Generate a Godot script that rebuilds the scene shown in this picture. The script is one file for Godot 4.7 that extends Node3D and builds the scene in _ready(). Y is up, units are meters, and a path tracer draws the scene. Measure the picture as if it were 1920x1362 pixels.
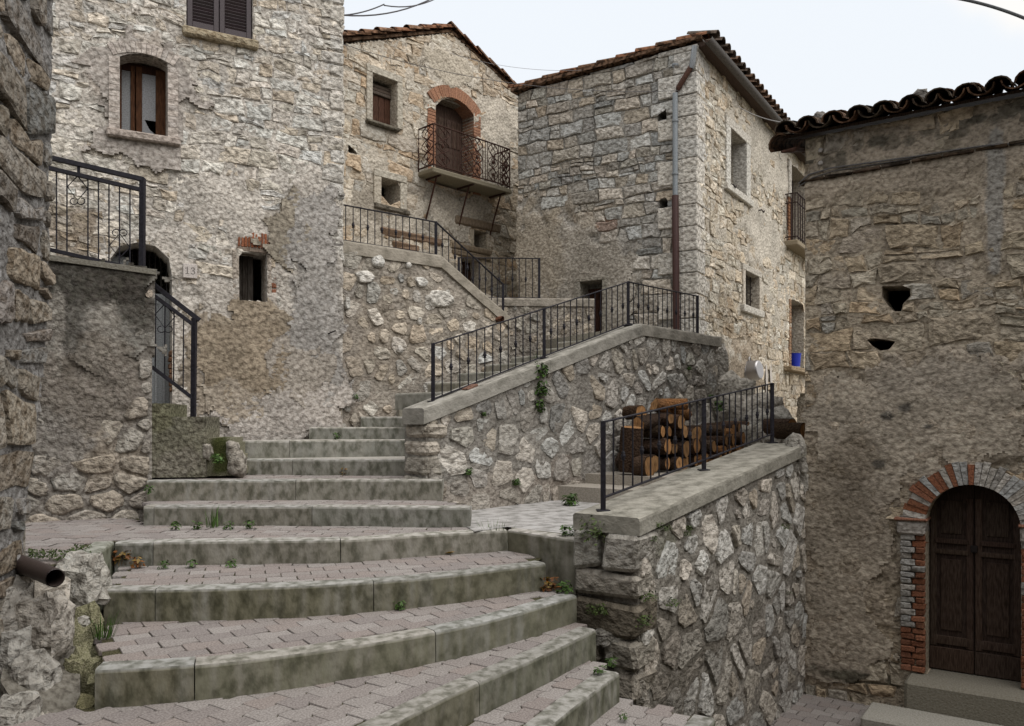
extends Node3D

# Photograph geometry: focal length and horizon row in pixels of the 1920 x 1362 picture; the lens is level and shifted.
const FOCAL := 1500.0
const HORIZON := 790.0
const EYE := 3.0          # metres above the lower street
const STREET := 0.0

var rng := RandomNumberGenerator.new()
var n_mid := FastNoiseLite.new()
var n_fine := FastNoiseLite.new()
var n_big := FastNoiseLite.new()
var M := {}
var where := {}           # node -> its world position
var used_names := {}

# ---------------------------------------------------------------- mesh builder
class MB:
	var v := PackedVector3Array()
	var c := PackedColorArray()
	var ix := PackedInt32Array()
	func pt(p: Vector3, col: Color) -> int:
		v.append(p)
		c.append(col)
		return v.size() - 1
	func tri_i(a: int, b: int, d: int) -> void:
		ix.append(a)
		ix.append(b)
		ix.append(d)
	func tri_to(a: int, b: int, d: int, out: Vector3) -> void:
		var nn := (v[d] - v[a]).cross(v[b] - v[a])
		if nn.dot(out) < 0.0:
			tri_i(a, d, b)
		else:
			tri_i(a, b, d)
	func quad_to(a: int, b: int, d: int, e: int, out: Vector3) -> void:
		tri_to(a, b, d, out)
		tri_to(a, d, e, out)
	func quad(a: Vector3, b: Vector3, d: Vector3, e: Vector3, col: Color, out: Vector3) -> void:
		var i := pt(a, col)
		pt(b, col)
		pt(d, col)
		pt(e, col)
		quad_to(i, i + 1, i + 2, i + 3, out)
	# box with chamfered edges; b holds the half axes as unit vectors
	func cbox(o: Vector3, b: Basis, size: Vector3, bev: float, col: Color, wob := 0.0, r: RandomNumberGenerator = null) -> void:
		var h := size * 0.5
		bev = minf(bev, minf(h.x, minf(h.y, h.z)) * 0.6)
		var ax := [b.x, b.y, b.z]
		var hs := [h.x, h.y, h.z]
		var shift := {}
		for k in 8:
			shift[k] = Vector3(r.randf_range(-wob, wob), r.randf_range(-wob, wob), r.randf_range(-wob, wob)) if r else Vector3.ZERO
		var id := {}
		for a in 3:
			for s in [-1, 1]:
				for p in [-1, 1]:
					for q in [-1, 1]:
						var a1: int = (a + 1) % 3
						var a2: int = (a + 2) % 3
						var sg := [0, 0, 0]
						sg[a] = s
						sg[a1] = p
						sg[a2] = q
						var corner: int = (1 if sg[0] > 0 else 0) + (2 if sg[1] > 0 else 0) + (4 if sg[2] > 0 else 0)
						var w: Vector3 = o + ax[a] * (hs[a] * s) + ax[a1] * ((hs[a1] - bev) * p) + ax[a2] * ((hs[a2] - bev) * q) + shift[corner]
						id[[a, sg[0], sg[1], sg[2]]] = pt(w, col)
		for a in 3:
			var a1: int = (a + 1) % 3
			var a2: int = (a + 2) % 3
			for s in [-1, 1]:
				var g := func(p, q):
					var sg := [0, 0, 0]
					sg[a] = s
					sg[a1] = p
					sg[a2] = q
					return id[[a, sg[0], sg[1], sg[2]]]
				quad_to(g.call(-1, -1), g.call(1, -1), g.call(1, 1), g.call(-1, 1), ax[a] * s)
			for s in [-1, 1]:
				for p in [-1, 1]:
					var e := func(face, q):
						var sg := [0, 0, 0]
						sg[a] = s
						sg[a1] = p
						sg[a2] = q
						return id[[face, sg[0], sg[1], sg[2]]]
					quad_to(e.call(a, -1), e.call(a, 1), e.call(a1, 1), e.call(a1, -1), ax[a] * s + ax[a1] * p)
		for s in [-1, 1]:
			for p in [-1, 1]:
				for q in [-1, 1]:
					tri_to(id[[0, s, p, q]], id[[1, s, p, q]], id[[2, s, p, q]], ax[0] * s + ax[1] * p + ax[2] * q)
	func tube(pts: Array, r: float, n: int, col: Color, r2 := -1.0) -> void:
		var rings := []
		for k in pts.size():
			var t: Vector3 = (pts[mini(k + 1, pts.size() - 1)] - pts[maxi(k - 1, 0)]).normalized()
			var up := Vector3.UP if absf(t.y) < 0.9 else Vector3(0.3, 0.1, 1).normalized()
			var x := t.cross(up).normalized()
			var y := x.cross(t).normalized()
			var rr := r if r2 < 0.0 else lerpf(r, r2, float(k) / (pts.size() - 1))
			var ring := []
			for j in n:
				var a := TAU * (j + 0.5) / n
				ring.append(pt(pts[k] + (x * cos(a) + y * sin(a)) * rr, col))
			rings.append(ring)
		for k in pts.size() - 1:
			for j in n:
				var j2 := (j + 1) % n
				var mid: Vector3 = (v[rings[k][j]] + v[rings[k][j2]]) * 0.5 - pts[k]
				quad_to(rings[k][j], rings[k][j2], rings[k + 1][j2], rings[k + 1][j], mid)
		for e in [0, pts.size() - 1]:
			var o: Vector3 = pts[0] - pts[1] if e == 0 else pts[e] - pts[e - 1]
			for j in range(1, n - 1):
				tri_to(rings[e][0], rings[e][j], rings[e][j + 1], o)
	# surface of revolution: prof = [[distance along axis, radius], ...]
	func lathe(base: Vector3, axis: Vector3, prof: Array, n: int, col: Color) -> void:
		axis = axis.normalized()
		var up := Vector3.UP if absf(axis.y) < 0.9 else Vector3(1, 0, 0)
		var x := axis.cross(up).normalized()
		var y := x.cross(axis).normalized()
		var rings := []
		for p in prof:
			var ring := []
			for j in n:
				var a := TAU * j / n
				ring.append(pt(base + axis * p[0] + (x * cos(a) + y * sin(a)) * p[1], col))
			rings.append(ring)
		for k in prof.size() - 1:
			for j in n:
				var j2 := (j + 1) % n
				var mid: Vector3 = (v[rings[k][j]] + v[rings[k][j2]]) * 0.5 - (base + axis * prof[k][0])
				var sl: float = prof[k][1] - prof[k + 1][1]
				quad_to(rings[k][j], rings[k][j2], rings[k + 1][j2], rings[k + 1][j], mid + axis * sl + (mid.normalized() * 0.001))
	# flat polygon pts (3-D, planar) pushed out by ext
	func prism(pts: Array, ext: Vector3, col: Color) -> void:
		var nn := Vector3.ZERO
		for k in pts.size():
			nn += (pts[k] - pts[0]).cross(pts[(k + 1) % pts.size()] - pts[0])
		nn = nn.normalized()
		var x := (pts[1] - pts[0]) as Vector3
		x = x.normalized()
		var y := nn.cross(x)
		var flat := PackedVector2Array()
		for p in pts:
			flat.append(Vector2((p - pts[0]).dot(x), (p - pts[0]).dot(y)))
		var tr := Geometry2D.triangulate_polygon(flat)
		for e in [Vector3.ZERO, ext]:
			var i0 := v.size()
			for p in pts:
				pt(p + e, col)
			var o := ext if e != Vector3.ZERO else -ext
			for k in range(0, tr.size(), 3):
				tri_to(i0 + tr[k], i0 + tr[k + 1], i0 + tr[k + 2], o)
		var cen := Vector3.ZERO
		for p in pts:
			cen += p / pts.size()
		var ccw := 1.0
		for k in pts.size():
			var a: Vector3 = pts[k]
			var b: Vector3 = pts[(k + 1) % pts.size()]
			quad(a, b, b + ext, a + ext, col, (b - a).cross(nn) * ccw)
	func commit(smooth: bool, off: Vector3) -> ArrayMesh:
		var vv := PackedVector3Array()
		var cc := PackedColorArray()
		var nn := PackedVector3Array()
		var ii := PackedInt32Array()
		if smooth:
			vv.resize(v.size())
			nn.resize(v.size())
			for k in v.size():
				vv[k] = v[k] - off
			for k in range(0, ix.size(), 3):
				var a := v[ix[k]]
				var f := (v[ix[k + 2]] - a).cross(v[ix[k + 1]] - a)
				nn[ix[k]] += f
				nn[ix[k + 1]] += f
				nn[ix[k + 2]] += f
			for k in nn.size():
				nn[k] = nn[k].normalized() if nn[k].length_squared() > 1e-18 else Vector3.UP
			cc = c
			ii = ix
		else:
			vv.resize(ix.size())
			nn.resize(ix.size())
			cc.resize(ix.size())
			ii.resize(ix.size())
			for k in range(0, ix.size(), 3):
				var a := v[ix[k]]
				var f := (v[ix[k + 2]] - a).cross(v[ix[k + 1]] - a).normalized()
				for j in 3:
					vv[k + j] = v[ix[k + j]] - off
					nn[k + j] = f
					cc[k + j] = c[ix[k + j]]
					ii[k + j] = k + j
		var arr := []
		arr.resize(Mesh.ARRAY_MAX)
		arr[Mesh.ARRAY_VERTEX] = vv
		arr[Mesh.ARRAY_NORMAL] = nn
		arr[Mesh.ARRAY_COLOR] = cc
		arr[Mesh.ARRAY_INDEX] = ii
		var m := ArrayMesh.new()
		m.add_surface_from_arrays(Mesh.PRIMITIVE_TRIANGLES, arr)
		return m
	func middle() -> Vector3:
		var lo := Vector3.INF
		var hi := -Vector3.INF
		for p in v:
			lo = lo.min(p)
			hi = hi.max(p)
		return (lo + hi) * 0.5

# ---------------------------------------------------------------- things and parts
func numbered(called: String) -> String:
	var k: int = used_names.get(called, 0)
	used_names[called] = k + 1
	return called if k == 0 else "%s_%03d" % [called, k]

func thing(called: String, label: String, category: String, at: Vector3, group := "") -> Node3D:
	var o := Node3D.new()
	o.name = numbered(called)
	add_child(o)
	o.position = at
	where[o] = at
	o.set_meta("label", label)
	o.set_meta("category", category)
	if group:
		o.set_meta("group", group)
	return o

func setting(called: String, label: String, category: String, at: Vector3) -> Node3D:
	var o := thing(called, label, category, at)
	o.set_meta("kind", "structure")
	return o

func put(called: String, mb: MB, m: Material, parent: Node, smooth := false, label := "") -> MeshInstance3D:
	var mid := mb.middle()
	var o := MeshInstance3D.new()
	o.name = called if parent != self else numbered(called)
	o.mesh = mb.commit(smooth, mid)
	o.material_override = null
	o.mesh.surface_set_material(0, m)
	parent.add_child(o, true)
	o.position = mid - where.get(parent, Vector3.ZERO)
	where[o] = mid
	if label:
		o.set_meta("label", label)
	return o

func tag(o: Node, label: String, category: String, group := "", kind := "") -> void:
	o.set_meta("label", label)
	o.set_meta("category", category)
	if group:
		o.set_meta("group", group)
	if kind:
		o.set_meta("kind", kind)

# ---------------------------------------------------------------- photograph pixels to places
func plan(u: float, z: float) -> Vector2:      # plan point (right, away) at distance z along the view axis
	return Vector2((u - 960.0) / FOCAL * z, z)

func ground(u: float, v: float, y: float) -> Vector2:   # where the pixel's ray meets height y above the eye
	return plan(u, y * FOCAL / (HORIZON - v))

func at3(p: Vector2, y: float) -> Vector3:     # y above the eye
	return Vector3(p.x, EYE + y, -p.y)

func spot(u: float, v: float, z: float) -> Vector3:
	return Vector3((u - 960.0) / FOCAL * z, EYE + (HORIZON - v) / FOCAL * z, -z)

# a vertical wall plane: o plan start, d unit along it, n unit towards the viewer
func plane(a: Vector2, b: Vector2) -> Dictionary:
	var d := (b - a).normalized()
	var n := Vector2(d.y, -d.x)
	if n.dot(-a) < 0.0:
		n = -n
	return {"o": a, "d": d, "n": n, "len": (b - a).length(), "d3": Vector3(d.x, 0, -d.y), "n3": Vector3(n.x, 0, -n.y)}

func sx(w: Dictionary, u: float) -> float:     # how far along the wall the column u meets it
	var r := Vector2((u - 960.0) / FOCAL, 1.0)
	return -(w.o as Vector2).cross(r) / (w.d as Vector2).cross(r)

func sh(w: Dictionary, u: float, v: float) -> Vector2:
	var s := sx(w, u)
	var z: float = w.o.y + w.d.y * s
	return Vector2(s, EYE + (HORIZON - v) / FOCAL * z)

func wp(w: Dictionary, s: float, h: float, t: float) -> Vector3:
	var p: Vector2 = w.o + w.d * s + w.n * t
	return Vector3(p.x, h, -p.y)

func wbox(mb: MB, w: Dictionary, s0: float, s1: float, h0: float, h1: float, t0: float, t1: float, bev: float, col: Color, wob := 0.0) -> void:
	mb.cbox(wp(w, (s0 + s1) * 0.5, (h0 + h1) * 0.5, (t0 + t1) * 0.5), Basis(w.d3, Vector3.UP, w.n3), Vector3(absf(s1 - s0), absf(h1 - h0), absf(t1 - t0)), bev, col, wob, rng if wob > 0.0 else null)

func px_poly(w: Dictionary, pts: Array) -> PackedVector2Array:
	var out := PackedVector2Array()
	for p in pts:
		out.append(sh(w, p[0], p[1]))
	return out

func vary(c: Color, amount: float) -> Color:
	var k := 1.0 + rng.randf_range(-amount, amount)
	var t := rng.randf_range(-amount, amount) * 0.25
	return Color(c.r * k * (1.0 + t), c.g * k, c.b * k * (1.0 - t))

# ---------------------------------------------------------------- materials
func ntex(seed_: int, freq: float, octaves: int, stops: Array, kind := FastNoiseLite.TYPE_SIMPLEX_SMOOTH, size := 512) -> NoiseTexture2D:
	var n := FastNoiseLite.new()
	n.seed = seed_
	n.noise_type = kind
	n.frequency = freq
	n.fractal_octaves = octaves
	n.fractal_gain = 0.55
	var t := NoiseTexture2D.new()
	t.width = size
	t.height = size
	t.seamless = true
	t.noise = n
	if stops:
		var g := Gradient.new()
		g.offsets = PackedFloat32Array(stops.map(func(x): return x[0]))
		g.colors = PackedColorArray(stops.map(func(x): return x[1]))
		t.color_ramp = g
	return t

func grey(v: float) -> Color:
	return Color(v, v, v)

func make_mat(called: String, tex: Texture2D, bump: Texture2D, bump_cm: float, tile: float, rough := 0.92, spec := 0.25) -> StandardMaterial3D:
	var m := StandardMaterial3D.new()
	m.resource_name = called
	m.vertex_color_use_as_albedo = true
	m.albedo_texture = tex
	m.roughness = rough
	m.metallic_specular = spec
	m.uv1_triplanar = true
	m.uv1_world_triplanar = true
	m.uv1_triplanar_sharpness = 3.0
	m.uv1_scale = Vector3.ONE / tile
	if bump:
		m.heightmap_enabled = true
		m.heightmap_texture = bump
		m.heightmap_scale = bump_cm
	m.cull_mode = BaseMaterial3D.CULL_DISABLED
	M[called] = m
	return m

func make_materials() -> void:
	var rough_bump := ntex(11, 0.012, 6, [])
	var grit_bump := ntex(12, 0.05, 4, [])
	var stone_c := ntex(21, 0.011, 6, [[0.0, Color(0.50, 0.48, 0.46)], [0.32, Color(0.74, 0.72, 0.69)], [0.5, Color(0.88, 0.87, 0.85)], [0.68, Color(0.95, 0.93, 0.90)], [1.0, Color(1, 1, 1)]])
	var stone_w := ntex(22, 0.012, 6, [[0.0, Color(0.52, 0.47, 0.42)], [0.3, Color(0.76, 0.72, 0.67)], [0.5, Color(0.88, 0.86, 0.83)], [0.7, Color(0.96, 0.945, 0.92)], [1.0, Color(1, 1, 1)]])
	var mortar_c := ntex(23, 0.02, 6, [[0.0, Color(0.55, 0.535, 0.515)], [0.4, Color(0.80, 0.785, 0.77)], [0.6, Color(0.91, 0.90, 0.885)], [1.0, Color(1, 1, 1)]])
	var concrete_c := ntex(24, 0.03, 6, [[0.0, Color(0.45, 0.45, 0.40)], [0.35, Color(0.74, 0.73, 0.69)], [0.55, Color(0.87, 0.86, 0.83)], [0.75, Color(0.96, 0.95, 0.93)], [1.0, Color(1, 1, 1)]])
	var paver_c := ntex(25, 0.06, 4, [[0.0, Color(0.66, 0.63, 0.62)], [0.5, Color(0.86, 0.84, 0.83)], [1.0, Color(1, 0.99, 0.98)]])
	var moss_c := ntex(26, 0.05, 6, [[0.0, Color(0.55, 0.56, 0.46)], [0.42, Color(0.74, 0.74, 0.65)], [0.6, Color(0.88, 0.865, 0.80)], [1.0, Color(1, 0.98, 0.94)]])
	var wood_c := ntex(27, 0.02, 5, [[0.0, Color(0.42, 0.38, 0.35)], [0.45, Color(0.75, 0.72, 0.70)], [1.0, Color(1, 1, 1)]])
	var rust_c := ntex(28, 0.02, 5, [[0.0, Color(0.45, 0.40, 0.38)], [0.5, Color(0.80, 0.76, 0.74)], [1.0, Color(1, 0.95, 0.9)]])
	var stain_c := ntex(29, 0.008, 6, [[0.0, Color(0.16, 0.15, 0.13)], [0.38, Color(0.42, 0.39, 0.34)], [0.5, Color(0.72, 0.69, 0.63)], [0.62, Color(0.90, 0.87, 0.82)], [1.0, Color(1, 1, 1)]])
	var kerb_c := ntex(31, 0.07, 6, [[0.0, Color(0.66, 0.65, 0.61)], [0.4, Color(0.87, 0.86, 0.83)], [1.0, Color(1, 1, 1)]])
	make_mat("limestone", stone_c, rough_bump, 3.2, 0.55)
	make_mat("warm_stone", stone_w, rough_bump, 3.2, 0.6)
	make_mat("mortar", mortar_c, rough_bump, 1.9, 0.5)
	make_mat("stained_plaster", stain_c, rough_bump, 2.2, 1.6)
	make_mat("concrete", kerb_c, grit_bump, 0.4, 0.8)
	var streak_c := ntex(32, 0.02, 6, [[0.0, Color(0.56, 0.56, 0.53)], [0.3, Color(0.73, 0.73, 0.70)], [0.5, Color(0.87, 0.865, 0.85)], [0.65, Color(0.94, 0.935, 0.925)], [1.0, Color(1, 1, 1)]])
	make_mat("kerb", streak_c, grit_bump, 0.3, 0.6).uv1_scale = Vector3(0.9, 0.55, 0.9)
	var speck_c := ntex(33, 0.012, 7, [[0.0, Color(0.62, 0.62, 0.60)], [0.28, Color(0.79, 0.785, 0.77)], [0.45, Color(0.87, 0.865, 0.855)], [0.6, Color(0.93, 0.925, 0.915)], [1.0, Color(1, 1, 1)]])
	make_mat("coping", speck_c, grit_bump, 0.6, 1.1)
	make_mat("render", mortar_c, rough_bump, 1.7, 0.6)
	make_mat("paver", paver_c, grit_bump, 0.25, 0.5)
	make_mat("moss", moss_c, grit_bump, 1.0, 0.35)
	var grain := make_mat("wood", wood_c, grit_bump, 0.25, 0.5, 0.75)
	grain.uv1_scale = Vector3(6.0, 0.7, 6.0)
	make_mat("bark", wood_c, rough_bump, 2.0, 0.3)
	make_mat("rust", rust_c, grit_bump, 0.2, 0.3, 0.8, 0.4)
	make_mat("iron", rust_c, grit_bump, 0.05, 0.4, 0.62, 0.35)
	make_mat("clay", stain_c, grit_bump, 0.5, 0.5)
	make_mat("brick", rust_c, grit_bump, 0.6, 0.25)
	make_mat("paint", paver_c, grit_bump, 0.05, 0.6, 0.55, 0.45)
	make_mat("plain", paver_c, null, 0.0, 0.5, 0.9)
	var leaf := make_mat("leaf", paver_c, null, 0.0, 0.2, 0.6, 0.4)
	leaf.backlight_enabled = true
	leaf.backlight = Color(0.35, 0.42, 0.15)
	var metal := make_mat("aluminium", paver_c, grit_bump, 0.03, 0.3, 0.38, 0.5)
	metal.metallic = 0.9
	var glass := StandardMaterial3D.new()
	glass.resource_name = "glass"
	glass.albedo_color = Color(0.75, 0.8, 0.82, 0.35)
	glass.transparency = BaseMaterial3D.TRANSPARENCY_ALPHA
	glass.roughness = 0.12
	glass.metallic_specular = 0.6
	M["glass"] = glass

# ---------------------------------------------------------------- masonry
func clip_half(poly: PackedVector2Array, mid: Vector2, nrm: Vector2) -> PackedVector2Array:
	var out := PackedVector2Array()
	var n := poly.size()
	for k in n:
		var a := poly[k]
		var b := poly[(k + 1) % n]
		var da := (a - mid).dot(nrm)
		var db := (b - mid).dot(nrm)
		if da <= 0.0:
			out.append(a)
		if (da < 0.0 and db > 0.0) or (da > 0.0 and db < 0.0):
			out.append(a.lerp(b, da / (da - db)))
	return out

func area_of(p: PackedVector2Array) -> float:
	var a := 0.0
	for k in p.size():
		a += p[k].cross(p[(k + 1) % p.size()])
	return a * 0.5

func biggest(list: Array) -> PackedVector2Array:
	var best := PackedVector2Array()
	var ba := 0.0
	for p in list:
		var a := absf(area_of(p))
		if a > ba:
			ba = a
			best = p
	return best

func box_of(p: PackedVector2Array) -> Rect2:
	var r := Rect2(p[0], Vector2.ZERO)
	for q in p:
		r = r.expand(q)
	return r

func resample(p: PackedVector2Array, n: int) -> PackedVector2Array:
	var total := 0.0
	for k in p.size():
		total += p[k].distance_to(p[(k + 1) % p.size()])
	var out := PackedVector2Array()
	var step := total / n
	var want := step * 0.5
	var run := 0.0
	for k in p.size():
		var a := p[k]
		var b := p[(k + 1) % p.size()]
		var l := a.distance_to(b)
		while want <= run + l and out.size() < n:
			out.append(a.lerp(b, (want - run) / maxf(l, 1e-6)))
			want += step
		run += l
	return out

# amount 0..1 of the patches [centre, radii, strength] at q, with a ragged outline
func patch_at(list: Array, q: Vector2) -> float:
	var best := 0.0
	for p in list:
		var d: Vector2 = (q - p[0]) / p[1]
		var l := d.length() + n_mid.get_noise_2d(q.x * 220.0 + 31.0, q.y * 220.0) * 0.55 + n_fine.get_noise_2d(q.x * 500.0, q.y * 500.0) * 0.18
		if l < 1.0:
			best = maxf(best, clampf((1.0 - l) * 5.0, 0.0, 1.0) * p[2])
	return best

# patches given in photograph pixels: [u, v, radius u, radius v, strength]
func px_patches(w: Dictionary, list: Array) -> Array:
	var out := []
	for p in list:
		var c := sh(w, p[0], p[1])
		var a := sh(w, p[0] + p[2], p[1] + p[3])
		out.append([c, Vector2(absf(a.x - c.x), absf(a.y - c.y) + 0.001), p[4]] + ([p[5]] if p.size() > 5 else []))
	return out

func corners(p: PackedVector2Array, n: int) -> PackedVector2Array:
	# keep the polygon's own corners, split its longest edges
	var out := PackedVector2Array()
	for q in p:
		if out.is_empty() or q.distance_to(out[out.size() - 1]) > 0.012:
			out.append(q)
	if out.size() > 3 and out[0].distance_to(out[out.size() - 1]) < 0.012:
		out.remove_at(out.size() - 1)
	while out.size() < n and out.size() > 2:
		var best := 0
		var bl := 0.0
		for k in out.size():
			var l := out[k].distance_to(out[(k + 1) % out.size()])
			if l > bl:
				bl = l
				best = k
		out.insert(best + 1, out[best].lerp(out[(best + 1) % out.size()], rng.randf_range(0.35, 0.65)))
	return out

func stone_into(mb: MB, w: Dictionary, poly: PackedVector2Array, p: float, col: Color, n: int, lump := 0.25, angular := false) -> void:
	var ring := corners(poly, n - 2) if angular else resample(poly, n)
	if ring.size() < 4:
		return
	n = ring.size()
	var cen := Vector2.ZERO
	for q in ring:
		cen += q / n
	var size := sqrt(absf(area_of(ring)))
	var tilt := Vector2(rng.randf_range(-1, 1), rng.randf_range(-1, 1)) * 0.10
	var base := mb.v.size()
	var levels := [[1.0, -0.035], [0.975, 0.72], [0.80, 1.0]] if angular else [[1.0, -0.035], [0.94, 0.7], [0.74, 1.0]]
	for k in n:
		ring[k] = cen + (ring[k] - cen) * (rng.randf_range(0.94, 1.02) if angular else rng.randf_range(0.93, 1.05))
	for lv in levels:
		for k in n:
			var q: Vector2 = cen + (ring[k] - cen) * (lv[0] * (1.0 if lv[0] == 1.0 else rng.randf_range(0.94, 1.04)))
			var t: float = lv[1]
			if t > 0.0:
				t = p * t * (1.0 + rng.randf_range(-lump, lump)) + (q - cen).dot(tilt)
			mb.pt(wp(w, q.x, q.y, t), col)
	var mid := mb.pt(wp(w, cen.x, cen.y, p * (1.0 + rng.randf_range(-lump, lump))), col)
	for l in 2:
		for k in n:
			var k2 := (k + 1) % n
			var a := base + l * n + k
			var b := base + l * n + k2
			var out: Vector3 = w.n3 * 0.3 + (mb.v[a] - mb.v[mid]) if l == 0 else w.n3
			mb.quad_to(a, b, b + n, a + n, out)
	for k in n:
		mb.tri_to(base + 2 * n + k, base + 2 * n + (k + 1) % n, mid, w.n3)

# stones laid in wavering courses, some of them split into thinner ones
func coursed_cells(bb: Rect2, sw: float, shh: float, wave: float) -> Array:
	var ys := [bb.position.y - shh]
	while ys[ys.size() - 1] < bb.end.y + shh:
		ys.append(ys[ys.size() - 1] + shh * rng.randf_range(0.6, 1.55))
	var line := func(k: int, x: float) -> float:
		return ys[k] + n_big.get_noise_2d(x * 70.0, k * 37.0) * wave * 1.6 + n_mid.get_noise_2d(x * 420.0, k * 53.0) * wave * 0.8
	var out := []
	for k in ys.size() - 1:
		var hh: float = ys[k + 1] - ys[k]
		var x := bb.position.x - sw * rng.randf()
		var lean := 0.0
		while x < bb.end.x + sw:
			var ww := sw * rng.randf_range(0.45, 1.75) * clampf(hh / shh, 0.7, 1.3)
			var lean2 := rng.randf_range(-0.16, 0.16) * hh
			var x0 := x
			var x1 := x + ww
			x = x1
			var cuts := [0.0, 1.0]
			var roll := rng.randf()
			if roll < 0.12:
				cuts = [0.0, rng.randf_range(0.35, 0.65), 1.0]
			for e in cuts.size() - 1:
				var f0: float = cuts[e]
				var f1: float = cuts[e + 1]
				var q := PackedVector2Array()
				for p in [[x0, lean, f0], [lerpf(x0, x1, 0.5), (lean + lean2) * 0.5, f0], [x1, lean2, f0], [x1, lean2, f1], [lerpf(x0, x1, 0.5), (lean + lean2) * 0.5, f1], [x0, lean, f1]]:
					var px: float = p[0] + p[1] * (p[2] - 0.5) * 2.0
					var jit := Vector2(rng.randf_range(-1, 1), rng.randf_range(-1, 1)) * 0.008
					q.append(Vector2(px, lerpf(line.call(k, px), line.call(k + 1, px), p[2])) + jit)
				if area_of(q) < 0.0:
					q.reverse()
				out.append([q, (q[0] + q[1] + q[2] + q[3] + q[4] + q[5]) / 6.0])
			lean = lean2
	return out

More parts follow.
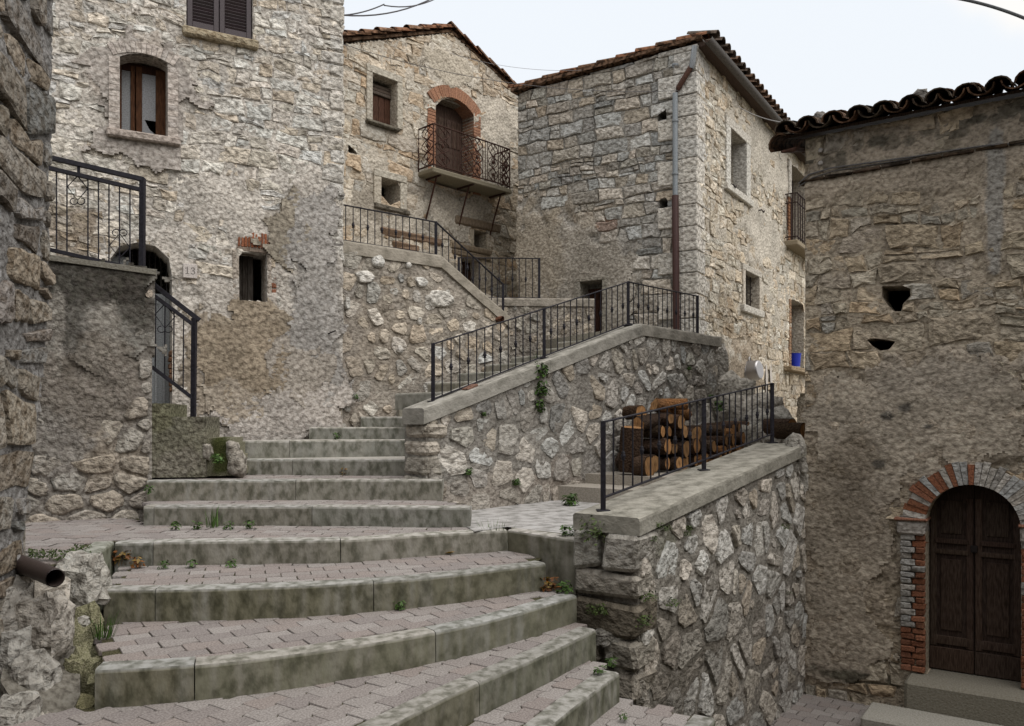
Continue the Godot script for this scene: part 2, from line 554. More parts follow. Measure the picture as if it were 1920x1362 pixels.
# A rubble or coursed wall: a rough mortar sheet with thickness plus one piece for each stone.
# o: poly (s, h), holes, cell, sw, sh, joint, prot, jit, ay, round, pal, mortar, raise (patches of plaster), stains ([.., colour]), count, skirt, sink, drop
func masonry(w: Dictionary, root: Node3D, o: Dictionary, part := "wall", piece := "stone") -> MeshInstance3D:
	var poly: PackedVector2Array = o.poly
	var holes: Array = o.get("holes", [])
	var raise: Array = o.get("raise", [])
	var stains: Array = o.get("stains", [])
	var bb := box_of(poly)
	var cell: float = o.cell
	var nx := maxi(1, int(ceil(bb.size.x / cell)))
	var ny := maxi(1, int(ceil(bb.size.y / cell)))
	var sink: float = o.get("sink", 0.02)
	var amp: float = o.get("amp", 0.008)
	var lift: float = o.get("lift", 0.03)
	var mcol: Color = o.mortar
	var hb := []
	for h in holes:
		hb.append(box_of(h).grow(cell * 2.0))
	var mb := MB.new()
	var qs := PackedVector2Array()
	var seed_off: float = o.get("seed", 0.0)
	for j in ny + 1:
		for i in nx + 1:
			var q := bb.position + Vector2(bb.size.x * i / nx, bb.size.y * j / ny)
			for k in holes.size():
				if hb[k].has_point(q):
					var best := Vector2.INF
					var hp: PackedVector2Array = holes[k]
					for e in hp.size():
						var c := Geometry2D.get_closest_point_to_segment(q, hp[e], hp[(e + 1) % hp.size()])
						if c.distance_squared_to(q) < best.distance_squared_to(q):
							best = c
					if best.distance_to(q) < cell * 0.72:
						q = best
			qs.append(q)
			var r := patch_at(raise, q)
			var t := -sink + lift * r + n_mid.get_noise_2d(q.x * 300.0 + seed_off, q.y * 300.0) * amp * 1.6 + n_fine.get_noise_2d(q.x * 700.0, q.y * 900.0 + seed_off) * amp * (1.0 - 0.5 * r)
			var shade := 1.0 + n_big.get_noise_2d(q.x * 110.0 + seed_off, q.y * 110.0) * 0.30 + n_fine.get_noise_2d(q.x * 420.0 + 9.0, q.y * 420.0) * 0.12
			var col := Color(mcol.r * shade, mcol.g * shade, mcol.b * shade)
			if r > 0.0 and o.has("plaster"):
				col = col.lerp((o.plaster as Color) * shade, r)
			for st in stains:
				var k := patch_at([st], q)
				if k > 0.0:
					col = col.lerp(st[3], k)
			mb.pt(wp(w, q.x, q.y, t), col)
	var keep := PackedByteArray()
	keep.resize(nx * ny)
	for j in ny:
		for i in nx:
			var a := j * (nx + 1) + i
			var c := (qs[a] + qs[a + 1] + qs[a + nx + 1] + qs[a + nx + 2]) * 0.25
			var ok := Geometry2D.is_point_in_polygon(c, poly)
			if ok:
				for k in holes.size():
					if hb[k].has_point(c) and Geometry2D.is_point_in_polygon(c, holes[k]):
						ok = false
			keep[j * nx + i] = 1 if ok else 0
			if ok:
				mb.quad_to(a, a + 1, a + nx + 2, a + nx + 1, w.n3)
	var skirt: float = o.get("skirt", 0.3)
	for j in ny:
		for i in nx:
			if not keep[j * nx + i]:
				continue
			var a := j * (nx + 1) + i
			for e in [[-1, 0, a, a + nx + 1], [1, 0, a + 1, a + nx + 2], [0, -1, a, a + 1], [0, 1, a + nx + 1, a + nx + 2]]:
				var i2: int = i + e[0]
				var j2: int = j + e[1]
				if i2 >= 0 and j2 >= 0 and i2 < nx and j2 < ny and keep[j2 * nx + i2]:
					continue
				var p: Vector3 = mb.v[e[2]]
				var q: Vector3 = mb.v[e[3]]
				var back: Vector3 = w.n3 * -skirt
				var out: Vector3 = w.d3 * e[0] + Vector3.UP * e[1]
				var k0 := mb.pt(p, mb.c[e[2]])
				mb.pt(q, mb.c[e[3]])
				mb.pt(q + back, mb.c[e[3]])
				mb.pt(p + back, mb.c[e[2]])
				mb.quad_to(k0, k0 + 1, k0 + 2, k0 + 3, out)
	var wall := put(part, mb, M[o.get("mortar_mat", "mortar")], root, true)
	if o.get("sw", 0.0) <= 0.0:
		return wall
	# stones: points in wavering courses, cells between them
	var sw: float = o.sw
	var shh: float = o.sh
	var jit: float = o.get("jit", 0.5)
	var ay: float = o.get("ay", 1.5)
	var joint: float = o.get("joint", 0.02)
	var rnd: float = o.get("round", 0.02)
	var pts := []
	var y := bb.position.y - shh
	var row := 0
	while y < bb.end.y + shh:
		var hh := shh * rng.randf_range(0.75, 1.35)
		var x := bb.position.x - sw * rng.randf_range(0.2, 1.2)
		while x < bb.end.x + sw:
			var ww := sw * rng.randf_range(0.5, 1.6)
			x += ww * 0.5
			pts.append(Vector2(x, y + hh * 0.5) + Vector2(rng.randf_range(-1, 1) * ww * 0.25, rng.randf_range(-1, 1) * hh * 0.5 * jit) + Vector2(0, n_big.get_noise_2d(x * 60.0 + row, y * 20.0) * 0.08))
			x += ww * 0.5
		y += hh
		row += 1
	for k in int(pts.size() * o.get("extra", 0.0)):
		pts.append(bb.position + Vector2(rng.randf() * bb.size.x, rng.randf() * bb.size.y))
	var angular: bool = o.get("angular", false)
	var raw := []
	if o.get("coursed", false):
		raw = coursed_cells(bb, sw, shh, o.get("wave", 0.04))
	var reach := maxf(sw, shh * ay) * 2.6
	for k in (0 if raw.size() else pts.size()):
		var p := pts[k] as Vector2
		if not bb.grow(sw * 0.4).has_point(p):
			continue
		var c := PackedVector2Array([p + Vector2(-sw, -shh) * 1.3, p + Vector2(sw, -shh) * 1.3, p + Vector2(sw, shh) * 1.3, p + Vector2(-sw, shh) * 1.3])
		for j in pts.size():
			if j == k:
				continue
			var d: Vector2 = pts[j] - p
			if absf(d.x) > reach or absf(d.y) > shh * 2.6:
				continue
			c = clip_half(c, p + d * 0.5, Vector2(d.x, d.y * ay * ay))
			if c.size() < 3:
				break
		raw.append([c, p])
	var cells := []
	for rc in raw:
		var c: PackedVector2Array = rc[0]
		var p: Vector2 = rc[1]
		var r := patch_at(raise, p)
		if r > 0.55 and rng.randf() < o.get("bury", 0.9):
			continue
		if rng.randf() < o.get("drop", 0.0):
			continue
		if c.size() < 3:
			continue
		c = biggest(Geometry2D.intersect_polygons(c, poly))
		for hk in holes.size():
			if c.size() > 2 and hb[hk].intersects(box_of(c)):
				c = biggest(Geometry2D.clip_polygons(c, holes[hk]))
		if c.size() < 3:
			continue
		if area_of(c) < 0.0:
			c.reverse()
		var rr := minf(rnd, sqrt(absf(area_of(c))) * 0.22)
		if angular:
			rr = minf(o.get("soft", 0.0), rr)
		var inner := biggest(Geometry2D.offset_polygon(c, -(joint * 0.5 + rr)))
		if inner.size() < 3:
			continue
		var full := inner if angular and rr <= 0.0 else biggest(Geometry2D.offset_polygon(inner, rr, Geometry2D.JOIN_ROUND))
		var a := absf(area_of(full))
		if a < o.get("min_area", 0.0015):
			continue
		cells.append([full, a, p])
	cells.sort_custom(func(a, b): return a[1] > b[1])
	var count: int = o.get("count", 300)
	var rest := MB.new()
	var pal: Array = o.pal
	for k in cells.size():
		var full: PackedVector2Array = cells[k][0]
		var col := vary(pal[rng.randi() % pal.size()], o.get("vary", 0.2))
		for st in stains:
			var q := patch_at([st], cells[k][2])
			if q > 0.0:
				col = col.lerp(st[3], q * 0.75)
		var prot: float = o.get("prot", 0.02) * rng.randf_range(0.35, 1.5)
		var n := 9 if cells[k][1] < 0.012 else (12 if cells[k][1] < 0.04 else 16)
		if k < count:
			var s := MB.new()
			stone_into(s, w, full, prot, col, n, o.get("lump", 0.25), angular)
			if s.ix.size():
				put(piece, s, M[o.get("stone_mat", "limestone")], wall, not angular)
		else:
			stone_into(rest, w, full, prot, col, n, o.get("lump", 0.25), angular)
	if rest.ix.size():
		var rs := put("small_stones", rest, M[o.get("stone_mat", "limestone")], wall, not angular)
		rs.set_meta("kind", "stuff")
	return wall

# a smoother skin of render over part of a wall, with a ragged outline; pts in photograph pixels
func plaster_patch(w: Dictionary, root: Node3D, pts: Array, col: Color, proud: float, holes := [], stains := [], called := "render_patch", m := "render") -> void:
	var p := px_poly(w, pts)
	var out := PackedVector2Array()
	for k in p.size():
		var a := p[k]
		var b := p[(k + 1) % p.size()]
		var n := maxi(1, int(a.distance_to(b) / 0.05))
		for j in n:
			var q := a.lerp(b, float(j) / n)
			out.append(q + Vector2(n_mid.get_noise_2d(q.x * 500.0, q.y * 500.0), n_mid.get_noise_2d(q.x * 500.0 + 77.0, q.y * 500.0)) * 0.14 + Vector2(n_mid.get_noise_2d(q.x * 130.0 + 5.0, q.y * 130.0), n_mid.get_noise_2d(q.x * 130.0, q.y * 130.0 + 41.0)) * 0.34)
	masonry(w, root, {"poly": out, "holes": holes, "cell": 0.022, "sw": 0.0, "amp": 0.009, "sink": -proud, "mortar": col, "mortar_mat": m, "skirt": 0.05, "stains": stains, "seed": p[0].x * 40.0, "shade": 0.5}, called)

# lumpy rock
func blob(mb: MB, c: Vector3, r: Vector3, rough: float, col: Color, seed_: float, n := 12) -> void:
	var rows := []
	var m := n / 2 + 1
	for j in m + 1:
		var th := PI * j / m
		var ring := []
		for i in n:
			var ph := TAU * i / n
			var d := Vector3(sin(th) * cos(ph), cos(th), sin(th) * sin(ph))
			var k := 1.0 + rough * (n_mid.get_noise_3d(d.x * 90.0 + seed_ * 57.0, d.y * 90.0, d.z * 90.0) * 1.6 + n_fine.get_noise_3d(d.x * 200.0, d.y * 200.0 + seed_ * 31.0, d.z * 200.0) * 0.5)
			d = Vector3(signf(d.x) * pow(absf(d.x), 0.75), signf(d.y) * pow(absf(d.y), 0.75), signf(d.z) * pow(absf(d.z), 0.75))
			ring.append(mb.pt(c + d * r * k, col))
		rows.append(ring)
	for j in m:
		for i in n:
			var i2 := (i + 1) % n
			mb.quad_to(rows[j][i], rows[j][i2], rows[j + 1][i2], rows[j + 1][i], (mb.v[rows[j][i]] + mb.v[rows[j + 1][i2]]) * 0.5 - c)

# ---------------------------------------------------------------- steps and paving
func smooth_line(pts: Array, times := 2) -> PackedVector2Array:
	var p := PackedVector2Array(pts)
	for k in times:
		var q := PackedVector2Array([p[0]])
		for i in p.size() - 1:
			q.append(p[i].lerp(p[i + 1], 0.25))
			q.append(p[i].lerp(p[i + 1], 0.75))
		q.append(p[p.size() - 1])
		p = q
	return p

func back_of(p: PackedVector2Array, i: int, side: float) -> Vector2:
	var t := (p[mini(i + 1, p.size() - 1)] - p[maxi(i - 1, 0)]).normalized()
	return Vector2(-t.y, t.x) * side

# concrete edging stones along a plan line; back lies to the left of the line when side is 1
func kerb(root: Node3D, line: PackedVector2Array, y: float, rise: float, width: float, side: float, block: float, top_c: Color, face_c: Color) -> void:
	var run := 0.0
	var cur := []
	var pieces := []
	for i in line.size():
		cur.append([line[i], back_of(line, i, side)])
		if i + 1 < line.size():
			var l := line[i].distance_to(line[i + 1])
			var left := block - run
			if l > left and line.size() > i + 1:
				var f := left / l
				var mid := line[i].lerp(line[i + 1], f)
				var bk := (back_of(line, i, side).lerp(back_of(line, i + 1, side), f)).normalized()
				cur.append([mid, bk])
				pieces.append(cur)
				cur = [[mid, bk]]
				run = l - left
			else:
				run += l
	if cur.size() > 1:
		pieces.append(cur)
	for pc in pieces:
		var mb := MB.new()
		var dy := rng.randf_range(-0.004, 0.004)
		var tc := vary(top_c, 0.10)
		var fc := vary(face_c, 0.14)
		var prof := [[width, -0.06], [width, 0.0], [0.024, 0.0], [0.006, -0.007], [0.0, -0.024], [0.001, -rise * 0.35], [0.0, -rise * 0.7], [0.0, -rise - 0.05]]
		# shrink the ends for a joint
		var a: Vector2 = pc[0][0]
		var b: Vector2 = pc[1][0]
		pc[0][0] = a + (b - a).normalized() * 0.003
		var e: int = pc.size() - 1
		var a2: Vector2 = pc[e][0]
		var b2: Vector2 = pc[e - 1][0]
		pc[e][0] = a2 + (b2 - a2).normalized() * 0.003
		var dense := []
		for k in pc.size() - 1:
			var m := maxi(1, int((pc[k][0] as Vector2).distance_to(pc[k + 1][0]) / 0.03))
			for j in m:
				var f := float(j) / m
				dense.append([(pc[k][0] as Vector2).lerp(pc[k + 1][0], f), ((pc[k][1] as Vector2).lerp(pc[k + 1][1], f)).normalized()])
		dense.append(pc[e])
		for k in dense.size():
			for q in prof.size():
				var w: Vector2 = dense[k][0] + dense[k][1] * prof[q][0]
				var wear := 0.0
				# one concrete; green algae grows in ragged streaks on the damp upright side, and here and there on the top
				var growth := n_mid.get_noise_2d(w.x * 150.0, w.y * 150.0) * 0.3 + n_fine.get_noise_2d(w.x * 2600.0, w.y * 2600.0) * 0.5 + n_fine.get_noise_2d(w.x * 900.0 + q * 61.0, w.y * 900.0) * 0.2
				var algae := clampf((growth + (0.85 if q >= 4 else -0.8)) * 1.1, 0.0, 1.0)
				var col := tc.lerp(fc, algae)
				mb.pt(at3(w - dense[k][1] * wear, y + prof[q][1] + dy + wear * 0.5), col)
		var n := prof.size()
		for k in dense.size() - 1:
			for q in n - 1:
				var i0 := k * n + q
				var out := Vector3.UP if q in [1, 2] else Vector3(-dense[k][1].x, 0.4, dense[k][1].y)
				if q == 0:
					out = -out
				mb.quad_to(i0, i0 + 1, i0 + n + 1, i0 + n, out)
		for en in [0, dense.size() - 1]:
			var i0: int = en * n
			var o: Vector2 = (dense[0][0] - dense[1][0]) if en == 0 else (dense[en][0] - dense[en - 1][0])
			for q in range(1, n - 1):
				mb.tri_to(i0, i0 + q, i0 + q + 1, Vector3(o.x, 0, -o.y))
		put("kerb_stone", mb, M.kerb, root, false)

const PAVER_L := 0.2
const PAVER_W := 0.135
var paver_meshes := []
func make_pavers() -> void:
	var l := PAVER_L
	var w := PAVER_W
	var a := 0.013
	var e := 0.012
	for variant in 6:
		var f := [[0.0, 0.0], [e, a], [l / 2 - e, a], [l / 2 + e, -a], [l - e, -a], [l, 0.0]]
		var outl := PackedVector2Array()
		for p in f:
			outl.append(Vector2(p[0], -p[1]))
		for k in range(5, -1, -1):
			outl.append(Vector2(f[k][0], f[k][1] + w))
		for k in outl.size():
			outl[k] += Vector2(rng.randf_range(-1, 1), rng.randf_range(-1, 1)) * 0.0015
		var top := biggest(Geometry2D.offset_polygon(outl, -0.0048))
		var side := biggest(Geometry2D.offset_polygon(outl, -0.0022))
		var n := mini(top.size(), side.size())
		var mb := MB.new()
		var tones := [Color(0.345, 0.322, 0.31), Color(0.385, 0.37, 0.36), Color(0.325, 0.298, 0.286), Color(0.36, 0.343, 0.332), Color(0.31, 0.294, 0.284), Color(0.345, 0.31, 0.296)]
		var col: Color = tones[variant]
		var c := Vector2(l / 2, w / 2)
		for k in top.size():
			mb.pt(Vector3(top[k].x - c.x, 0, -(top[k].y - c.y)), col)
		var tr := Geometry2D.triangulate_polygon(top)
		for k in range(0, tr.size(), 3):
			mb.tri_to(tr[k], tr[k + 1], tr[k + 2], Vector3.UP)
		# bevel and side: follow the nearest outline points
		var ring := []
		for k in top.size():
			var best := side[0]
			for q in side:
				if q.distance_squared_to(top[k]) < best.distance_squared_to(top[k]):
					best = q
			ring.append(best)
		for lv in [[-0.005], [-0.03]]:
			for k in top.size():
				mb.pt(Vector3(ring[k].x - c.x, lv[0], -(ring[k].y - c.y)), col)
		var m := top.size()
		for lv in 2:
			for k in m:
				var k2 := (k + 1) % m
				var out := Vector3(top[k].x + top[k2].x - 2 * c.x, 0.3, -(top[k].y + top[k2].y - 2 * c.y))
				mb.quad_to(lv * m + k, lv * m + k2, (lv + 1) * m + k2, (lv + 1) * m + k, out)
		var mesh := mb.commit(false, Vector3.ZERO)
		mesh.surface_set_material(0, M.paver)
		paver_meshes.append(mesh)

# pavers of one tread or landing: region in plan, rows along dir
func pave(root: Node3D, region: PackedVector2Array, y: float, dir: Vector2, anchor: Vector2, slope := Vector2.ZERO) -> void:
	var l := PAVER_L
	var w := PAVER_W
	dir = dir.normalized()
	var nrm := Vector2(-dir.y, dir.x)
	var lo := Vector2.INF
	var hi := -Vector2.INF
	for p in region:
		var q := Vector2((p - anchor).dot(dir), (p - anchor).dot(nrm))
		lo = lo.min(q)
		hi = hi.max(q)
	var ang := atan2(dir.y, dir.x)
	var k := int(floor(lo.y / w)) - 1
	while k * w < hi.y + w:
		var i := int(floor((lo.x - k * l * 0.5) / l)) - 1
		while i * l + k * l * 0.5 < hi.x + l:
			var q := anchor + dir * (i * l + k * l * 0.5 + l * 0.5) + nrm * (k * w + w * 0.5)
			if Geometry2D.is_point_in_polygon(q, region):
				var o := MeshInstance3D.new()
				o.name = "paver"
				o.mesh = paver_meshes[rng.randi() % paver_meshes.size()]
				root.add_child(o, true)
				var p := at3(q, y + rng.randf_range(-0.004, 0.002) + slope.dot(q - anchor))
				o.position = p - where[root]
				o.basis = Basis(Vector3.UP, ang) * Basis(Vector3.RIGHT, rng.randf_range(-0.012, 0.012)) * Basis(Vector3.BACK, rng.randf_range(-0.012, 0.012))
			i += 1
		k += 1

func sheet(called: String, region: PackedVector2Array, y: float, m: Material, col: Color, root: Node, thick := 0.0) -> MeshInstance3D:
	var mb := MB.new()
	var pts := []
	for p in region:
		pts.append(at3(p, y))
	if thick > 0.0:
		mb.prism(pts, Vector3(0, -thick, 0), col)
	else:
		for p in pts:
			mb.pt(p, col)
		var tr := Geometry2D.triangulate_polygon(region)
		for k in range(0, tr.size(), 3):
			mb.tri_to(tr[k], tr[k + 1], tr[k + 2], Vector3.UP)
	return put(called, mb, m, root, false)

# ---------------------------------------------------------------- ironwork
func bar_box(mb: MB, a: Vector3, b: Vector3, w: float, h: float, col: Color) -> void:
	var t := (b - a).normalized()
	var x := t.cross(Vector3.UP if absf(t.y) < 0.95 else Vector3(0, 0, 1)).normalized()
	var y := x.cross(t).normalized()
	mb.cbox((a + b) * 0.5, Basis(t, y, x), Vector3(a.distance_to(b), h, w), 0.002, col)

# railing on a line of base points; posts: indices of points that carry posts
func railing(root: Node3D, base: Array, height: float, spacing: float, col: Color, collars: bool, low := 0.055) -> void:
	var up := Vector3.UP
	for k in base.size():
		var p := MB.new()
		bar_box(p, base[k] + up * -0.01, base[k] + up * (height + 0.008), 0.036, 0.036, col)
		var post := put("post", p, M.iron, root)
		var pl := MB.new()
		pl.cbox(base[k] + up * 0.006, Basis.IDENTITY, Vector3(0.1, 0.012, 0.1), 0.003, col)
		put("base_plate", pl, M.iron, post)
	var count := 0
	for k in base.size() - 1:
		var a: Vector3 = base[k]
		var b: Vector3 = base[k + 1]
		var tb := MB.new()
		bar_box(tb, a + up * height, b + up * height, 0.032, 0.012, col)
		put("top_rail", tb, M.iron, root)
		var lb := MB.new()
		bar_box(lb, a + up * low, b + up * low, 0.026, 0.012, col)
		put("bottom_rail", lb, M.iron, root)
		var flat := Vector2(b.x - a.x, b.z - a.z).length()
		var n := maxi(2, int(round(flat / spacing)))
		for i in range(1, n):
			var q := a.lerp(b, float(i) / n)
			var s := MB.new()
			s.tube([q + up * low, q + up * (height - 0.004)], 0.0065, 6, col)
			var bal := put("baluster", s, M.iron, root, true)
			count += 1
			if collars and count % 2 == 0:
				var c := MB.new()
				var mid := q + up * lerpf(low, height, 0.47)
				c.lathe(mid - up * 0.035, up, [[0.0, 0.008], [0.008, 0.016], [0.018, 0.012], [0.03, 0.019], [0.042, 0.019], [0.052, 0.012], [0.062, 0.016], [0.07, 0.008]], 8, col)
				put("collar", c, M.iron, bal, true)

# ---------------------------------------------------------------- plants
func weed(label: String, p: Vector3, size: float, blades: int, kind: String, group := "", lean := Vector3.ZERO) -> void:
	size *= 1.15
	blades = int(blades * 1.3)
	var called: String = {"grass": "grass_tuft", "leafy": "weed", "moss": "moss_cushion", "dry": "withered_weed"}[kind]
	var t := thing(called, label, {"grass": "grass", "leafy": "weed", "moss": "moss", "dry": "weed"}[kind], p, group)
	var mb := MB.new()
	for k in blades:
		var a := rng.randf() * TAU
		var d := Vector3(cos(a), 0, sin(a))
		var side := Vector3(-d.z, 0, d.x)
		var g := rng.randf_range(0.6, 1.3)
		var col := Color(0.075 * g, 0.15 * g, 0.03 * g)
		var l := size * rng.randf_range(0.5, 1.1)
		var o := p + d * rng.randf() * size * 0.35 + side * rng.randf_range(-0.2, 0.2) * size
		if kind == "grass":
			var tip := o + Vector3.UP * l + d * l * rng.randf_range(0.1, 0.6) + lean * l
			var m := o.lerp(tip, 0.5) + Vector3.UP * l * 0.14
			var i := mb.pt(o - side * 0.004, col)
			mb.pt(o + side * 0.004, col)
			mb.pt(m + side * 0.003, col)
			mb.pt(m - side * 0.003, col)
			mb.pt(tip, col)
			mb.quad_to(i, i + 1, i + 2, i + 3, d)
			mb.tri_to(i + 3, i + 2, i + 4, d)
		else:
			if kind == "moss":
				col = Color(0.07 * g, 0.11 * g, 0.022 * g)
			elif kind == "dry":
				col = Color(0.22 * g, 0.09 * g, 0.025 * g) if rng.randf() < 0.6 else Color(0.3 * g, 0.2 * g, 0.05 * g)
			var hgt := rng.randf() * size * (0.5 if kind == "moss" else 0.8)
			var c := p + d * sqrt(rng.randf()) * size * 0.6 + Vector3.UP * hgt + lean * rng.randf() * size
			var lw := size * (0.10 if kind == "moss" else 0.22) * rng.randf_range(0.6, 1.3)
			var nrm := (Vector3.UP * rng.randf_range(0.3, 1.0) + d * rng.randf_range(-0.2, 1.0)).normalized()
			var x := nrm.cross(Vector3(cos(a * 3.0), 0.3, sin(a * 3.0))).normalized()
			var y := x.cross(nrm)
			var i := mb.pt(c - x * lw, col)
			mb.pt(c + y * lw * 0.55 - x * lw * 0.1 + nrm * lw * 0.1, col)
			mb.pt(c + x * lw, col)
			mb.pt(c - y * lw * 0.55 - x * lw * 0.1 + nrm * lw * 0.1, col)
			mb.quad_to(i, i + 1, i + 2, i + 3, nrm)
			if kind != "moss" and k % 2 == 0:
				var j := mb.pt(o, Color(col.r * 0.8, col.g * 0.7, col.b * 0.8))
				mb.pt(o + side * 0.004, col)
				mb.pt(c, col)
				mb.tri_to(j, j + 1, j + 2, d)
	put("leaves", mb, M.leaf, t)

func cable(label: String, pts: Array, r: float, col: Color, group := "") -> void:
	var mb := MB.new()
	mb.tube(pts, r, 6, col)
	var o := put("cable", mb, M.plain, self, true)
	tag(o, label, "cable", group)

func sag(a: Vector3, b: Vector3, drop: float, n := 10) -> Array:
	var out := []
	for k in n + 1:
		var f := float(k) / n
		out.append(a.lerp(b, f) - Vector3.UP * drop * 4.0 * f * (1.0 - f))
	return out

# half-round clay tile, axis along +x of the basis, y up; cover (arched) or channel (trough)
func tile_mesh(length: float, r1: float, r2: float, cover: bool, col: Color) -> ArrayMesh:
	var mb := MB.new()
	var n := 7
	var ids := []
	for e in 2:
		for sh_ in 2:
			for k in n + 1:
				var a := PI * k / n
				var r: float = (r1 if e == 0 else r2) - (0.014 if sh_ == 1 else 0.0)
				var y := sin(a) * r * (0.85)
				ids.append(mb.pt(Vector3(-length * 0.5 + length * e, y if cover else -y + r1 * 0.85, cos(a) * r), col))
	var m := n + 1
	var sgn := 1.0 if cover else -1.0
	for k in n:
		var out := Vector3(0, sin(PI * (k + 0.5) / n) * sgn, cos(PI * (k + 0.5) / n))
		mb.quad_to(k, k + 1, 2 * m + k + 1, 2 * m + k, out)
		mb.quad_to(m + k, m + k + 1, 3 * m + k + 1, 3 * m + k, -out)
		mb.quad_to(k, k + 1, m + k + 1, m + k, Vector3.LEFT)
		mb.quad_to(2 * m + k, 2 * m + k + 1, 3 * m + k + 1, 3 * m + k, Vector3.RIGHT)
	for k in [0, n]:
		mb.quad_to(k, m + k, 3 * m + k, 2 * m + k, Vector3.DOWN * sgn)
	var mesh := mb.commit(false, Vector3.ZERO)
	mesh.surface_set_material(0, M.clay)
	return mesh

func place(called: String, mesh: Mesh, root: Node3D, at: Vector3, b: Basis) -> MeshInstance3D:
	var o := MeshInstance3D.new()
	o.name = called
	o.mesh = mesh
	root.add_child(o, true)
	o.position = at - where[root]
	o.basis = b
	where[o] = at
	return o

# ================================================================ the place
const IRON := Color(0.022, 0.023, 0.032)
const RUSTY := Color(0.075, 0.032, 0.02)
var lime := [Color(0.60, 0.57, 0.52), Color(0.66, 0.64, 0.60), Color(0.53, 0.49, 0.43), Color(0.58, 0.56, 0.54)]

func _ready() -> void:
	rng.seed = 4711
	n_mid.seed = 3
	n_mid.frequency = 0.01
	n_mid.fractal_octaves = 3
	n_fine.seed = 4
	n_fine.frequency = 0.02
	n_fine.fractal_octaves = 3
	n_big.seed = 5
	n_big.frequency = 0.01
	n_big.fractal_octaves = 4
	view_and_light()
	make_materials()
	make_pavers()
	ground_and_street()
	steps()
	left_house()
	parapet_and_stair()
	near_left_wall()
	terrace_wall()
	stair_wall()
	alley_wall()
	upper_house()
	corner_house()
	right_house()
	firewood()
	wires()
	plants()
	added_shade_houses()

func view_and_light() -> void:
	var cam := Camera3D.new()
	cam.name = "camera"
	cam.projection = Camera3D.PROJECTION_FRUSTUM
	cam.near = 0.1
	cam.far = 900.0
	cam.size = 0.1 * 1362.0 / FOCAL
	cam.frustum_offset = Vector2(0.0, 0.1 * (HORIZON - 681.0) / FOCAL)
	cam.position = Vector3(0, EYE, 0)
	add_child(cam)
	cam.current = true
	var env := Environment.new()
	env.background_mode = Environment.BG_SKY
	var sky := Sky.new()
	var sm := ProceduralSkyMaterial.new()
	sm.sky_top_color = Color(0.69, 0.708, 0.73)
	sm.sky_horizon_color = Color(0.705, 0.716, 0.724)
	sm.sky_curve = 0.2
	sm.ground_bottom_color = Color(0.3, 0.28, 0.26)
	sm.ground_horizon_color = Color(0.75, 0.75, 0.74)
	sm.sun_angle_max = 1.0
	sky.sky_material = sm
	env.sky = sky
	env.background_energy_multiplier = 1.0
	env.tonemap_mode = Environment.TONE_MAPPER_LINEAR
	env.tonemap_exposure = 2.02
	env.sdfgi_enabled = true
	env.ssao_enabled = true
	env.ssil_enabled = true
	var we := WorldEnvironment.new()
	we.name = "sky_and_air"
	we.environment = env
	add_child(we)
	var sun := DirectionalLight3D.new()
	sun.name = "veiled_sun"
	sun.light_energy = 0.5
	sun.light_angular_distance = 70.0
	sun.light_color = Color(1.0, 0.992, 0.98)
	sun.shadow_enabled = true
	add_child(sun)
	sun.look_at_from_position(Vector3(7, 12, 4), Vector3.ZERO)

# ---------------------------------------------------------------- ground
func rect_poly(s0: float, s1: float, h0: float, h1: float) -> PackedVector2Array:
	return PackedVector2Array([Vector2(s0, h0), Vector2(s1, h0), Vector2(s1, h1), Vector2(s0, h1)])

func px_rect(w: Dictionary, u0: float, v0: float, u1: float, v1: float) -> PackedVector2Array:
	var um := (u0 + u1) * 0.5
	return rect_poly(sx(w, u0), sx(w, u1), sh(w, um, v1).y, sh(w, um, v0).y)

const STREET_Y := -2.97
func ground_and_street() -> void:
	var g := MB.new()
	g.quad(Vector3(-400, -0.02, 400), Vector3(400, -0.02, 400), Vector3(400, -0.02, -400), Vector3(-400, -0.02, -400), Color(0.16, 0.15, 0.12), Vector3.UP)
	var go := put("ground", g, M.concrete, self)
	tag(go, "bare earth ground under the village", "ground", "", "structure")
	# lower street of red pavers beside the right-hand house
	var st := setting("street_paving", "reddish interlocking pavers of the lower street by the arched cellar door", "street", Vector3(3, EYE + STREET_Y, -7))
	sheet("bed", PackedVector2Array([Vector2(0.6, 2.0), Vector2(7, 2.0), Vector2(7, 9.3), Vector2(2.2, 9.3), Vector2(0.6, 5.4)]), STREET_Y - 0.014, M.moss, Color(0.11, 0.10, 0.07), st)
	pave(st, PackedVector2Array([plan(1380, 6.6), plan(1800, 6.2), plan(1760, 8.2), plan(1500, 8.8), plan(1420, 8.0)]), STREET_Y, Vector2(0.8, -0.58), plan(1510, 8.7))

# ---------------------------------------------------------------- the curving steps
var step_lines := {}
func px_line(pts: Array, y: float) -> Array:
	return pts.map(func(p): return ground(p[0], p[1], y))

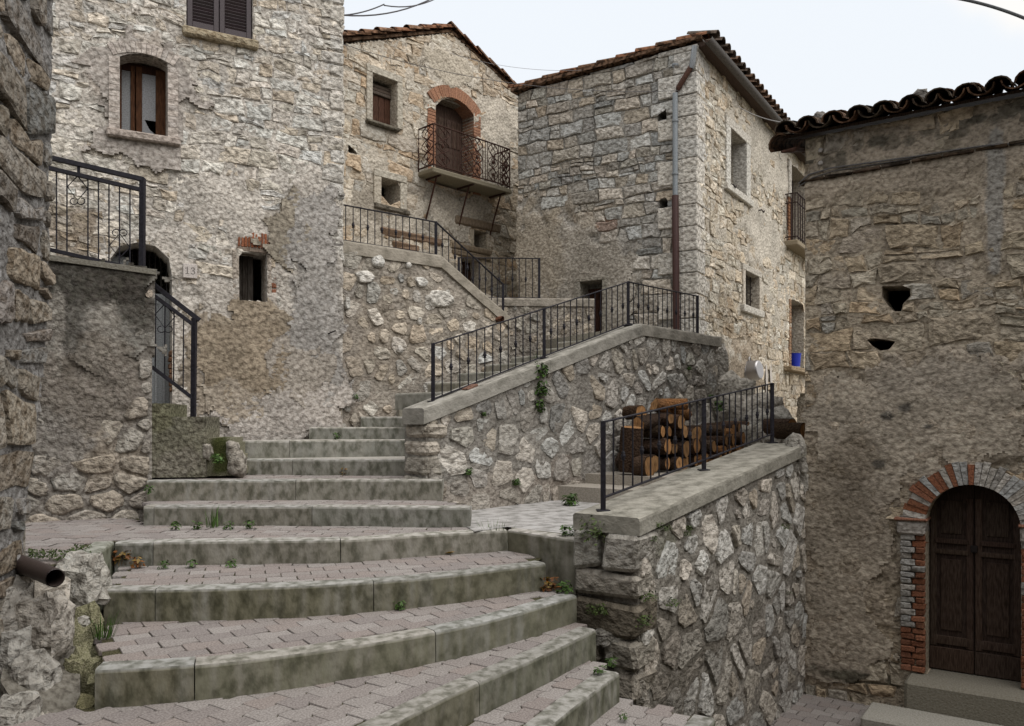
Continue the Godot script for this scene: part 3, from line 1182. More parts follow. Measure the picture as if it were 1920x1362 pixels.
func steps() -> void:
	var rows := [
		# name, height of the tread above the eye, height of its riser, front line in pixels
		["h", -1.80, 0.19, []],
		["g", -1.62, 0.18, [[1162, 1262], [1100, 1307], [1044, 1352], [930, 1450]]],
		["f", -1.434, 0.187, [[1118, 1180], [1009, 1233], [871, 1290], [747, 1352], [560, 1450], [200, 1640]]],
		["e", -1.247, 0.187, [[1082, 1116], [940, 1158], [802, 1187], [640, 1213], [448, 1238], [303, 1251], [176, 1257]]],
		["d", -1.051, 0.196, [[1024, 1056], [837, 1080], [640, 1095], [573, 1099], [345, 1106], [193, 1107]]],
		["c", -0.883, 0.168, [[951, 994], [802, 1002], [640, 1013], [528, 1014], [276, 1017], [214, 1018]]],
		["b", -0.72, 0.163, [[882, 952], [760, 951], [640, 950], [495, 949], [268, 949]]],
		["a", -0.541, 0.179, [[829, 901], [640, 900], [476, 901], [274, 902]]],
		["o", -0.385, 0.156, [[797, 862], [640, 862], [456, 861]]],
		["n", -0.205, 0.18, [[778, 824.5], [600, 826], [450, 827]]],
	]
	var lines := {}
	for r in rows:
		if r[3].size():
			lines[r[0]] = smooth_line(px_line(r[3], r[1]), 1)
	# the lowest visible tread: parallel to the step above it
	var gl: PackedVector2Array = lines["g"]
	var hl := PackedVector2Array()
	for i in gl.size():
		hl.append(gl[i] - back_of(gl, i, -1.0) * 0.62)
	lines["h"] = hl
	# the two highest ones lie at eye level: distances taken from the house wall they run into
	lines["m"] = PackedVector2Array([plan(778, 9.25), plan(579, 9.15)])
	lines["l"] = PackedVector2Array([plan(779, 9.75), plan(676, 9.62)])
	lines["k"] = PackedVector2Array([plan(790, 10.2), plan(748, 10.0)])
	var order := ["h", "g", "f", "e", "d", "c", "b", "a", "o", "n", "m", "l", "k"]
	var tops := {"h": -1.80, "g": -1.62, "f": -1.434, "e": -1.247, "d": -1.051, "c": -0.883, "b": -0.72, "a": -0.541, "o": -0.385, "n": -0.205, "m": -0.07, "l": 0.055, "k": 0.19}
	var says := {
		"h": "lowest step in view, its end tread against the rubble wall", "g": "step second from the bottom, running into the foot of the pillar",
		"f": "wide step of zigzag pavers below the longest riser", "e": "broad step with a dark mossy riser ending at the rock on one side",
		"d": "step with green weeds growing along the foot of its riser", "c": "step level with the side landing, orange leaves in its corner",
		"b": "wide step above the landing with grass along its foot", "a": "step reaching from the mossy block to the rough end of the stair wall",
		"o": "narrower concrete step speckled with pale lichen spots", "n": "short concrete step between the house and the stair wall",
		"m": "upper step of bare concrete with a small weed at its foot", "l": "second highest concrete step beside the rubble terrace wall", "k": "highest concrete step, partly behind the stair wall coping"}
	for k in order.size():
		var key: String = order[k]
		var line: PackedVector2Array = lines[key]
		var y: float = tops[key]
		var rise: float = y - tops[order[k - 1]] if k > 0 else 0.19
		var side := -1.0     # lines run from right to left, back lies away from the viewer
		var root := setting("step", says[key], "step", at3(line[line.size() / 2], y))
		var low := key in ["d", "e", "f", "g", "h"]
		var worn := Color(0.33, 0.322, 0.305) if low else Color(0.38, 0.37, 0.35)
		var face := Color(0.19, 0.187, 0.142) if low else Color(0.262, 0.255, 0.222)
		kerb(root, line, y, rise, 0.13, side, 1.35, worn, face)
		# tread: from the kerb's back to a little under the next riser
		var region := PackedVector2Array()
		for i in line.size():
			region.append(line[i] + back_of(line, i, side) * 0.125)
		if key == "c":
			landing(root, line, lines["b"], y)
			continue
		if k + 1 < order.size():
			var nx: PackedVector2Array = lines[order[k + 1]]
			if key == "h":
				nx = gl
			var back := []
			for i in nx.size():
				back.append(nx[i] + back_of(nx, i, side) * 0.06)
			if key == "d":
				back.insert(0, line[0] + Vector2(0.05, 0.55))
				back.append(line[line.size() - 1] + Vector2(-0.24, 0.85))
			if key == "e":
				back.append(line[line.size() - 1] + Vector2(-0.32, 0.7))
			if key == "f":
				back.append(nx[nx.size() - 1] + Vector2(-0.35, -0.2))
			if key in ["b", "a", "o", "n"]:
				back.append(line[line.size() - 1] + Vector2(-0.1, 0.5))
			back.reverse()
			# drop the part of the next line beyond this one's ends
			for p in back:
				region.append(p)
		else:
			region.append(line[line.size() - 1] + Vector2(0.3, 0.6))
			region.append(line[0] + Vector2(0.3, 0.6))
		if area_of(region) < 0.0:
			region.reverse()
		var fixed := biggest(Geometry2D.offset_polygon(region, 0.001))
		if low or key in ["b", "a"]:
			sheet("bed", fixed, y - 0.014, M.moss, Color(0.12, 0.11, 0.075), root)
			var mid := line.size() / 2
			var dir := line[0] - line[line.size() - 1]
			if key in ["f", "g", "h"]:
				dir = line[0] - line[mini(4, line.size() - 1)]
			pave(root, fixed, y - 0.004, dir, line[mid] + back_of(line, mid, side) * 0.135)
		else:
			sheet("tread", fixed, y - 0.004, M.concrete, Color(0.46, 0.44, 0.42), root)
	# hidden body below the treads so that nothing is hollow
	# flight that goes on upwards behind the stair wall
	for k in 7:
		var t := 0.95 + 0.5 * k
		var a := NW_O + NW_D * t + Vector2(-NW_D.y, NW_D.x) * 0.24
		var b := a + Vector2(-NW_D.y, NW_D.x) * 1.35
		var y := 0.32 + 0.135 * k
		var root := setting("step", "concrete step of the flight climbing behind the stair wall railing", "step", at3(a, y))
		kerb(root, PackedVector2Array([a, b]), y, 0.14, 0.5, -1.0, 2.0, Color(0.36, 0.345, 0.31), Color(0.3, 0.285, 0.25))

func landing(root: Node3D, line: PackedVector2Array, bl: PackedVector2Array, y: float) -> void:
	# the side landing at the foot of the upper flight: pavers to the left, smooth concrete to the right
	var end := line.size() - 1
	var lk0 := ground(214, 1015, y)
	var lk1 := ground(163, 1053, y)
	kerb(root, PackedVector2Array([lk0, lk0.lerp(lk1, 0.5), lk1]), y, 0.36, 0.13, -1.0, 1.4, Color(0.34, 0.34, 0.30), Color(0.20, 0.20, 0.145))
	var rk0 := ground(951, 994, y)
	var rk1 := ground(1080, 1013, y)
	kerb(root, PackedVector2Array([rk1, rk0]), y, 0.36, 0.13, -1.0, 1.4, Color(0.44, 0.42, 0.40), Color(0.20, 0.195, 0.15))
	var pav := PackedVector2Array()
	for i in line.size():
		pav.append(line[i] + back_of(line, i, -1.0) * 0.125)
	pav.append(lk0 + Vector2(-0.13, 0.02))
	pav.append(lk1 + Vector2(-0.16, -0.1))
	pav.append(plan(-10, 5.0))
	pav.append(plan(20, 7.7))
	pav.append(plan(258, 7.5))
	pav.append(bl[bl.size() - 1] + Vector2(-0.05, 0.05))
	for i in range(bl.size() - 1, -1, -1):
		pav.append(bl[i] + Vector2(0, 0.06))
	pav.append(bl[0] + Vector2(0.25, 0.3))
	if area_of(pav) < 0.0:
		pav.reverse()
	var fix := biggest(Geometry2D.offset_polygon(pav, 0.001))
	sheet("bed", fix, y - 0.014, M.moss, Color(0.12, 0.11, 0.075), root)
	pave(root, fix, y - 0.004, Vector2(1, 0.02), line[end] + Vector2(0, 0.14))
	var con := PackedVector2Array([bl[0] + Vector2(0.05, -0.3), rk0 + Vector2(0.0, 0.16), rk1 + Vector2(0.15, 0.12), plan(1250, 7.4), plan(1210, 9.6), plan(1060, 9.7), plan(870, 8.3), bl[0] + Vector2(-0.1, 0.25)])
	sheet("concrete_slab", con, y + 0.004, M.coping, Color(0.44, 0.43, 0.425), root)

# ---------------------------------------------------------------- house on the left, number 13
var HW: Dictionary
func wall_frame(root: Node3D, w: Dictionary, called: String, r: PackedVector2Array, side: float, top: float, proud: float, col: Color, m: Material) -> void:
	var b := box_of(r)
	for p in [[b.position.x - side, b.position.x, b.position.y, b.end.y], [b.end.x, b.end.x + side, b.position.y, b.end.y], [b.position.x - side, b.end.x + side, b.end.y + 0.002, b.end.y + top]]:
		var mb := MB.new()
		wbox(mb, w, p[0], p[1], p[2], p[3], -0.22, proud, 0.008, vary(col, 0.06), 0.004)
		put(called, mb, m, root)

func door_board(root: Node3D, w: Dictionary, r: PackedVector2Array, depth: float, col: Color, m: Material, called: String) -> MeshInstance3D:
	var b := box_of(r).grow(0.04)
	var mb := MB.new()
	wbox(mb, w, b.position.x, b.end.x, b.position.y, b.end.y, -depth - 0.03, -depth, 0.003, col)
	return put(called, mb, m, root)

# the other walls of a building, so that its rooms are real and closed: a chain of plan points, floor and ceiling heights
func shell(root: Node3D, chain: Array, h0: float, h1: float, col: Color, segs := 3) -> void:
	var mid := Vector2.ZERO
	for p in chain:
		mid += p / chain.size()
	for k in segs:
		var a: Vector2 = chain[k]
		var b: Vector2 = chain[k + 1]
		var n := Vector2((b - a).y, -(b - a).x).normalized()
		if n.dot(mid - a) < 0.0:
			n = -n
		var mb := MB.new()
		var y := h0 - EYE
		mb.prism([at3(a, y), at3(b, y), at3(b + n * 0.16, y), at3(a + n * 0.16, y)], Vector3(0, h1 - h0, 0), col)
		put("rear_wall", mb, M.mortar, root)
	for q in [["floor", h0 + 0.02], ["ceiling", h1 - 0.1]]:
		var pts := []
		for p in chain:
			pts.append(at3(p + (mid - p).normalized() * 0.03, q[1] - EYE))
		var mb := MB.new()
		mb.prism(pts, Vector3(0, 0.06, 0), Color(0.34, 0.31, 0.27))
		put(q[0], mb, M.render, root)

func body_behind(root: Node3D, w: Dictionary, s0: float, s1: float, h0: float, h1: float, deep: float, col: Color) -> void:
	var o: Vector2 = w.o
	shell(root, [o + w.d * (s0 + 0.02) - w.n * 0.06, o + w.d * (s0 + 0.02) - w.n * deep, o + w.d * (s1 - 0.02) - w.n * deep, o + w.d * (s1 - 0.02) - w.n * 0.06], h0, h1, col)

func left_house() -> void:
	HW = plane(plan(20, 8.02), plan(642, 9.6))
	var w := HW
	var root := thing("stone_house", "tall rubble stone house with eroded plaster, purple brown shutters and the number 13", "house", wp(w, w.len * 0.6, EYE - 0.6, 0))
	var win := px_poly(w, [[224, 252], [224, 109], [245, 104], [267, 104.5], [292, 110.5], [313, 122], [313, 262]])
	win[0].y = win[6].y
	var shut := px_rect(w, 349, -70, 473, 66)
	var low := px_rect(w, 447, 474, 500, 566)
	var door := px_poly(w, [[206, 790], [206, 486], [222, 464], [255, 455], [290, 462], [316, 486], [322, 520], [322, 790]])
	var top := EYE + 6.6
	var poly := PackedVector2Array([Vector2(0, EYE - 0.7), Vector2(w.len, EYE - 0.7), Vector2(w.len, top), Vector2(0, top)])
	var raise := px_patches(w, [[262, 178, 92, 118, 1.0], [470, 640, 125, 170, 1.0], [600, 520, 60, 180, 0.95], [440, 770, 200, 70, 1.0], [330, 640, 60, 120, 0.9], [585, 370, 40, 70, 0.7], [420, 380, 90, 60, 0.6], [330, 470, 40, 60, 0.7], [500, 430, 90, 40, 0.6]])
	var stains := px_patches(w, [
		
		[600, 560, 50, 170, 0.6, Color(0.27, 0.265, 0.26)], [590, 450, 60, 70, 0.6, Color(0.25, 0.24, 0.235)], [545, 430, 50, 50, 0.5, Color(0.21, 0.175, 0.13)],
		[130, 440, 60, 70, 0.7, Color(0.25, 0.19, 0.13)], [262, 165, 84, 105, 0.55, Color(0.43, 0.375, 0.33)], [275, 290, 60, 22, 0.6, Color(0.32, 0.25, 0.21)],
		[540, 740, 60, 40, 0.7, Color(0.6, 0.57, 0.54)], [575, 570, 22, 12, 0.9, Color(0.72, 0.7, 0.66)], [470, 755, 26, 18, 0.8, Color(0.66, 0.63, 0.6)]])
	masonry(w, root, {"poly": poly, "holes": [win, shut, low, door], "cell": 0.025, "sw": 0.19, "sh": 0.11, "joint": 0.008, "prot": 0.018, "jit": 0.8, "ay": 1.55, "extra": 0.55, "angular": true, "coursed": true, "wave": 0.06, "amp": 0.009,
		"sink": -0.008, "lift": 0.03, "raise": raise, "stains": stains, "pal": [Color(0.698, 0.674, 0.633), Color(0.769, 0.753, 0.720), Color(0.626, 0.589, 0.536), Color(0.680, 0.668, 0.655), Color(0.645, 0.595, 0.522)], "mortar": Color(0.632, 0.601, 0.559), "plaster": Color(0.581, 0.546, 0.503), "count": 300, "skirt": 0.36, "lump": 0.4})
	# pale corner stones
	var h := EYE - 0.2
	var k := 0
	while h < top:
		var hh := rng.randf_range(0.13, 0.24)
		if h > EYE + 1.9:
			var mb := MB.new()
			var lw := 0.26 if k % 2 == 0 else 0.16
			wbox(mb, w, w.len - lw, w.len + 0.012, h + 0.008, h + hh - 0.008, -0.16 - lw * 0.5, 0.028, 0.014, vary(Color(0.66, 0.645, 0.62), 0.08), 0.012)
			put("corner_stone", mb, M.limestone, root)
		h += hh
		k += 1
	body_behind(root, w, 0.0, w.len - 0.03, 0.2, top, 5.0, Color(0.5, 0.46, 0.4))
	# upper window with louvred shutters
	var sb := box_of(shut)
	var mid := sx(w, 411)
	for p in [[sb.position.x + 0.01, mid - 0.004], [mid + 0.004, sb.end.x - 0.01]]:
		var leaf := MB.new()
		var c := Color(0.060, 0.045, 0.052)
		for q in [[p[0], p[0] + 0.055, sb.position.y + 0.01, sb.end.y], [p[1] - 0.055, p[1], sb.position.y + 0.01, sb.end.y], [p[0] + 0.055, p[1] - 0.055, sb.position.y + 0.01, sb.position.y + 0.1], [p[0] + 0.055, p[1] - 0.055, sb.end.y - 0.1, sb.end.y]]:
			wbox(leaf, w, q[0], q[1], q[2], q[3], -0.045, -0.005, 0.004, c)
		var lf := put("shutter", leaf, M.paint, root)
		var y := sb.position.y + 0.115
		while y < sb.end.y - 0.1:
			var sl := MB.new()
			var bs := Basis(w.d3, Vector3.UP, w.n3) * Basis(Vector3.RIGHT, 0.6)
			sl.cbox(wp(w, (p[0] + p[1]) * 0.5, y, -0.026), bs, Vector3(p[1] - p[0] - 0.11, 0.042, 0.008), 0.002, vary(Color(0.055, 0.04, 0.045), 0.1))
			put("slat", sl, M.paint, lf)
			y += 0.036
	var sill := MB.new()
	wbox(sill, w, sx(w, 341), sx(w, 483), sb.position.y - 0.1, sb.position.y - 0.002, -0.2, 0.09, 0.018, Color(0.38, 0.33, 0.25), 0.006)
	put("window_sill", sill, M.warm_stone, root)
	# arched window with rendered brick surround, one pane broken
	var wb := box_of(win)
	var sill2 := MB.new()
	wbox(sill2, w, sx(w, 199), sx(w, 337), wb.position.y - 0.075, wb.position.y + 0.004, -0.2, 0.12, 0.014, Color(0.44, 0.385, 0.35), 0.006)
	put("window_sill", sill2, M.render, root)
	plaster_patch(w, root, [[186, 82], [330, 92], [352, 140], [352, 300], [300, 326], [180, 300], [178, 180]], Color(0.481, 0.446, 0.418), 0.048, [win])
	plaster_patch(w, root, [[560, 330], [628, 340], [632, 600], [636, 790], [560, 770], [530, 640], [575, 560], [530, 470]], Color(0.41, 0.395, 0.38), 0.05)
	plaster_patch(w, root, [[385, 610], [440, 585], [500, 600], [545, 650], [540, 720], [470, 770], [400, 760], [365, 700]], Color(0.37, 0.312, 0.242), 0.056, [low])
	plaster_patch(w, root, [[415, 585], [520, 592], [575, 625], [530, 650], [430, 620]], Color(0.39, 0.335, 0.265), 0.05, [low])
	plaster_patch(w, root, [[345, 690], [420, 720], [500, 770], [470, 800], [360, 800]], Color(0.42, 0.37, 0.31), 0.06)
	plaster_patch(w, root, [[520, 640], [585, 630], [600, 700], [560, 760], [515, 730]], Color(0.42, 0.385, 0.345), 0.058)
	plaster_patch(w, root, [[350, 560], [400, 545], [415, 600], [385, 680], [395, 770], [340, 790], [335, 640]], Color(0.40, 0.35, 0.29), 0.048, [door])
	plaster_patch(w, root, [[420, 770], [520, 745], [630, 730], [636, 815], [420, 830]], Color(0.53, 0.495, 0.465), 0.058)
	plaster_patch(w, root, [[515, 395], [560, 380], [580, 440], [545, 490], [508, 470]], Color(0.36, 0.325, 0.27), 0.048, [low])
	var pink := Color(0.56, 0.51, 0.475)
	for sd in [0, 1]:
		var y := wb.position.y + 0.006
		var x0: float = wb.position.x - 0.105 if sd == 0 else wb.end.x + 0.002
		while y < wb.end.y - 0.14:
			var mb := MB.new()
			wbox(mb, w, x0, x0 + 0.103, y, y + 0.0575, -0.2, 0.064 + rng.randf_range(-0.002, 0.002), 0.002, vary(pink, 0.05))
			put("surround_brick", mb, M.render, root)
			y += 0.059
	var cx := (wb.position.x + wb.end.x) * 0.5
	var half := wb.size.x * 0.5 + 0.02
	var rise := 0.055
	var rad := (half * half + rise * rise) / (2.0 * rise)
	var cy := wb.end.y - rad
	var span := asin(half / rad) * 1.18
	var nb := 13
	for i in nb:
		var a0 := -span + 2.0 * span * i / nb
		var a1 := -span + 2.0 * span * (i + 1) / nb - 0.006
		var mb := MB.new()
		var q := []
		for e in [[a0, rad + 0.002], [a1, rad + 0.002], [a1, rad + 0.12], [a0, rad + 0.12]]:
			q.append(wp(w, cx + sin(e[0]) * e[1], cy + cos(e[0]) * e[1], -0.2))
		mb.prism(q, w.n3 * 0.264, vary(pink, 0.06))
		put("arch_brick", mb, M.render, root)
	var brown := Color(0.12, 0.058, 0.03)
	var t0 := -0.2
	var wood := MB.new()
	for q in [[224, 229], [246, 254], [256, 268], [294, 313]]:
		wbox(wood, w, sx(w, q[0]), sx(w, q[1]), wb.position.y + 0.01, wb.end.y - 0.05, t0 - 0.03, t0 + 0.012, 0.004, brown)
	wbox(wood, w, wb.position.x, wb.end.x, wb.position.y + 0.004, wb.position.y + 0.05, t0 - 0.03, t0 + 0.008, 0.004, brown)
	wbox(wood, w, wb.position.x, wb.end.x, wb.end.y - 0.11, wb.end.y - 0.02, t0 - 0.03, t0 + 0.008, 0.004, brown * 0.4)
	var casement := put("casement", wood, M.wood, root)
	var p1 := MB.new()
	wbox(p1, w, sx(w, 229), sx(w, 246), wb.position.y + 0.05, wb.end.y - 0.1, t0 - 0.012, t0 - 0.008, 0.001, Color(0.25, 0.27, 0.285))
	put("pane", p1, M.paint, casement, false, "dusty grey window pane")
	# the broken pane: its lower right corner is gone
	var p2 := MB.new()
	var a := sx(w, 268)
	var b := sx(w, 294)
	var y0 := wb.position.y + 0.05
	var y1 := wb.end.y - 0.1
	var hy := sh(w, 281, 214).y
	var hb := sh(w, 281, 240).y
	p2.prism([wp(w, a, y0, t0 - 0.01), wp(w, b, y0, t0 - 0.01), wp(w, b, hb, t0 - 0.01), wp(w, lerpf(a, b, 0.55), hb + 0.05, t0 - 0.01), wp(w, lerpf(a, b, 0.28), hy - 0.03, t0 - 0.01), wp(w, lerpf(a, b, 0.2), hy, t0 - 0.01), wp(w, b, hy, t0 - 0.01), wp(w, b, y1, t0 - 0.01), wp(w, a, y1, t0 - 0.01)], w.n3 * 0.004, Color(0.27, 0.29, 0.31))
	put("pane", p2, M.paint, casement, false, "dusty window pane with its lower corner broken away")
	# small lower window: plank shutter, wooden lintel and brick relieving course
	var lb := box_of(low)
	pass
	for i in 3:
		var pk := MB.new()
		var xx := lb.position.x + lb.size.x * (0.05 + 0.2 * i)
		wbox(pk, w, xx, xx + lb.size.x * 0.19, lb.position.y, lb.end.y, -0.25, -0.235 + 0.004 * i, 0.003, vary(Color(0.075, 0.068, 0.06), 0.2))
		put("plank", pk, M.wood, root)
	for q in [[lb.position.x - 0.07, lb.position.x, lb.position.y - 0.02, lb.end.y + 0.01], [lb.end.x, lb.end.x + 0.05, lb.position.y, lb.end.y + 0.01]]:
		var jm := MB.new()
		wbox(jm, w, q[0], q[1], q[2], q[3], -0.2, 0.03, 0.008, Color(0.46, 0.41, 0.36), 0.006)
		put("jamb", jm, M.mortar, root)
	var ln := MB.new()
	wbox(ln, w, lb.position.x - 0.02, lb.end.x + 0.04, lb.end.y, lb.end.y + 0.05, -0.2, 0.022, 0.006, Color(0.33, 0.28, 0.235), 0.005)
	put("lintel", ln, M.wood, root)
	for i in 11:
		var bk := MB.new()
		var xx := lb.position.x - 0.01 + i * 0.036
		var hgt := rng.randf_range(0.1, 0.19)
		wbox(bk, w, xx, xx + 0.031, lb.end.y + 0.055, lb.end.y + 0.055 + hgt, -0.1, 0.034 + rng.randf_range(-0.012, 0.008), 0.005, vary(Color(0.42, 0.19, 0.11), 0.25), 0.004)
		put("brick", bk, M.brick, root)
	for i in 4:
		var bk := MB.new()
		wbox(bk, w, lb.position.x + 0.02 + i * 0.085, lb.position.x + 0.1 + i * 0.085, lb.position.y - 0.055, lb.position.y + rng.randf_range(-0.01, 0.012), -0.2, 0.035, 0.012, vary(Color(0.6, 0.57, 0.53), 0.12), 0.01)
		put("sill_stone", bk, M.limestone, root)
	for i in 3:
		var bk := MB.new()
		wbox(bk, w, lb.end.x + 0.052, lb.end.x + 0.1, lb.position.y + 0.1 + i * 0.07, lb.position.y + 0.155 + i * 0.07, -0.1, 0.03, 0.006, vary(Color(0.40, 0.2, 0.13), 0.2), 0.006)
		put("brick", bk, M.brick, root)
	# door with pale blue grey leaves and a barred fanlight
	var db := box_of(door)
	var blue := Color(0.30, 0.33, 0.35)
	var dl := MB.new()
	wbox(dl, w, sx(w, 206), sx(w, 246), db.position.y, sh(w, 230, 474).y, -0.3, -0.24, 0.004, blue)
	put("door_leaf", dl, M.paint, root)
	var dr := MB.new()
	var ht := sh(w, 300, 545).y
	wbox(dr, w, sx(w, 262), sx(w, 322), db.position.y, ht, -0.30, -0.25, 0.004, blue)
	var dro := put("door_leaf", dr, M.paint, root)
	for q in [[262, 270], [292, 298], [308, 313]]:
		var st := MB.new()
		wbox(st, w, sx(w, q[0]), sx(w, q[1]), db.position.y + 0.2, ht - 0.03, -0.25, -0.232, 0.004, blue * 1.05)
		put("moulding", st, M.paint, dro)
	var kn := MB.new()
	wbox(kn, w, sx(w, 268), sx(w, 300), ht - 0.12, ht - 0.05, -0.25, -0.225, 0.004, blue * 0.95)
	put("moulding", kn, M.paint, dro)
	for i in 7:
		var br := MB.new()
		var s := lerpf(sx(w, 250), sx(w, 316), i / 6.0)
		br.tube([wp(w, s, ht, -0.26), wp(w, s, db.end.y - 0.02 - absf(i - 2.0) * 0.012, -0.26)], 0.008, 6, Color(0.03, 0.028, 0.026))
		put("fanlight_bar", br, M.iron, root, true)
	# arch of rough voussoirs
	var ac := sx(w, 264)
	var ar := (sx(w, 322) - sx(w, 206)) * 0.5
	var ay := db.end.y - ar * 0.62
	for i in 11:
		var a0 := PI * (0.06 + 0.88 * i / 11.0)
		var a1 := PI * (0.06 + 0.88 * (i + 0.9) / 11.0)
		var q := []
		for e in [[a0, 1.0], [a1, 1.0], [a1, 1.17], [a0, 1.17]]:
			q.append(wp(w, ac - cos(e[0]) * ar * e[1], ay + sin(e[0]) * ar * 0.62 * e[1] * 1.02, -0.2))
		var mb := MB.new()
		mb.prism(q, w.n3 * rng.randf_range(0.18, 0.22), vary(Color(0.40, 0.34, 0.26), 0.15))
		put("arch_stone", mb, M.warm_stone, root)
	# brick showing in the door jamb
	for i in 7:
		var bk := MB.new()
		wbox(bk, w, sx(w, 323) - 0.03, sx(w, 323) + 0.05, EYE + 0.32 + i * 0.065, EYE + 0.375 + i * 0.065, -0.15, 0.022, 0.008, vary(Color(0.30, 0.19, 0.125), 0.25), 0.008)
		put("brick", bk, M.brick, root)
	# roof above the frame
	var rf := MB.new()
	wbox(rf, w, -0.3, w.len + 0.25, top, top + 0.12, -5.0, 0.35, 0.02, Color(0.28, 0.14, 0.09))
	put("roof", rf, M.clay, root)
	# number plaque
	var pl := sh(w, 355, 510)
	var pq := thing("house_number_plaque", "small marble plaque with the number 13 fixed to the house wall", "plaque", wp(w, pl.x, pl.y, 0.02))
	var pm := MB.new()
	wbox(pm, w, pl.x - 0.072, pl.x + 0.072, pl.y - 0.078, pl.y + 0.078, 0.0, 0.062, 0.005, Color(0.66, 0.63, 0.6))
	var plate := put("plate", pm, M.paint, pq)
	var tm := TextMesh.new()
	var f := SystemFont.new()
	f.font_names = PackedStringArray(["Droid Serif"])
	tm.font = f
	tm.text = "13"
	tm.font_size = 64
	tm.pixel_size = 0.0016
	tm.depth = 0.003
	var ink := StandardMaterial3D.new()
	ink.albedo_color = Color(0.42, 0.40, 0.385)
	ink.roughness = 0.9
	tm.material = ink
	var tn := place("numeral", tm, plate, wp(w, pl.x, pl.y, 0.063), Basis(w.d3, Vector3.UP, w.n3))
	tn.position = wp(w, pl.x, pl.y, 0.063) - where[plate]

# ---------------------------------------------------------------- parapet, mossy stair and its railing
func parapet_and_stair() -> void:
	var w := plane(plan(40, 7.0), plan(290, 7.45))
	var root := thing("parapet_wall", "high grey plastered parapet wall stained black along its top, railing above", "wall", wp(w, w.len * 0.5, EYE - 0.9, 0))
	var top0 := EYE + 1.46
	var top1 := EYE + 1.36
	var poly := PackedVector2Array([Vector2(-0.3, EYE - 1.0), Vector2(w.len - 0.04, EYE - 1.0), Vector2(w.len, top1), Vector2(0, top0), Vector2(-0.3, top0)])
	var raise := px_patches(w, [[150, 600, 150, 130, 1.0], [130, 800, 90, 110, 1.0], [200, 720, 80, 60, 0.8]])
	var stains := px_patches(w, [[190, 530, 110, 60, 0.85, Color(0.055, 0.05, 0.042)], [130, 590, 30, 120, 0.7, Color(0.10, 0.095, 0.085)], [250, 570, 45, 70, 0.7, Color(0.075, 0.07, 0.06)], [200, 620, 40, 60, 0.8, Color(0.34, 0.32, 0.29)], [170, 720, 110, 90, 0.5, Color(0.2, 0.17, 0.14)], [205, 870, 62, 50, 0.8, Color(0.44, 0.39, 0.33)], [110, 620, 14, 70, 0.7, Color(0.36, 0.34, 0.31)]])
	masonry(w, root, {"poly": poly, "cell": 0.025, "sw": 0.28, "sh": 0.15, "joint": 0.02, "prot": 0.02, "jit": 0.6, "ay": 1.4, "round": 0.02, "amp": 0.014, "sink": 0.006, "lift": 0.03, "raise": raise, "stains": stains,
		"pal": [Color(0.448, 0.423, 0.390), Color(0.389, 0.356, 0.323), Color(0.514, 0.481, 0.440)], "mortar": Color(0.320, 0.301, 0.278), "plaster": Color(0.329, 0.309, 0.286), "skirt": 0.3, "seed": 50.0})
	plaster_patch(w, root, [[60, 500], [282, 530], [276, 640], [200, 690], [60, 660]], Color(0.264, 0.253, 0.233), 0.03, [], stains)
	var cap := MB.new()
	var c0 := wp(w, -0.3, top0 + 0.02, -0.13)
	var c1 := wp(w, w.len + 0.01, top1 + 0.02, -0.13)
	bar_box(cap, c0, c1, 0.36, 0.05, Color(0.22, 0.21, 0.185))
	put("coping", cap, M.concrete, root)
	# stair landing behind it, in front of the door
	var fl := setting("stair_landing", "small concrete landing in front of the arched blue door", "landing", at3(plan(180, 7.9), 0.1))
	sheet("floor", PackedVector2Array([plan(30, 7.3), plan(285, 7.75), plan(318, 7.7), plan(330, 8.65), plan(30, 8.0)]), 0.17, M.concrete, Color(0.35, 0.33, 0.3), fl, 0.9)
	# mossy stair block
	var bw := plane(plan(262, 7.46), plan(452, 7.62))
	var blk := thing("stair_block", "mossy green plastered block of the short stair below the sloping railing", "stair", wp(bw, 0.5, EYE - 0.5, 0))
	var moss := Color(0.20, 0.193, 0.15)
	var bp := PackedVector2Array([Vector2(0, EYE - 0.56), sh(bw, 386, 895), sh(bw, 386, 783), sh(bw, 322, 783), sh(bw, 320, 757), sh(bw, 262, 757)])
	bp[0] = Vector2(0, bp[1].y)
	masonry(bw, blk, {"poly": bp, "cell": 0.025, "sw": 0.0, "amp": 0.01, "sink": 0.0, "mortar": moss, "mortar_mat": "mortar", "skirt": 0.7, "stains": px_patches(bw, [[340, 865, 60, 30, 0.7, Color(0.27, 0.25, 0.215)], [300, 780, 30, 30, 0.6, Color(0.22, 0.22, 0.14)], [375, 790, 14, 14, 0.8, Color(0.16, 0.15, 0.12)]]), "seed": 90.0})
	var bp2 := PackedVector2Array([sh(bw, 386, 893), sh(bw, 450, 893), sh(bw, 436, 824), sh(bw, 386, 822)])
	masonry(bw, blk, {"poly": bp2, "cell": 0.025, "sw": 0.0, "amp": 0.012, "sink": 0.05, "mortar": Color(0.333, 0.322, 0.283), "mortar_mat": "moss", "skirt": 0.6, "stains": px_patches(bw, [[412, 855, 26, 40, 0.9, Color(0.075, 0.09, 0.025)], [443, 870, 10, 22, 0.8, Color(0.4, 0.38, 0.34)]]), "seed": 20.0}, "lower_block")
	for q in [[452, 862, 0.13], [444, 836, 0.09], [398, 838, 0.08]]:
		var st := MB.new()
		var p := sh(bw, q[0] - 10, q[1] + 8)
		blob(st, wp(bw, p.x, p.y, -0.05), Vector3(q[2] * 0.6, q[2], 0.09), 0.3, Color(0.36, 0.34, 0.31), q[0])
		put("rubble_stone", st, M.limestone, blk, true)
	# wrought iron railing: level part on the parapet, sloping part down the stair
	var rail := thing("stair_railing", "dark iron railing with diamond and scroll ornaments on the parapet and stair", "railing", wp(w, w.len * 0.5, EYE + 1.4, -0.12))
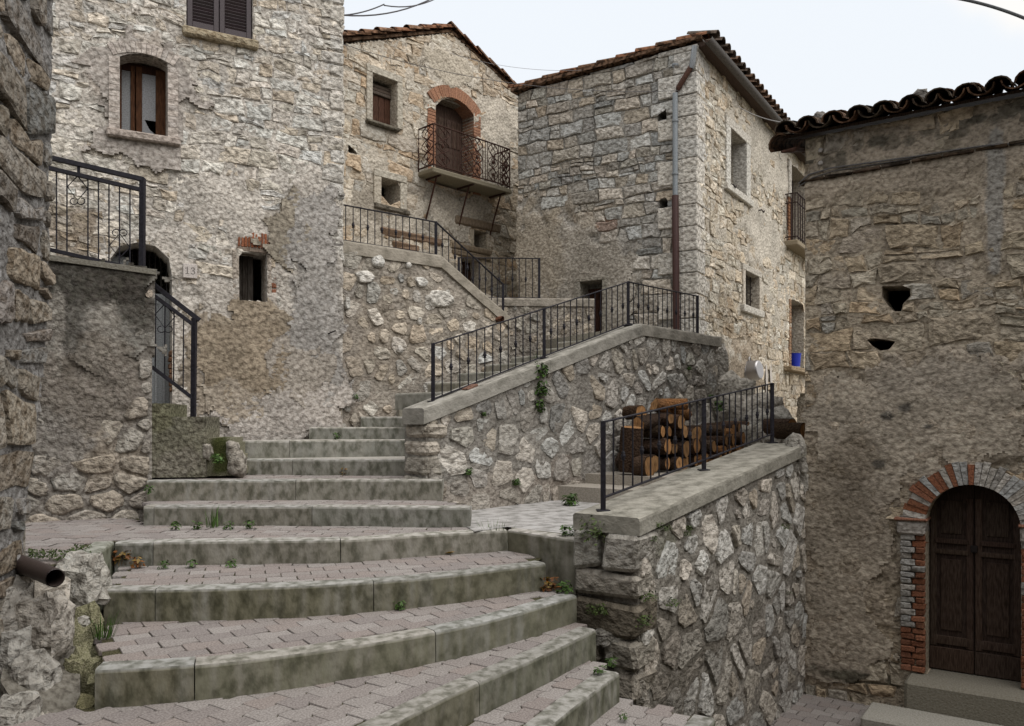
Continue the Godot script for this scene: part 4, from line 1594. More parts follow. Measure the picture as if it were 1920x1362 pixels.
	var rw := plane(plan(40, 7.12), plan(290, 7.56))
	var pw := func(u: float, v: float) -> Vector3:
		var q := sh(rw, u, v)
		return wp(rw, q.x, q.y, 0)
	var seg := func(called: String, a: Array, b: Array, th: float):
		var mb := MB.new()
		bar_box(mb, pw.call(a[0], a[1]), pw.call(b[0], b[1]), th, th, IRON)
		put(called, mb, M.iron, rail)
	seg.call("top_rail", [60, 288], [269, 337], 0.042)
	seg.call("upper_rail", [60, 308], [268, 357], 0.036)
	seg.call("bottom_rail", [60, 461], [268, 508], 0.034)
	seg.call("post", [267, 334], [266, 518], 0.046)
	seg.call("spacer", [147, 308], [147, 326], 0.02)
	var x := 66.0
	var i := 0
	while x < 262.0:
		var mb := MB.new()
		mb.tube([pw.call(x, 310 + (x - 60) * 0.235), pw.call(x, 461 + (x - 60) * 0.226)], 0.0065, 6, IRON)
		if not i == 4:
			put("baluster", mb, M.iron, rail, true)
		x += 19.7
		i += 1
	var orn := func(cu: float, cv: float, flip: float):
		var mb := MB.new()
		mb.tube([pw.call(cu, cv - 22 * flip), pw.call(cu + 19, cv + 2), pw.call(cu, cv + 24 * flip), pw.call(cu - 19, cv - 2), pw.call(cu, cv - 22 * flip)], 0.006, 5, IRON)
		for sd in [-1.0, 1.0]:
			var pts := []
			for k in 13:
				var a := PI * 1.6 * k / 12.0
				var r := 11.0 - 6.0 * k / 12.0
				pts.append(pw.call(cu + sd * (8.0 - cos(a) * r * 0.8), cv + (26.0 + sin(a) * r * 0.7 - k * 0.2) * flip))
			mb.tube(pts, 0.005, 5, IRON)
		put("ornament", mb, M.iron, rail, true)
	orn.call(145, 352, 1.0)
	orn.call(224, 462, -1.0)
	# sloping part
	seg.call("top_rail", [286, 533], [374, 601], 0.042)
	seg.call("upper_rail", [286, 553], [366, 612], 0.034)
	seg.call("bottom_rail", [284, 688], [364, 749], 0.034)
	seg.call("post", [364, 597], [362, 790], 0.044)
	for q in [[292, 556, 693], [309, 570, 706], [326, 583, 718], [344, 597, 732]]:
		var mb := MB.new()
		mb.tube([pw.call(q[0], q[1]), pw.call(q[0] - 1.0, q[2])], 0.0065, 6, IRON)
		put("baluster", mb, M.iron, rail, true)
	orn.call(309, 592, 1.0)

# ---------------------------------------------------------------- near wall on the left
func near_left_wall() -> void:
	var w := plane(plan(-120, 3.55), plan(98, 5.0))
	var root := thing("rough_stone_wall", "dark rough stone house corner with thick grey mortar joints, drainpipe at its foot", "wall", wp(w, w.len, EYE - 1.4, 0))
	var e := func(u: float, v: float): return sh(w, u, v)
	var poly := PackedVector2Array([Vector2(0, EYE - 2.9), e.call(60, 1400), e.call(45, 1180), e.call(42, 1000), e.call(70, 780), e.call(82, 660), e.call(90, 560), e.call(92, 250), e.call(98, 60), Vector2(w.len, EYE + 3.4), Vector2(0, EYE + 3.4)])
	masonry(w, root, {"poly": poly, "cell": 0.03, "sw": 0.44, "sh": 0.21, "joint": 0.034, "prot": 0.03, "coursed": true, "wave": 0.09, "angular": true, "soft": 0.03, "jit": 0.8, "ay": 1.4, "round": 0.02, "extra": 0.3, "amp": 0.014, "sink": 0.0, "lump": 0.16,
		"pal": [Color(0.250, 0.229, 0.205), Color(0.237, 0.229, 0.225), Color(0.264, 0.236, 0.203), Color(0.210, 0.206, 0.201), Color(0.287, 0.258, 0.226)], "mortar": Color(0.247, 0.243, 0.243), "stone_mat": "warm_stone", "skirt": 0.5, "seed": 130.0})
	body_behind(root, w, -3.0, w.len - 0.25, EYE - 2.9, EYE + 3.6, 3.0, Color(0.3, 0.28, 0.25))
	# boulders and loose footing between the wall and the steps
	var foot := thing("rubble_footing", "pale boulders and crumbling mossy mortar footing beside the step ends", "rocks", spot(110, 1250, 4.3))
	var list := [[150, 1092, 4.95, 48, 52, 0.30], [70, 1130, 4.55, 52, 66, 0.28], [82, 1180, 4.35, 50, 66, 0.26], [122, 1163, 4.7, 18, 20, 0.3], [60, 1285, 4.15, 44, 58, 0.22], [130, 1235, 4.55, 40, 70, 0.35], [150, 1290, 4.35, 36, 60, 0.4], [128, 1350, 4.2, 40, 50, 0.35], [20, 1360, 3.9, 50, 60, 0.25], [80, 1375, 4.0, 40, 40, 0.25], [165, 1200, 4.75, 25, 60, 0.35], [-10, 1170, 4.3, 60, 80, 0.25], [20, 1240, 4.2, 40, 60, 0.25]]
	for k in list.size():
		var q: Array = list[k]
		var mb := MB.new()
		var s: float = q[2] / FOCAL
		var mossy: bool = k in [5, 6, 7, 10]
		blob(mb, spot(q[0], q[1], q[2]), Vector3(q[3] * s, q[4] * s, q[3] * s * 0.9), q[5], Color(0.31, 0.30, 0.235) if mossy else vary(Color(0.42, 0.405, 0.385), 0.12), k * 1.7, 20)
		put("mossy_mortar" if mossy else "boulder", mb, M.moss if mossy else M.limestone, foot, false)
	for k in 34:
		var f := rng.randf()
		var mb := MB.new()
		var z := lerpf(5.0, 4.02, f) + rng.randf_range(-0.1, 0.1)
		var s: float = z / FOCAL
		var r := rng.randf_range(9.0, 26.0)
		var mossy := rng.randf() < 0.45
		blob(mb, spot(lerpf(160, 128, rng.randf()) - 25.0 * rng.randf() * f, lerpf(1120, 1375, f) + rng.randf_range(-25, 25), z), Vector3(r, r * rng.randf_range(0.7, 1.2), r) * s, 0.32, vary(Color(0.27, 0.26, 0.19) if mossy else Color(0.40, 0.385, 0.36), 0.2), 30.0 + k, 12)
		put("mossy_mortar" if mossy else "rubble_stone", mb, M.moss if mossy else M.limestone, foot, false)
	var fill := MB.new()
	fill.prism([at3(plan(150, 5.1), -0.98), at3(plan(150, 4.15), -1.42), at3(plan(90, 3.8), -1.6), at3(plan(0, 4.0), -1.3), at3(plan(40, 5.0), -0.95)], Vector3(0, -2.0, 0), Color(0.2, 0.19, 0.165))
	put("rubble_core", fill, M.mortar, foot)
	# drainpipe
	var dp := thing("drain_pipe", "dark brown drainpipe end sticking out of the rough wall", "pipe", spot(80, 1070, 4.75))
	var pm := MB.new()
	var a := spot(20, 1050, 4.6)
	var b := spot(103, 1084, 4.12)
	pm.lathe(a, b - a, [[0.0, 0.048], [(b - a).length(), 0.048], [(b - a).length(), 0.043], [0.05, 0.043]], 18, Color(0.055, 0.04, 0.038))
	put("tube", pm, M.paint, dp, true)

# ---------------------------------------------------------------- rubble terrace wall behind the steps
func rubble_opts(extra: Dictionary) -> Dictionary:
	var o := {"cell": 0.03, "sw": 0.26, "sh": 0.22, "joint": 0.05, "prot": 0.017, "jit": 1.0, "ay": 1.05, "round": 0.03, "extra": 0.4, "angular": true, "soft": 0.045, "amp": 0.012, "sink": 0.0, "lump": 0.3, "vary": 0.22, "skirt": 0.3,
		"pal": [Color(0.566, 0.553, 0.533), Color(0.499, 0.491, 0.483), Color(0.610, 0.594, 0.569), Color(0.468, 0.435, 0.386), Color(0.408, 0.400, 0.391)], "mortar": Color(0.315, 0.297, 0.273)}
	o.merge(extra, true)
	return o

func coping(root: Node3D, w: Dictionary, s0: float, h0: float, s1: float, h1: float, thick: float, t0: float, t1: float, col: Color, pieces := 1) -> void:
	for k in pieces:
		var mb := MB.new()
		var a := wp(w, lerpf(s0, s1, float(k) / pieces) + (0.004 if k else 0.0), lerpf(h0, h1, float(k) / pieces), (t0 + t1) * 0.5)
		var b := wp(w, lerpf(s0, s1, float(k + 1) / pieces), lerpf(h0, h1, float(k + 1) / pieces), (t0 + t1) * 0.5)
		# rounded, worn top edge: a swept profile
		var m := maxi(2, int(a.distance_to(b) / 0.14))
		var hw := absf(t1 - t0) * 0.5
		var prof := [[-hw, -thick], [-hw, -0.015], [-hw + 0.015, 0.0], [hw - 0.022, 0.0], [hw - 0.005, -0.008], [hw, -0.026], [hw, -thick]]
		for j in m + 1:
			var c := a.lerp(b, float(j) / m)
			for q in prof.size():
				var wob := n_fine.get_noise_3d(c.x * 260.0 + q * 40.0, c.y * 260.0, c.z * 260.0) * 0.006
				mb.pt(c + w.n3 * (prof[q][0] + wob) + Vector3.UP * (prof[q][1] + wob * 0.6), col)
		var n := prof.size()
		for j in m:
			for q in n:
				var q2 := (q + 1) % n
				var mid := Vector3.ZERO
				for e in prof:
					mid += (w.n3 * e[0] + Vector3.UP * e[1]) / n
				var out: Vector3 = w.n3 * (prof[q][0] + prof[q2][0]) * 0.5 + Vector3.UP * (prof[q][1] + prof[q2][1]) * 0.5 - mid
				mb.quad_to(j * n + q, j * n + q2, (j + 1) * n + q2, (j + 1) * n + q, out)
		for e in [0, m]:
			for q in range(1, n - 1):
				mb.tri_to(e * n, e * n + q, e * n + q + 1, (a - b) if e == 0 else (b - a))
		put("coping", mb, M.coping, root, false)

func terrace_wall() -> void:
	var w := plane(Vector2(-2.06, 9.62), Vector2(-0.03, 11.1))
	var root := thing("terrace_wall", "mortared rubble terrace wall with white stones beside the house corner, railing above", "wall", wp(w, w.len * 0.5, EYE, 0))
	var p0 := sh(w, 643, 462)
	var p1 := sh(w, 826, 490)
	var p2 := sh(w, 950, 600)
	var poly := PackedVector2Array([Vector2(-0.25, EYE - 0.3), Vector2(w.len, EYE - 0.3), Vector2(w.len, p2.y), p2, p1, p0, Vector2(-0.25, p0.y)])
	var stains := px_patches(w, [[650, 600, 26, 200, 0.6, Color(0.33, 0.31, 0.29)], [700, 640, 120, 90, 0.3, Color(0.36, 0.30, 0.235)], [690, 790, 80, 30, 0.5, Color(0.42, 0.37, 0.32)]])
	masonry(w, root, rubble_opts({"poly": poly, "sw": 0.28, "sh": 0.25, "stains": stains, "mortar": Color(0.393, 0.359, 0.316), "drop": 0.12, "vary": 0.25, "seed": 200.0,
		"pal": [Color(0.627, 0.595, 0.545), Color(0.554, 0.505, 0.439), Color(0.699, 0.674, 0.641), Color(0.516, 0.492, 0.459), Color(0.597, 0.539, 0.465)]}))
	for q in [[566 + 0, 0], [0, 0]]:
		pass
	# a few stones that stand out white
	for q in [[825, 560, 26, 15], [682, 520, 20, 12], [790, 530, 13, 9], [765, 498, 6, 5], [708, 492, 14, 12], [785, 603, 4, 9], [748, 655, 7, 10], [650, 570, 5, 14]]:
		var c := sh(w, q[0], q[1])
		var r := sh(w, q[0] + q[2], q[1] - q[3]) - c
		var pl := PackedVector2Array()
		for k in 9:
			var a := TAU * k / 9.0
			pl.append(c + Vector2(cos(a) * r.x, sin(a) * r.y) * rng.randf_range(0.8, 1.15))
		var s := MB.new()
		stone_into(s, w, pl, 0.05, vary(Color(0.72, 0.715, 0.7), 0.04), 12)
		put("white_stone", s, M.limestone, root, true)
	coping(root, w, -0.25, p0.y + 0.075, p1.x, p1.y + 0.075, 0.16, -0.28, 0.03, Color(0.37, 0.335, 0.285))
	coping(root, w, p1.x, p1.y + 0.075, w.len, p2.y + 0.04, 0.16, -0.28, 0.031, Color(0.37, 0.335, 0.285))
	var pipe := MB.new()
	var c := sh(w, 928, 598)
	pipe.lathe(wp(w, c.x, c.y, -0.1), w.n3 * 1.0 + w.d3 * 0.4, [[0.0, 0.035], [0.2, 0.035], [0.2, 0.028], [0.03, 0.028]], 12, Color(0.24, 0.12, 0.09))
	put("drain_spout", pipe, M.clay, root, true)
	# railing on it
	var rail := thing("terrace_railing", "thin dark iron railing on the rubble terrace wall, sloping down at one end", "railing", wp(w, p1.x, p1.y, -0.12))
	railing(rail, [wp(w, 0.02, p0.y + 0.075, -0.12), wp(w, p1.x, p1.y + 0.075, -0.12), wp(w, w.len - 0.03, p2.y + 0.05, -0.12)], 0.46, 0.098, IRON, true, 0.03)
	# upper terrace floor and the stair that comes down behind the wall
	var tf := setting("upper_terrace", "concrete terrace in front of the balcony house", "terrace", at3(Vector2(-1.5, 12), 2.0))
	sheet("floor", PackedVector2Array([Vector2(-3.0, 9.9), Vector2(-2.0, 9.86), Vector2(-0.95, 10.62), Vector2(-0.6, 12.6), Vector2(1.0, 16.6), Vector2(-3.4, 13.6)]), 2.08, M.concrete, Color(0.4, 0.37, 0.33), tf, 0.3)
	for k in 4:
		var sb := MB.new()
		var s := p1.x + 0.25 + k * 0.26
		wbox(sb, w, s, s + 0.27, EYE + 0.6, p1.y - 0.1 - k * 0.14, -1.5, -0.3, 0.01, Color(0.36, 0.33, 0.29))
		put("tread", sb, M.concrete, tf)
	# small landing with its own railing below the balcony house
	var lw := plane(plan(860, 12.0), plan(1115, 12.1))
	var lo := thing("small_landing_wall", "low wall and slab of the small landing between the terrace stair and corner house", "wall", wp(lw, 1.0, EYE + 0.5, 0))
	var lh := sh(lw, 1000, 572).y
	masonry(lw, lo, rubble_opts({"poly": rect_poly(0.0, lw.len, EYE + 0.2, lh), "sw": 0.24, "sh": 0.16, "mortar": Color(0.372, 0.342, 0.307), "pal": [Color(0.513, 0.481, 0.431), Color(0.448, 0.423, 0.390), Color(0.556, 0.515, 0.458)], "seed": 260.0, "skirt": 1.2}))
	coping(lo, lw, 0.0, lh + 0.1, lw.len, lh + 0.1, 0.12, -1.3, 0.03, Color(0.38, 0.345, 0.3))
	var lr := thing("landing_railing", "short iron railing round the small landing in front of the shadowed corner", "railing", wp(lw, 0.8, lh + 0.1, -0.1))
	railing(lr, [wp(lw, 0.0, lh + 0.1, -0.1), wp(lw, sx(lw, 1012), lh + 0.1, -0.1)], 0.62, 0.1, IRON, true, 0.02)

# ---------------------------------------------------------------- stair wall with railing in the middle
const NW_O := Vector2(-0.8, 7.45)
const NW_D := Vector2(0.667, 0.745)
func stair_wall() -> void:
	var w := plane(NW_O, NW_O + NW_D * 5.75)
	var root := thing("stair_wall", "grey rubble stair wall with sloping concrete coping in the middle of the square", "wall", wp(w, 2.0, EYE - 0.9, 0))
	var a := sh(w, 800, 786)
	var b := sh(w, 1200, 622)
	var c := Vector2(5.72, b.y)
	var poly := PackedVector2Array([Vector2(0, EYE - 1.0), Vector2(5.72, EYE - 1.0), c, b, Vector2(0, a.y)])
	var stains := px_patches(w, [[900, 800, 90, 40, 0.35, Color(0.17, 0.16, 0.145)], [1000, 760, 60, 60, 0.35, Color(0.2, 0.19, 0.175)], [1120, 680, 80, 30, 0.45, Color(0.2, 0.185, 0.165)], [930, 930, 120, 26, 0.7, Color(0.4, 0.36, 0.32)], [1050, 900, 40, 40, 0.5, Color(0.36, 0.31, 0.27)]])
	masonry(w, root, rubble_opts({"poly": poly, "cell": 0.028, "sw": 0.38, "sh": 0.27, "stains": stains, "joint": 0.05, "drop": 0.04, "seed": 310.0, "mortar": Color(0.327, 0.312, 0.289),
		"pal": [Color(0.600, 0.588, 0.567), Color(0.534, 0.530, 0.522), Color(0.646, 0.633, 0.613), Color(0.419, 0.411, 0.403), Color(0.503, 0.475, 0.429)]}))
	coping(root, w, -0.06, a.y + 0.1, b.x, b.y + 0.1, 0.15, -0.27, 0.035, Color(0.36, 0.345, 0.31), 2)
	coping(root, w, b.x, b.y + 0.1, 5.78, c.y + 0.1, 0.15, -0.27, 0.036, Color(0.34, 0.32, 0.285))
	# the rough end of the wall, large stones
	var e := plane(NW_O + Vector2(-0.745, 0.667) * 0.3, NW_O)
	var y := EYE - 0.72
	for hh in [0.2, 0.19, 0.16, 0.14]:
		var mb := MB.new()
		var d := 0.30 if rng.randf() < 0.5 else 0.2
		mb.cbox(wp(w, d * 0.5 - 0.03, y + hh * 0.5, -0.13), Basis(w.d3, Vector3.UP, w.n3), Vector3(d, hh - 0.015, 0.33), 0.03, vary(Color(0.44, 0.42, 0.39), 0.14), 0.02, rng)
		put("end_stone", mb, M.limestone, root)
		y += hh
	var inner := MB.new()
	wbox(inner, w, 0.05, 5.72, EYE - 1.0, EYE + 0.1, -0.28, -0.05, 0.01, Color(0.3, 0.28, 0.25))
	put("core", inner, M.mortar, root)
	# brown stain of earth between railing and coping: a broken tile left on the coping
	var rail := thing("stair_wall_railing", "long dark iron railing climbing the coping of the grey stair wall", "railing", wp(w, 2.0, EYE + 0.6, -0.1))
	var pts := []
	for q in [[828, 0], [1036, 0], [1193, 0], [1322, 1]]:
		var s := sx(w, q[0])
		var h: float = lerpf(a.y, b.y, clampf(s / b.x, 0.0, 1.0)) + 0.1
		pts.append(wp(w, s, h, -0.12))
	railing(rail, pts, 0.56, 0.12, IRON, true, 0.03)
	var tile := MB.new()
	var ts := sx(w, 888)
	tile.cbox(wp(w, ts, lerpf(a.y, b.y, ts / b.x) + 0.12, -0.05), Basis(w.d3, Vector3.UP, w.n3) * Basis(Vector3.BACK, 0.36), Vector3(0.16, 0.03, 0.09), 0.008, Color(0.28, 0.18, 0.14))
	tag(put("broken_tile", tile, M.brick, self), "broken brown roof tile lying on the coping under the stair wall railing", "tile")
	# terrace behind, in front of the corner house
	var tf := setting("stair_head", "landing at the head of the stair in front of the corner house door", "landing", at3(Vector2(2.2, 12), 1.2))
	sheet("floor", PackedVector2Array([NW_O + NW_D * 3.7 + Vector2(-0.2, 0.18), NW_O + NW_D * 5.7 + Vector2(-0.2, 0.18), Vector2(3.3, 12.8), Vector2(0.3, 14.6), Vector2(0.4, 12.2)]), 1.22, M.concrete, Color(0.36, 0.34, 0.3), tf, 0.5)

# ---------------------------------------------------------------- alley wall with pillar, right of the steps
const AW_O := Vector2(0.887, 5.65)
const AW_D := Vector2(0.6, 0.8)
func alley_wall() -> void:
	var w := plane(AW_O, AW_O + AW_D * 3.9)
	var root := thing("alley_wall", "mortared rubble retaining wall with a thick concrete coping and big corner stones", "wall", wp(w, 1.5, STREET, 0))
	var a := sh(w, 1196, 1000)
	var b := sh(w, 1505, 852)
	var poly := PackedVector2Array([Vector2(0, -0.02), Vector2(3.95, -0.02), Vector2(3.95, b.y), Vector2(0, a.y)])
	var stains := px_patches(w, [[1290, 1200, 90, 60, 0.6, Color(0.14, 0.125, 0.105)], [1350, 1300, 120, 70, 0.45, Color(0.15, 0.135, 0.115)], [1470, 1200, 40, 140, 0.4, Color(0.17, 0.15, 0.13)], [1240, 1000, 30, 40, 0.5, Color(0.12, 0.13, 0.08)]])
	masonry(w, root, rubble_opts({"poly": poly, "cell": 0.028, "sw": 0.42, "sh": 0.27, "joint": 0.055, "drop": 0.05, "stains": stains, "seed": 410.0, "mortar": Color(0.305, 0.288, 0.262), "prot": 0.02, "vary": 0.2,
		"pal": [Color(0.660, 0.645, 0.627), Color(0.571, 0.562, 0.549), Color(0.710, 0.697, 0.679), Color(0.545, 0.495, 0.436), Color(0.479, 0.461, 0.442)]}))
	# front face of the pillar end
	var e := plane(AW_O + Vector2(-0.8, 0.6) * 0.53, AW_O)
	masonry(e, root, rubble_opts({"poly": rect_poly(0, e.len, -0.02, EYE - 0.74), "cell": 0.03, "sw": 0.0, "mortar": Color(0.221, 0.209, 0.186), "seed": 440.0}), "pillar_face")
	var y := EYE - 1.02
	var k := 0
	for hh in [0.30, 0.2, 0.27, 0.22, 0.2]:
		y = y if k else EYE - 1.08
		for q in ([[0.02, 0.24], [0.29, 0.56]] if k in [0, 3] else [[0.03, 0.56]]):
			var mb := MB.new()
			var c: Color = [Color(0.40, 0.39, 0.37), Color(0.36, 0.345, 0.32), Color(0.17, 0.15, 0.125), Color(0.33, 0.31, 0.28), Color(0.3, 0.28, 0.25)][k]
			e.tmp = 0
			mb.cbox(wp(e, (q[0] + q[1]) * 0.5, y + hh * 0.5, -0.08), Basis(e.d3, Vector3.UP, e.n3), Vector3(q[1] - q[0], hh - 0.02, 0.34), 0.028, vary(c, 0.06), 0.02, rng)
			put("corner_stone", mb, M.limestone, root)
		y -= [0.2, 0.27, 0.22, 0.2, 0.2][k]
		k += 1
	for q in [[1165, 1215, 5.62, 32, 34], [1110, 1100, 5.8, 16, 28], [1135, 1195, 5.6, 20, 16], [1180, 1262, 5.6, 26, 18], [1195, 1300, 5.55, 16, 26]]:
		var mb := MB.new()
		var s: float = q[2] / FOCAL
		blob(mb, spot(q[0], q[1], q[2] + 0.12), Vector3(q[3] * s, q[4] * s, q[3] * s * 0.8), 0.22, vary(Color(0.34, 0.325, 0.30), 0.1), q[0] * 0.37, 18)
		put("foot_stone", mb, M.limestone, root, false)
	# coping: one heavy slab with a rounded near end
	coping(root, w, -0.06, a.y + 0.115, 3.75, b.y + 0.115, 0.125, -0.5, 0.05, Color(0.34, 0.325, 0.285))
	var inner := MB.new()
	wbox(inner, w, 0.06, 3.9, 0.0, EYE - 0.95, -0.5, -0.06, 0.01, Color(0.25, 0.23, 0.2))
	put("core", inner, M.mortar, root)
	var rail := thing("alley_railing", "dark iron railing with three posts on the alley wall, firewood behind it", "railing", wp(w, 1.5, a.y + 0.2, -0.3))
	var pts := []
	for q in [[1131, 942], [1320, 874], [1448, 829]]:
		var pw := plane(AW_O + Vector2(-0.8, 0.6) * 0.33, AW_O + Vector2(-0.8, 0.6) * 0.33 + AW_D * 4.0)
		var s := sx(pw, q[0])
		pts.append(wp(pw, s, lerpf(a.y, b.y, s / b.x) + 0.115, 0))
	railing(rail, pts, 0.66, 0.15, IRON, true, 0.1)
	# the climbing alley: two low steps and a slope of concrete
	var al := setting("alley", "narrow concrete alley climbing between the stair wall and alley wall", "alley", at3(Vector2(2, 9.5), -0.8))
	var nd := AW_D
	var q0 := plan(1082, 8.75)
	for st in [[0.0, -0.72], [0.5, -0.61]]:
		var mb := MB.new()
		var p: Vector2 = q0 + nd * st[0]
		var s0 := p + Vector2(-0.8, 0.6) * 0.9
		var s1 := p + Vector2(0.8, -0.6) * 1.6
		mb.prism([at3(s0, st[1]), at3(s1, st[1]), at3(s1 + nd * 0.75, st[1]), at3(s0 + nd * 0.75, st[1])], Vector3(0, -0.5, 0), Color(0.40, 0.37, 0.34))
		put("alley_step", mb, M.concrete, al)
	var sl := MB.new()
	var a0 := q0 + nd * 0.9 + Vector2(-0.8, 0.6) * 1.2
	var a1 := q0 + nd * 0.9 + Vector2(0.8, -0.6) * 1.7
	sl.prism([at3(a0, -0.63), at3(a1, -0.63), at3(a1 + nd * 14.0, 0.1), at3(a0 + nd * 14.0, 0.1)], Vector3(0, -0.6, 0), Color(0.36, 0.33, 0.29))
	put("slope", sl, M.concrete, al)

# ---------------------------------------------------------------- house with the balcony, at the back
func verge_tiles(root: Node3D, a: Vector3, b: Vector3, out: Vector3, count: int) -> void:
	# tiles laid along a gable edge, overlapping like scales
	var t := (b - a).normalized()
	var y := out.cross(t).normalized()
	if y.y < 0.0:
		y = -y
	var z := t.cross(y)
	var meshes := [tile_mesh(0.5, 0.11, 0.09, true, Color(0.27, 0.135, 0.085)), tile_mesh(0.5, 0.11, 0.09, true, Color(0.22, 0.13, 0.09)), tile_mesh(0.5, 0.115, 0.09, true, Color(0.30, 0.19, 0.14))]
	for k in count:
		var f := (k + 0.5) / count
		var p := a.lerp(b, f) + y * (rng.randf_range(-0.01, 0.012)) - out * 0.02
		place("verge_tile", meshes[rng.randi() % 3], root, p, Basis(t, y, z) * Basis(Vector3.BACK, -0.06 + rng.randf_range(-0.03, 0.03)) * Basis(Vector3.UP, rng.randf_range(-0.04, 0.04)))

func upper_house() -> void:
	var d := Vector2(0.705, 0.709).normalized()
	var w := plane(plan(642, 13.5) - d * 0.7, plan(642, 13.5) + d * 4.42)
	var root := thing("gabled_house", "pale gabled stone house with a brick arched balcony door, at the back", "house", wp(w, 2.5, EYE + 1.0, 0))
	var g0 := sh(w, 645, 84)
	var g1 := sh(w, 845, 62)
	var g2 := sh(w, 976, 182)
	g0 = g1 + (g0 - g1) * ((0.0 - g1.x) / (g0.x - g1.x))
	var poly := PackedVector2Array([Vector2(0, EYE + 0.3), Vector2(w.len, EYE + 0.3), Vector2(w.len, g2.y), g2, g1, g0])
	var win := px_rect(w, 696, 146, 742, 234)
	var door := px_poly(w, [[815, 345], [815, 200], [828, 187], [845, 184], [868, 192], [886, 214], [886, 365]])
	door[0].y = door[6].y
	var low := px_rect(w, 712, 338, 748, 388)
	var lw2 := px_rect(w, 888, 434, 912, 470)
	var cel := px_rect(w, 864, 486, 900, 590)
	var ho := px_rect(w, 651, 271, 668, 288)
	var raise := px_patches(w, [[840, 125, 50, 55, 1.0], [930, 220, 50, 60, 0.6], [850, 395, 70, 50, 1.0], [690, 400, 50, 50, 0.7], [700, 300, 60, 40, 0.4], [760, 420, 40, 40, 0.8], [930, 300, 40, 90, 0.7], [800, 500, 200, 60, 0.7]])
	var stains := px_patches(w, [[840, 120, 46, 60, 0.7, Color(0.60, 0.545, 0.45)], [870, 390, 60, 50, 0.6, Color(0.26, 0.235, 0.195)], [690, 385, 36, 40, 0.7, Color(0.30, 0.27, 0.225)], [945, 430, 40, 70, 0.6, Color(0.25, 0.215, 0.165)], [840, 520, 150, 60, 0.4, Color(0.3, 0.27, 0.22)], [790, 100, 60, 20, 0.4, Color(0.38, 0.34, 0.28)]])
	masonry(w, root, {"poly": poly, "holes": [win, door, low, lw2, cel, ho], "cell": 0.035, "sw": 0.29, "sh": 0.17, "joint": 0.008, "prot": 0.024, "jit": 0.8, "ay": 1.6, "coursed": true, "wave": 0.06, "angular": true, "amp": 0.015, "sink": -0.008, "lift": 0.035, "raise": raise, "stains": stains,
		"pal": [Color(0.643, 0.590, 0.512), Color(0.569, 0.495, 0.405), Color(0.693, 0.652, 0.582), Color(0.562, 0.537, 0.496), Color(0.541, 0.451, 0.352)], "mortar": Color(0.580, 0.534, 0.461), "plaster": Color(0.611, 0.568, 0.497), "stone_mat": "warm_stone", "count": 300, "skirt": 0.45, "seed": 500.0, "lump": 0.4})
	body_behind(root, w, 0.05, w.len - 0.05, EYE - 2.0, EYE + 6.2, 5.0, Color(0.5, 0.45, 0.36))
	plaster_patch(w, root, [[800, 105], [845, 80], [880, 110], [892, 150], [845, 148], [803, 150]], Color(0.667, 0.624, 0.549), 0.026)
	plaster_patch(w, root, [[800, 365], [930, 385], [945, 440], [860, 440], [790, 420]], Color(0.415, 0.388, 0.341), 0.035, [lw2])
	# roof: two slopes and the tiles along the gable
	var over: Vector3 = w.n3 * 0.12
	for q in [[g0 + Vector2(-0.15, 0), g1], [g1, g2 + Vector2(0.12, -0.05)]]:
		var rf := MB.new()
		var a := wp(w, q[0].x, q[0].y + 0.015, 0.02)
		var b := wp(w, q[1].x, q[1].y + 0.015, 0.02)
		rf.prism([a, b, b + w.n3 * -5.2, a + w.n3 * -5.2], Vector3(0, 0.05, 0), Color(0.22, 0.15, 0.11))
		put("roof_slope", rf, M.clay, root)
		var n := int(a.distance_to(b) / 0.34)
		verge_tiles(root, a + Vector3(0, 0.07, 0), b + Vector3(0, 0.07, 0), w.n3, n)
	for q in [[700, 74], [757, 62], [775, 60], [677, 79]]:
		var st := MB.new()
		var c := sh(w, q[0], q[1])
		blob(st, wp(w, c.x, c.y + 0.03, -0.15), Vector3(0.09, 0.07, 0.09), 0.3, Color(0.3, 0.29, 0.27), q[0])
		put("roof_stone", st, M.limestone, root, true)
	# shuttered window
	var pale := Color(0.50, 0.455, 0.37)
	wall_frame(root, w, "window_frame", win, 0.12, 0.13, 0.05, Color(0.56, 0.525, 0.455), M.render)
	var wb := box_of(win)
	for k in 4:
		var pk := MB.new()
		var s0 := wb.position.x + wb.size.x * k / 4.0
		wbox(pk, w, s0 + 0.003, s0 + wb.size.x / 4.0 - 0.003, wb.position.y, wb.end.y - 0.28, -0.2, -0.16, 0.004, vary(Color(0.12, 0.062, 0.042), 0.12))
		put("shutter_plank", pk, M.wood, root)
	for k in 3:
		var pk := MB.new()
		wbox(pk, w, wb.position.x, wb.end.x, wb.end.y - 0.27 + k * 0.065, wb.end.y - 0.215 + k * 0.065, -0.2, -0.12 - k * 0.012, 0.006, vary(Color(0.16, 0.135, 0.115), 0.12))
		put("top_board", pk, M.wood, root)
	var sl := MB.new()
	wbox(sl, w, wb.position.x - 0.14, wb.end.x + 0.02, wb.position.y - 0.09, wb.position.y - 0.004, -0.2, 0.12, 0.02, Color(0.15, 0.14, 0.115), 0.012)
	put("window_sill", sl, M.limestone, root)
	# balcony door in its brick arch
	var brick := Color(0.50, 0.30, 0.205)
	var db := box_of(door)
	var bw := 0.19
	for sd in [0, 1]:
		var y := db.position.y
		var spring := sh(w, 815, 203).y if sd == 0 else sh(w, 886, 216).y
		while y < spring:
			var mb := MB.new()
			var x0: float = db.position.x - bw if sd == 0 else db.end.x
			wbox(mb, w, x0, x0 + bw, y + 0.003, y + 0.056, -0.3, 0.035 + rng.randf_range(-0.004, 0.004), 0.004, vary(brick, 0.14))
			put("brick", mb, M.brick, root)
			y += 0.06
	var cx := (db.position.x + db.end.x) * 0.5
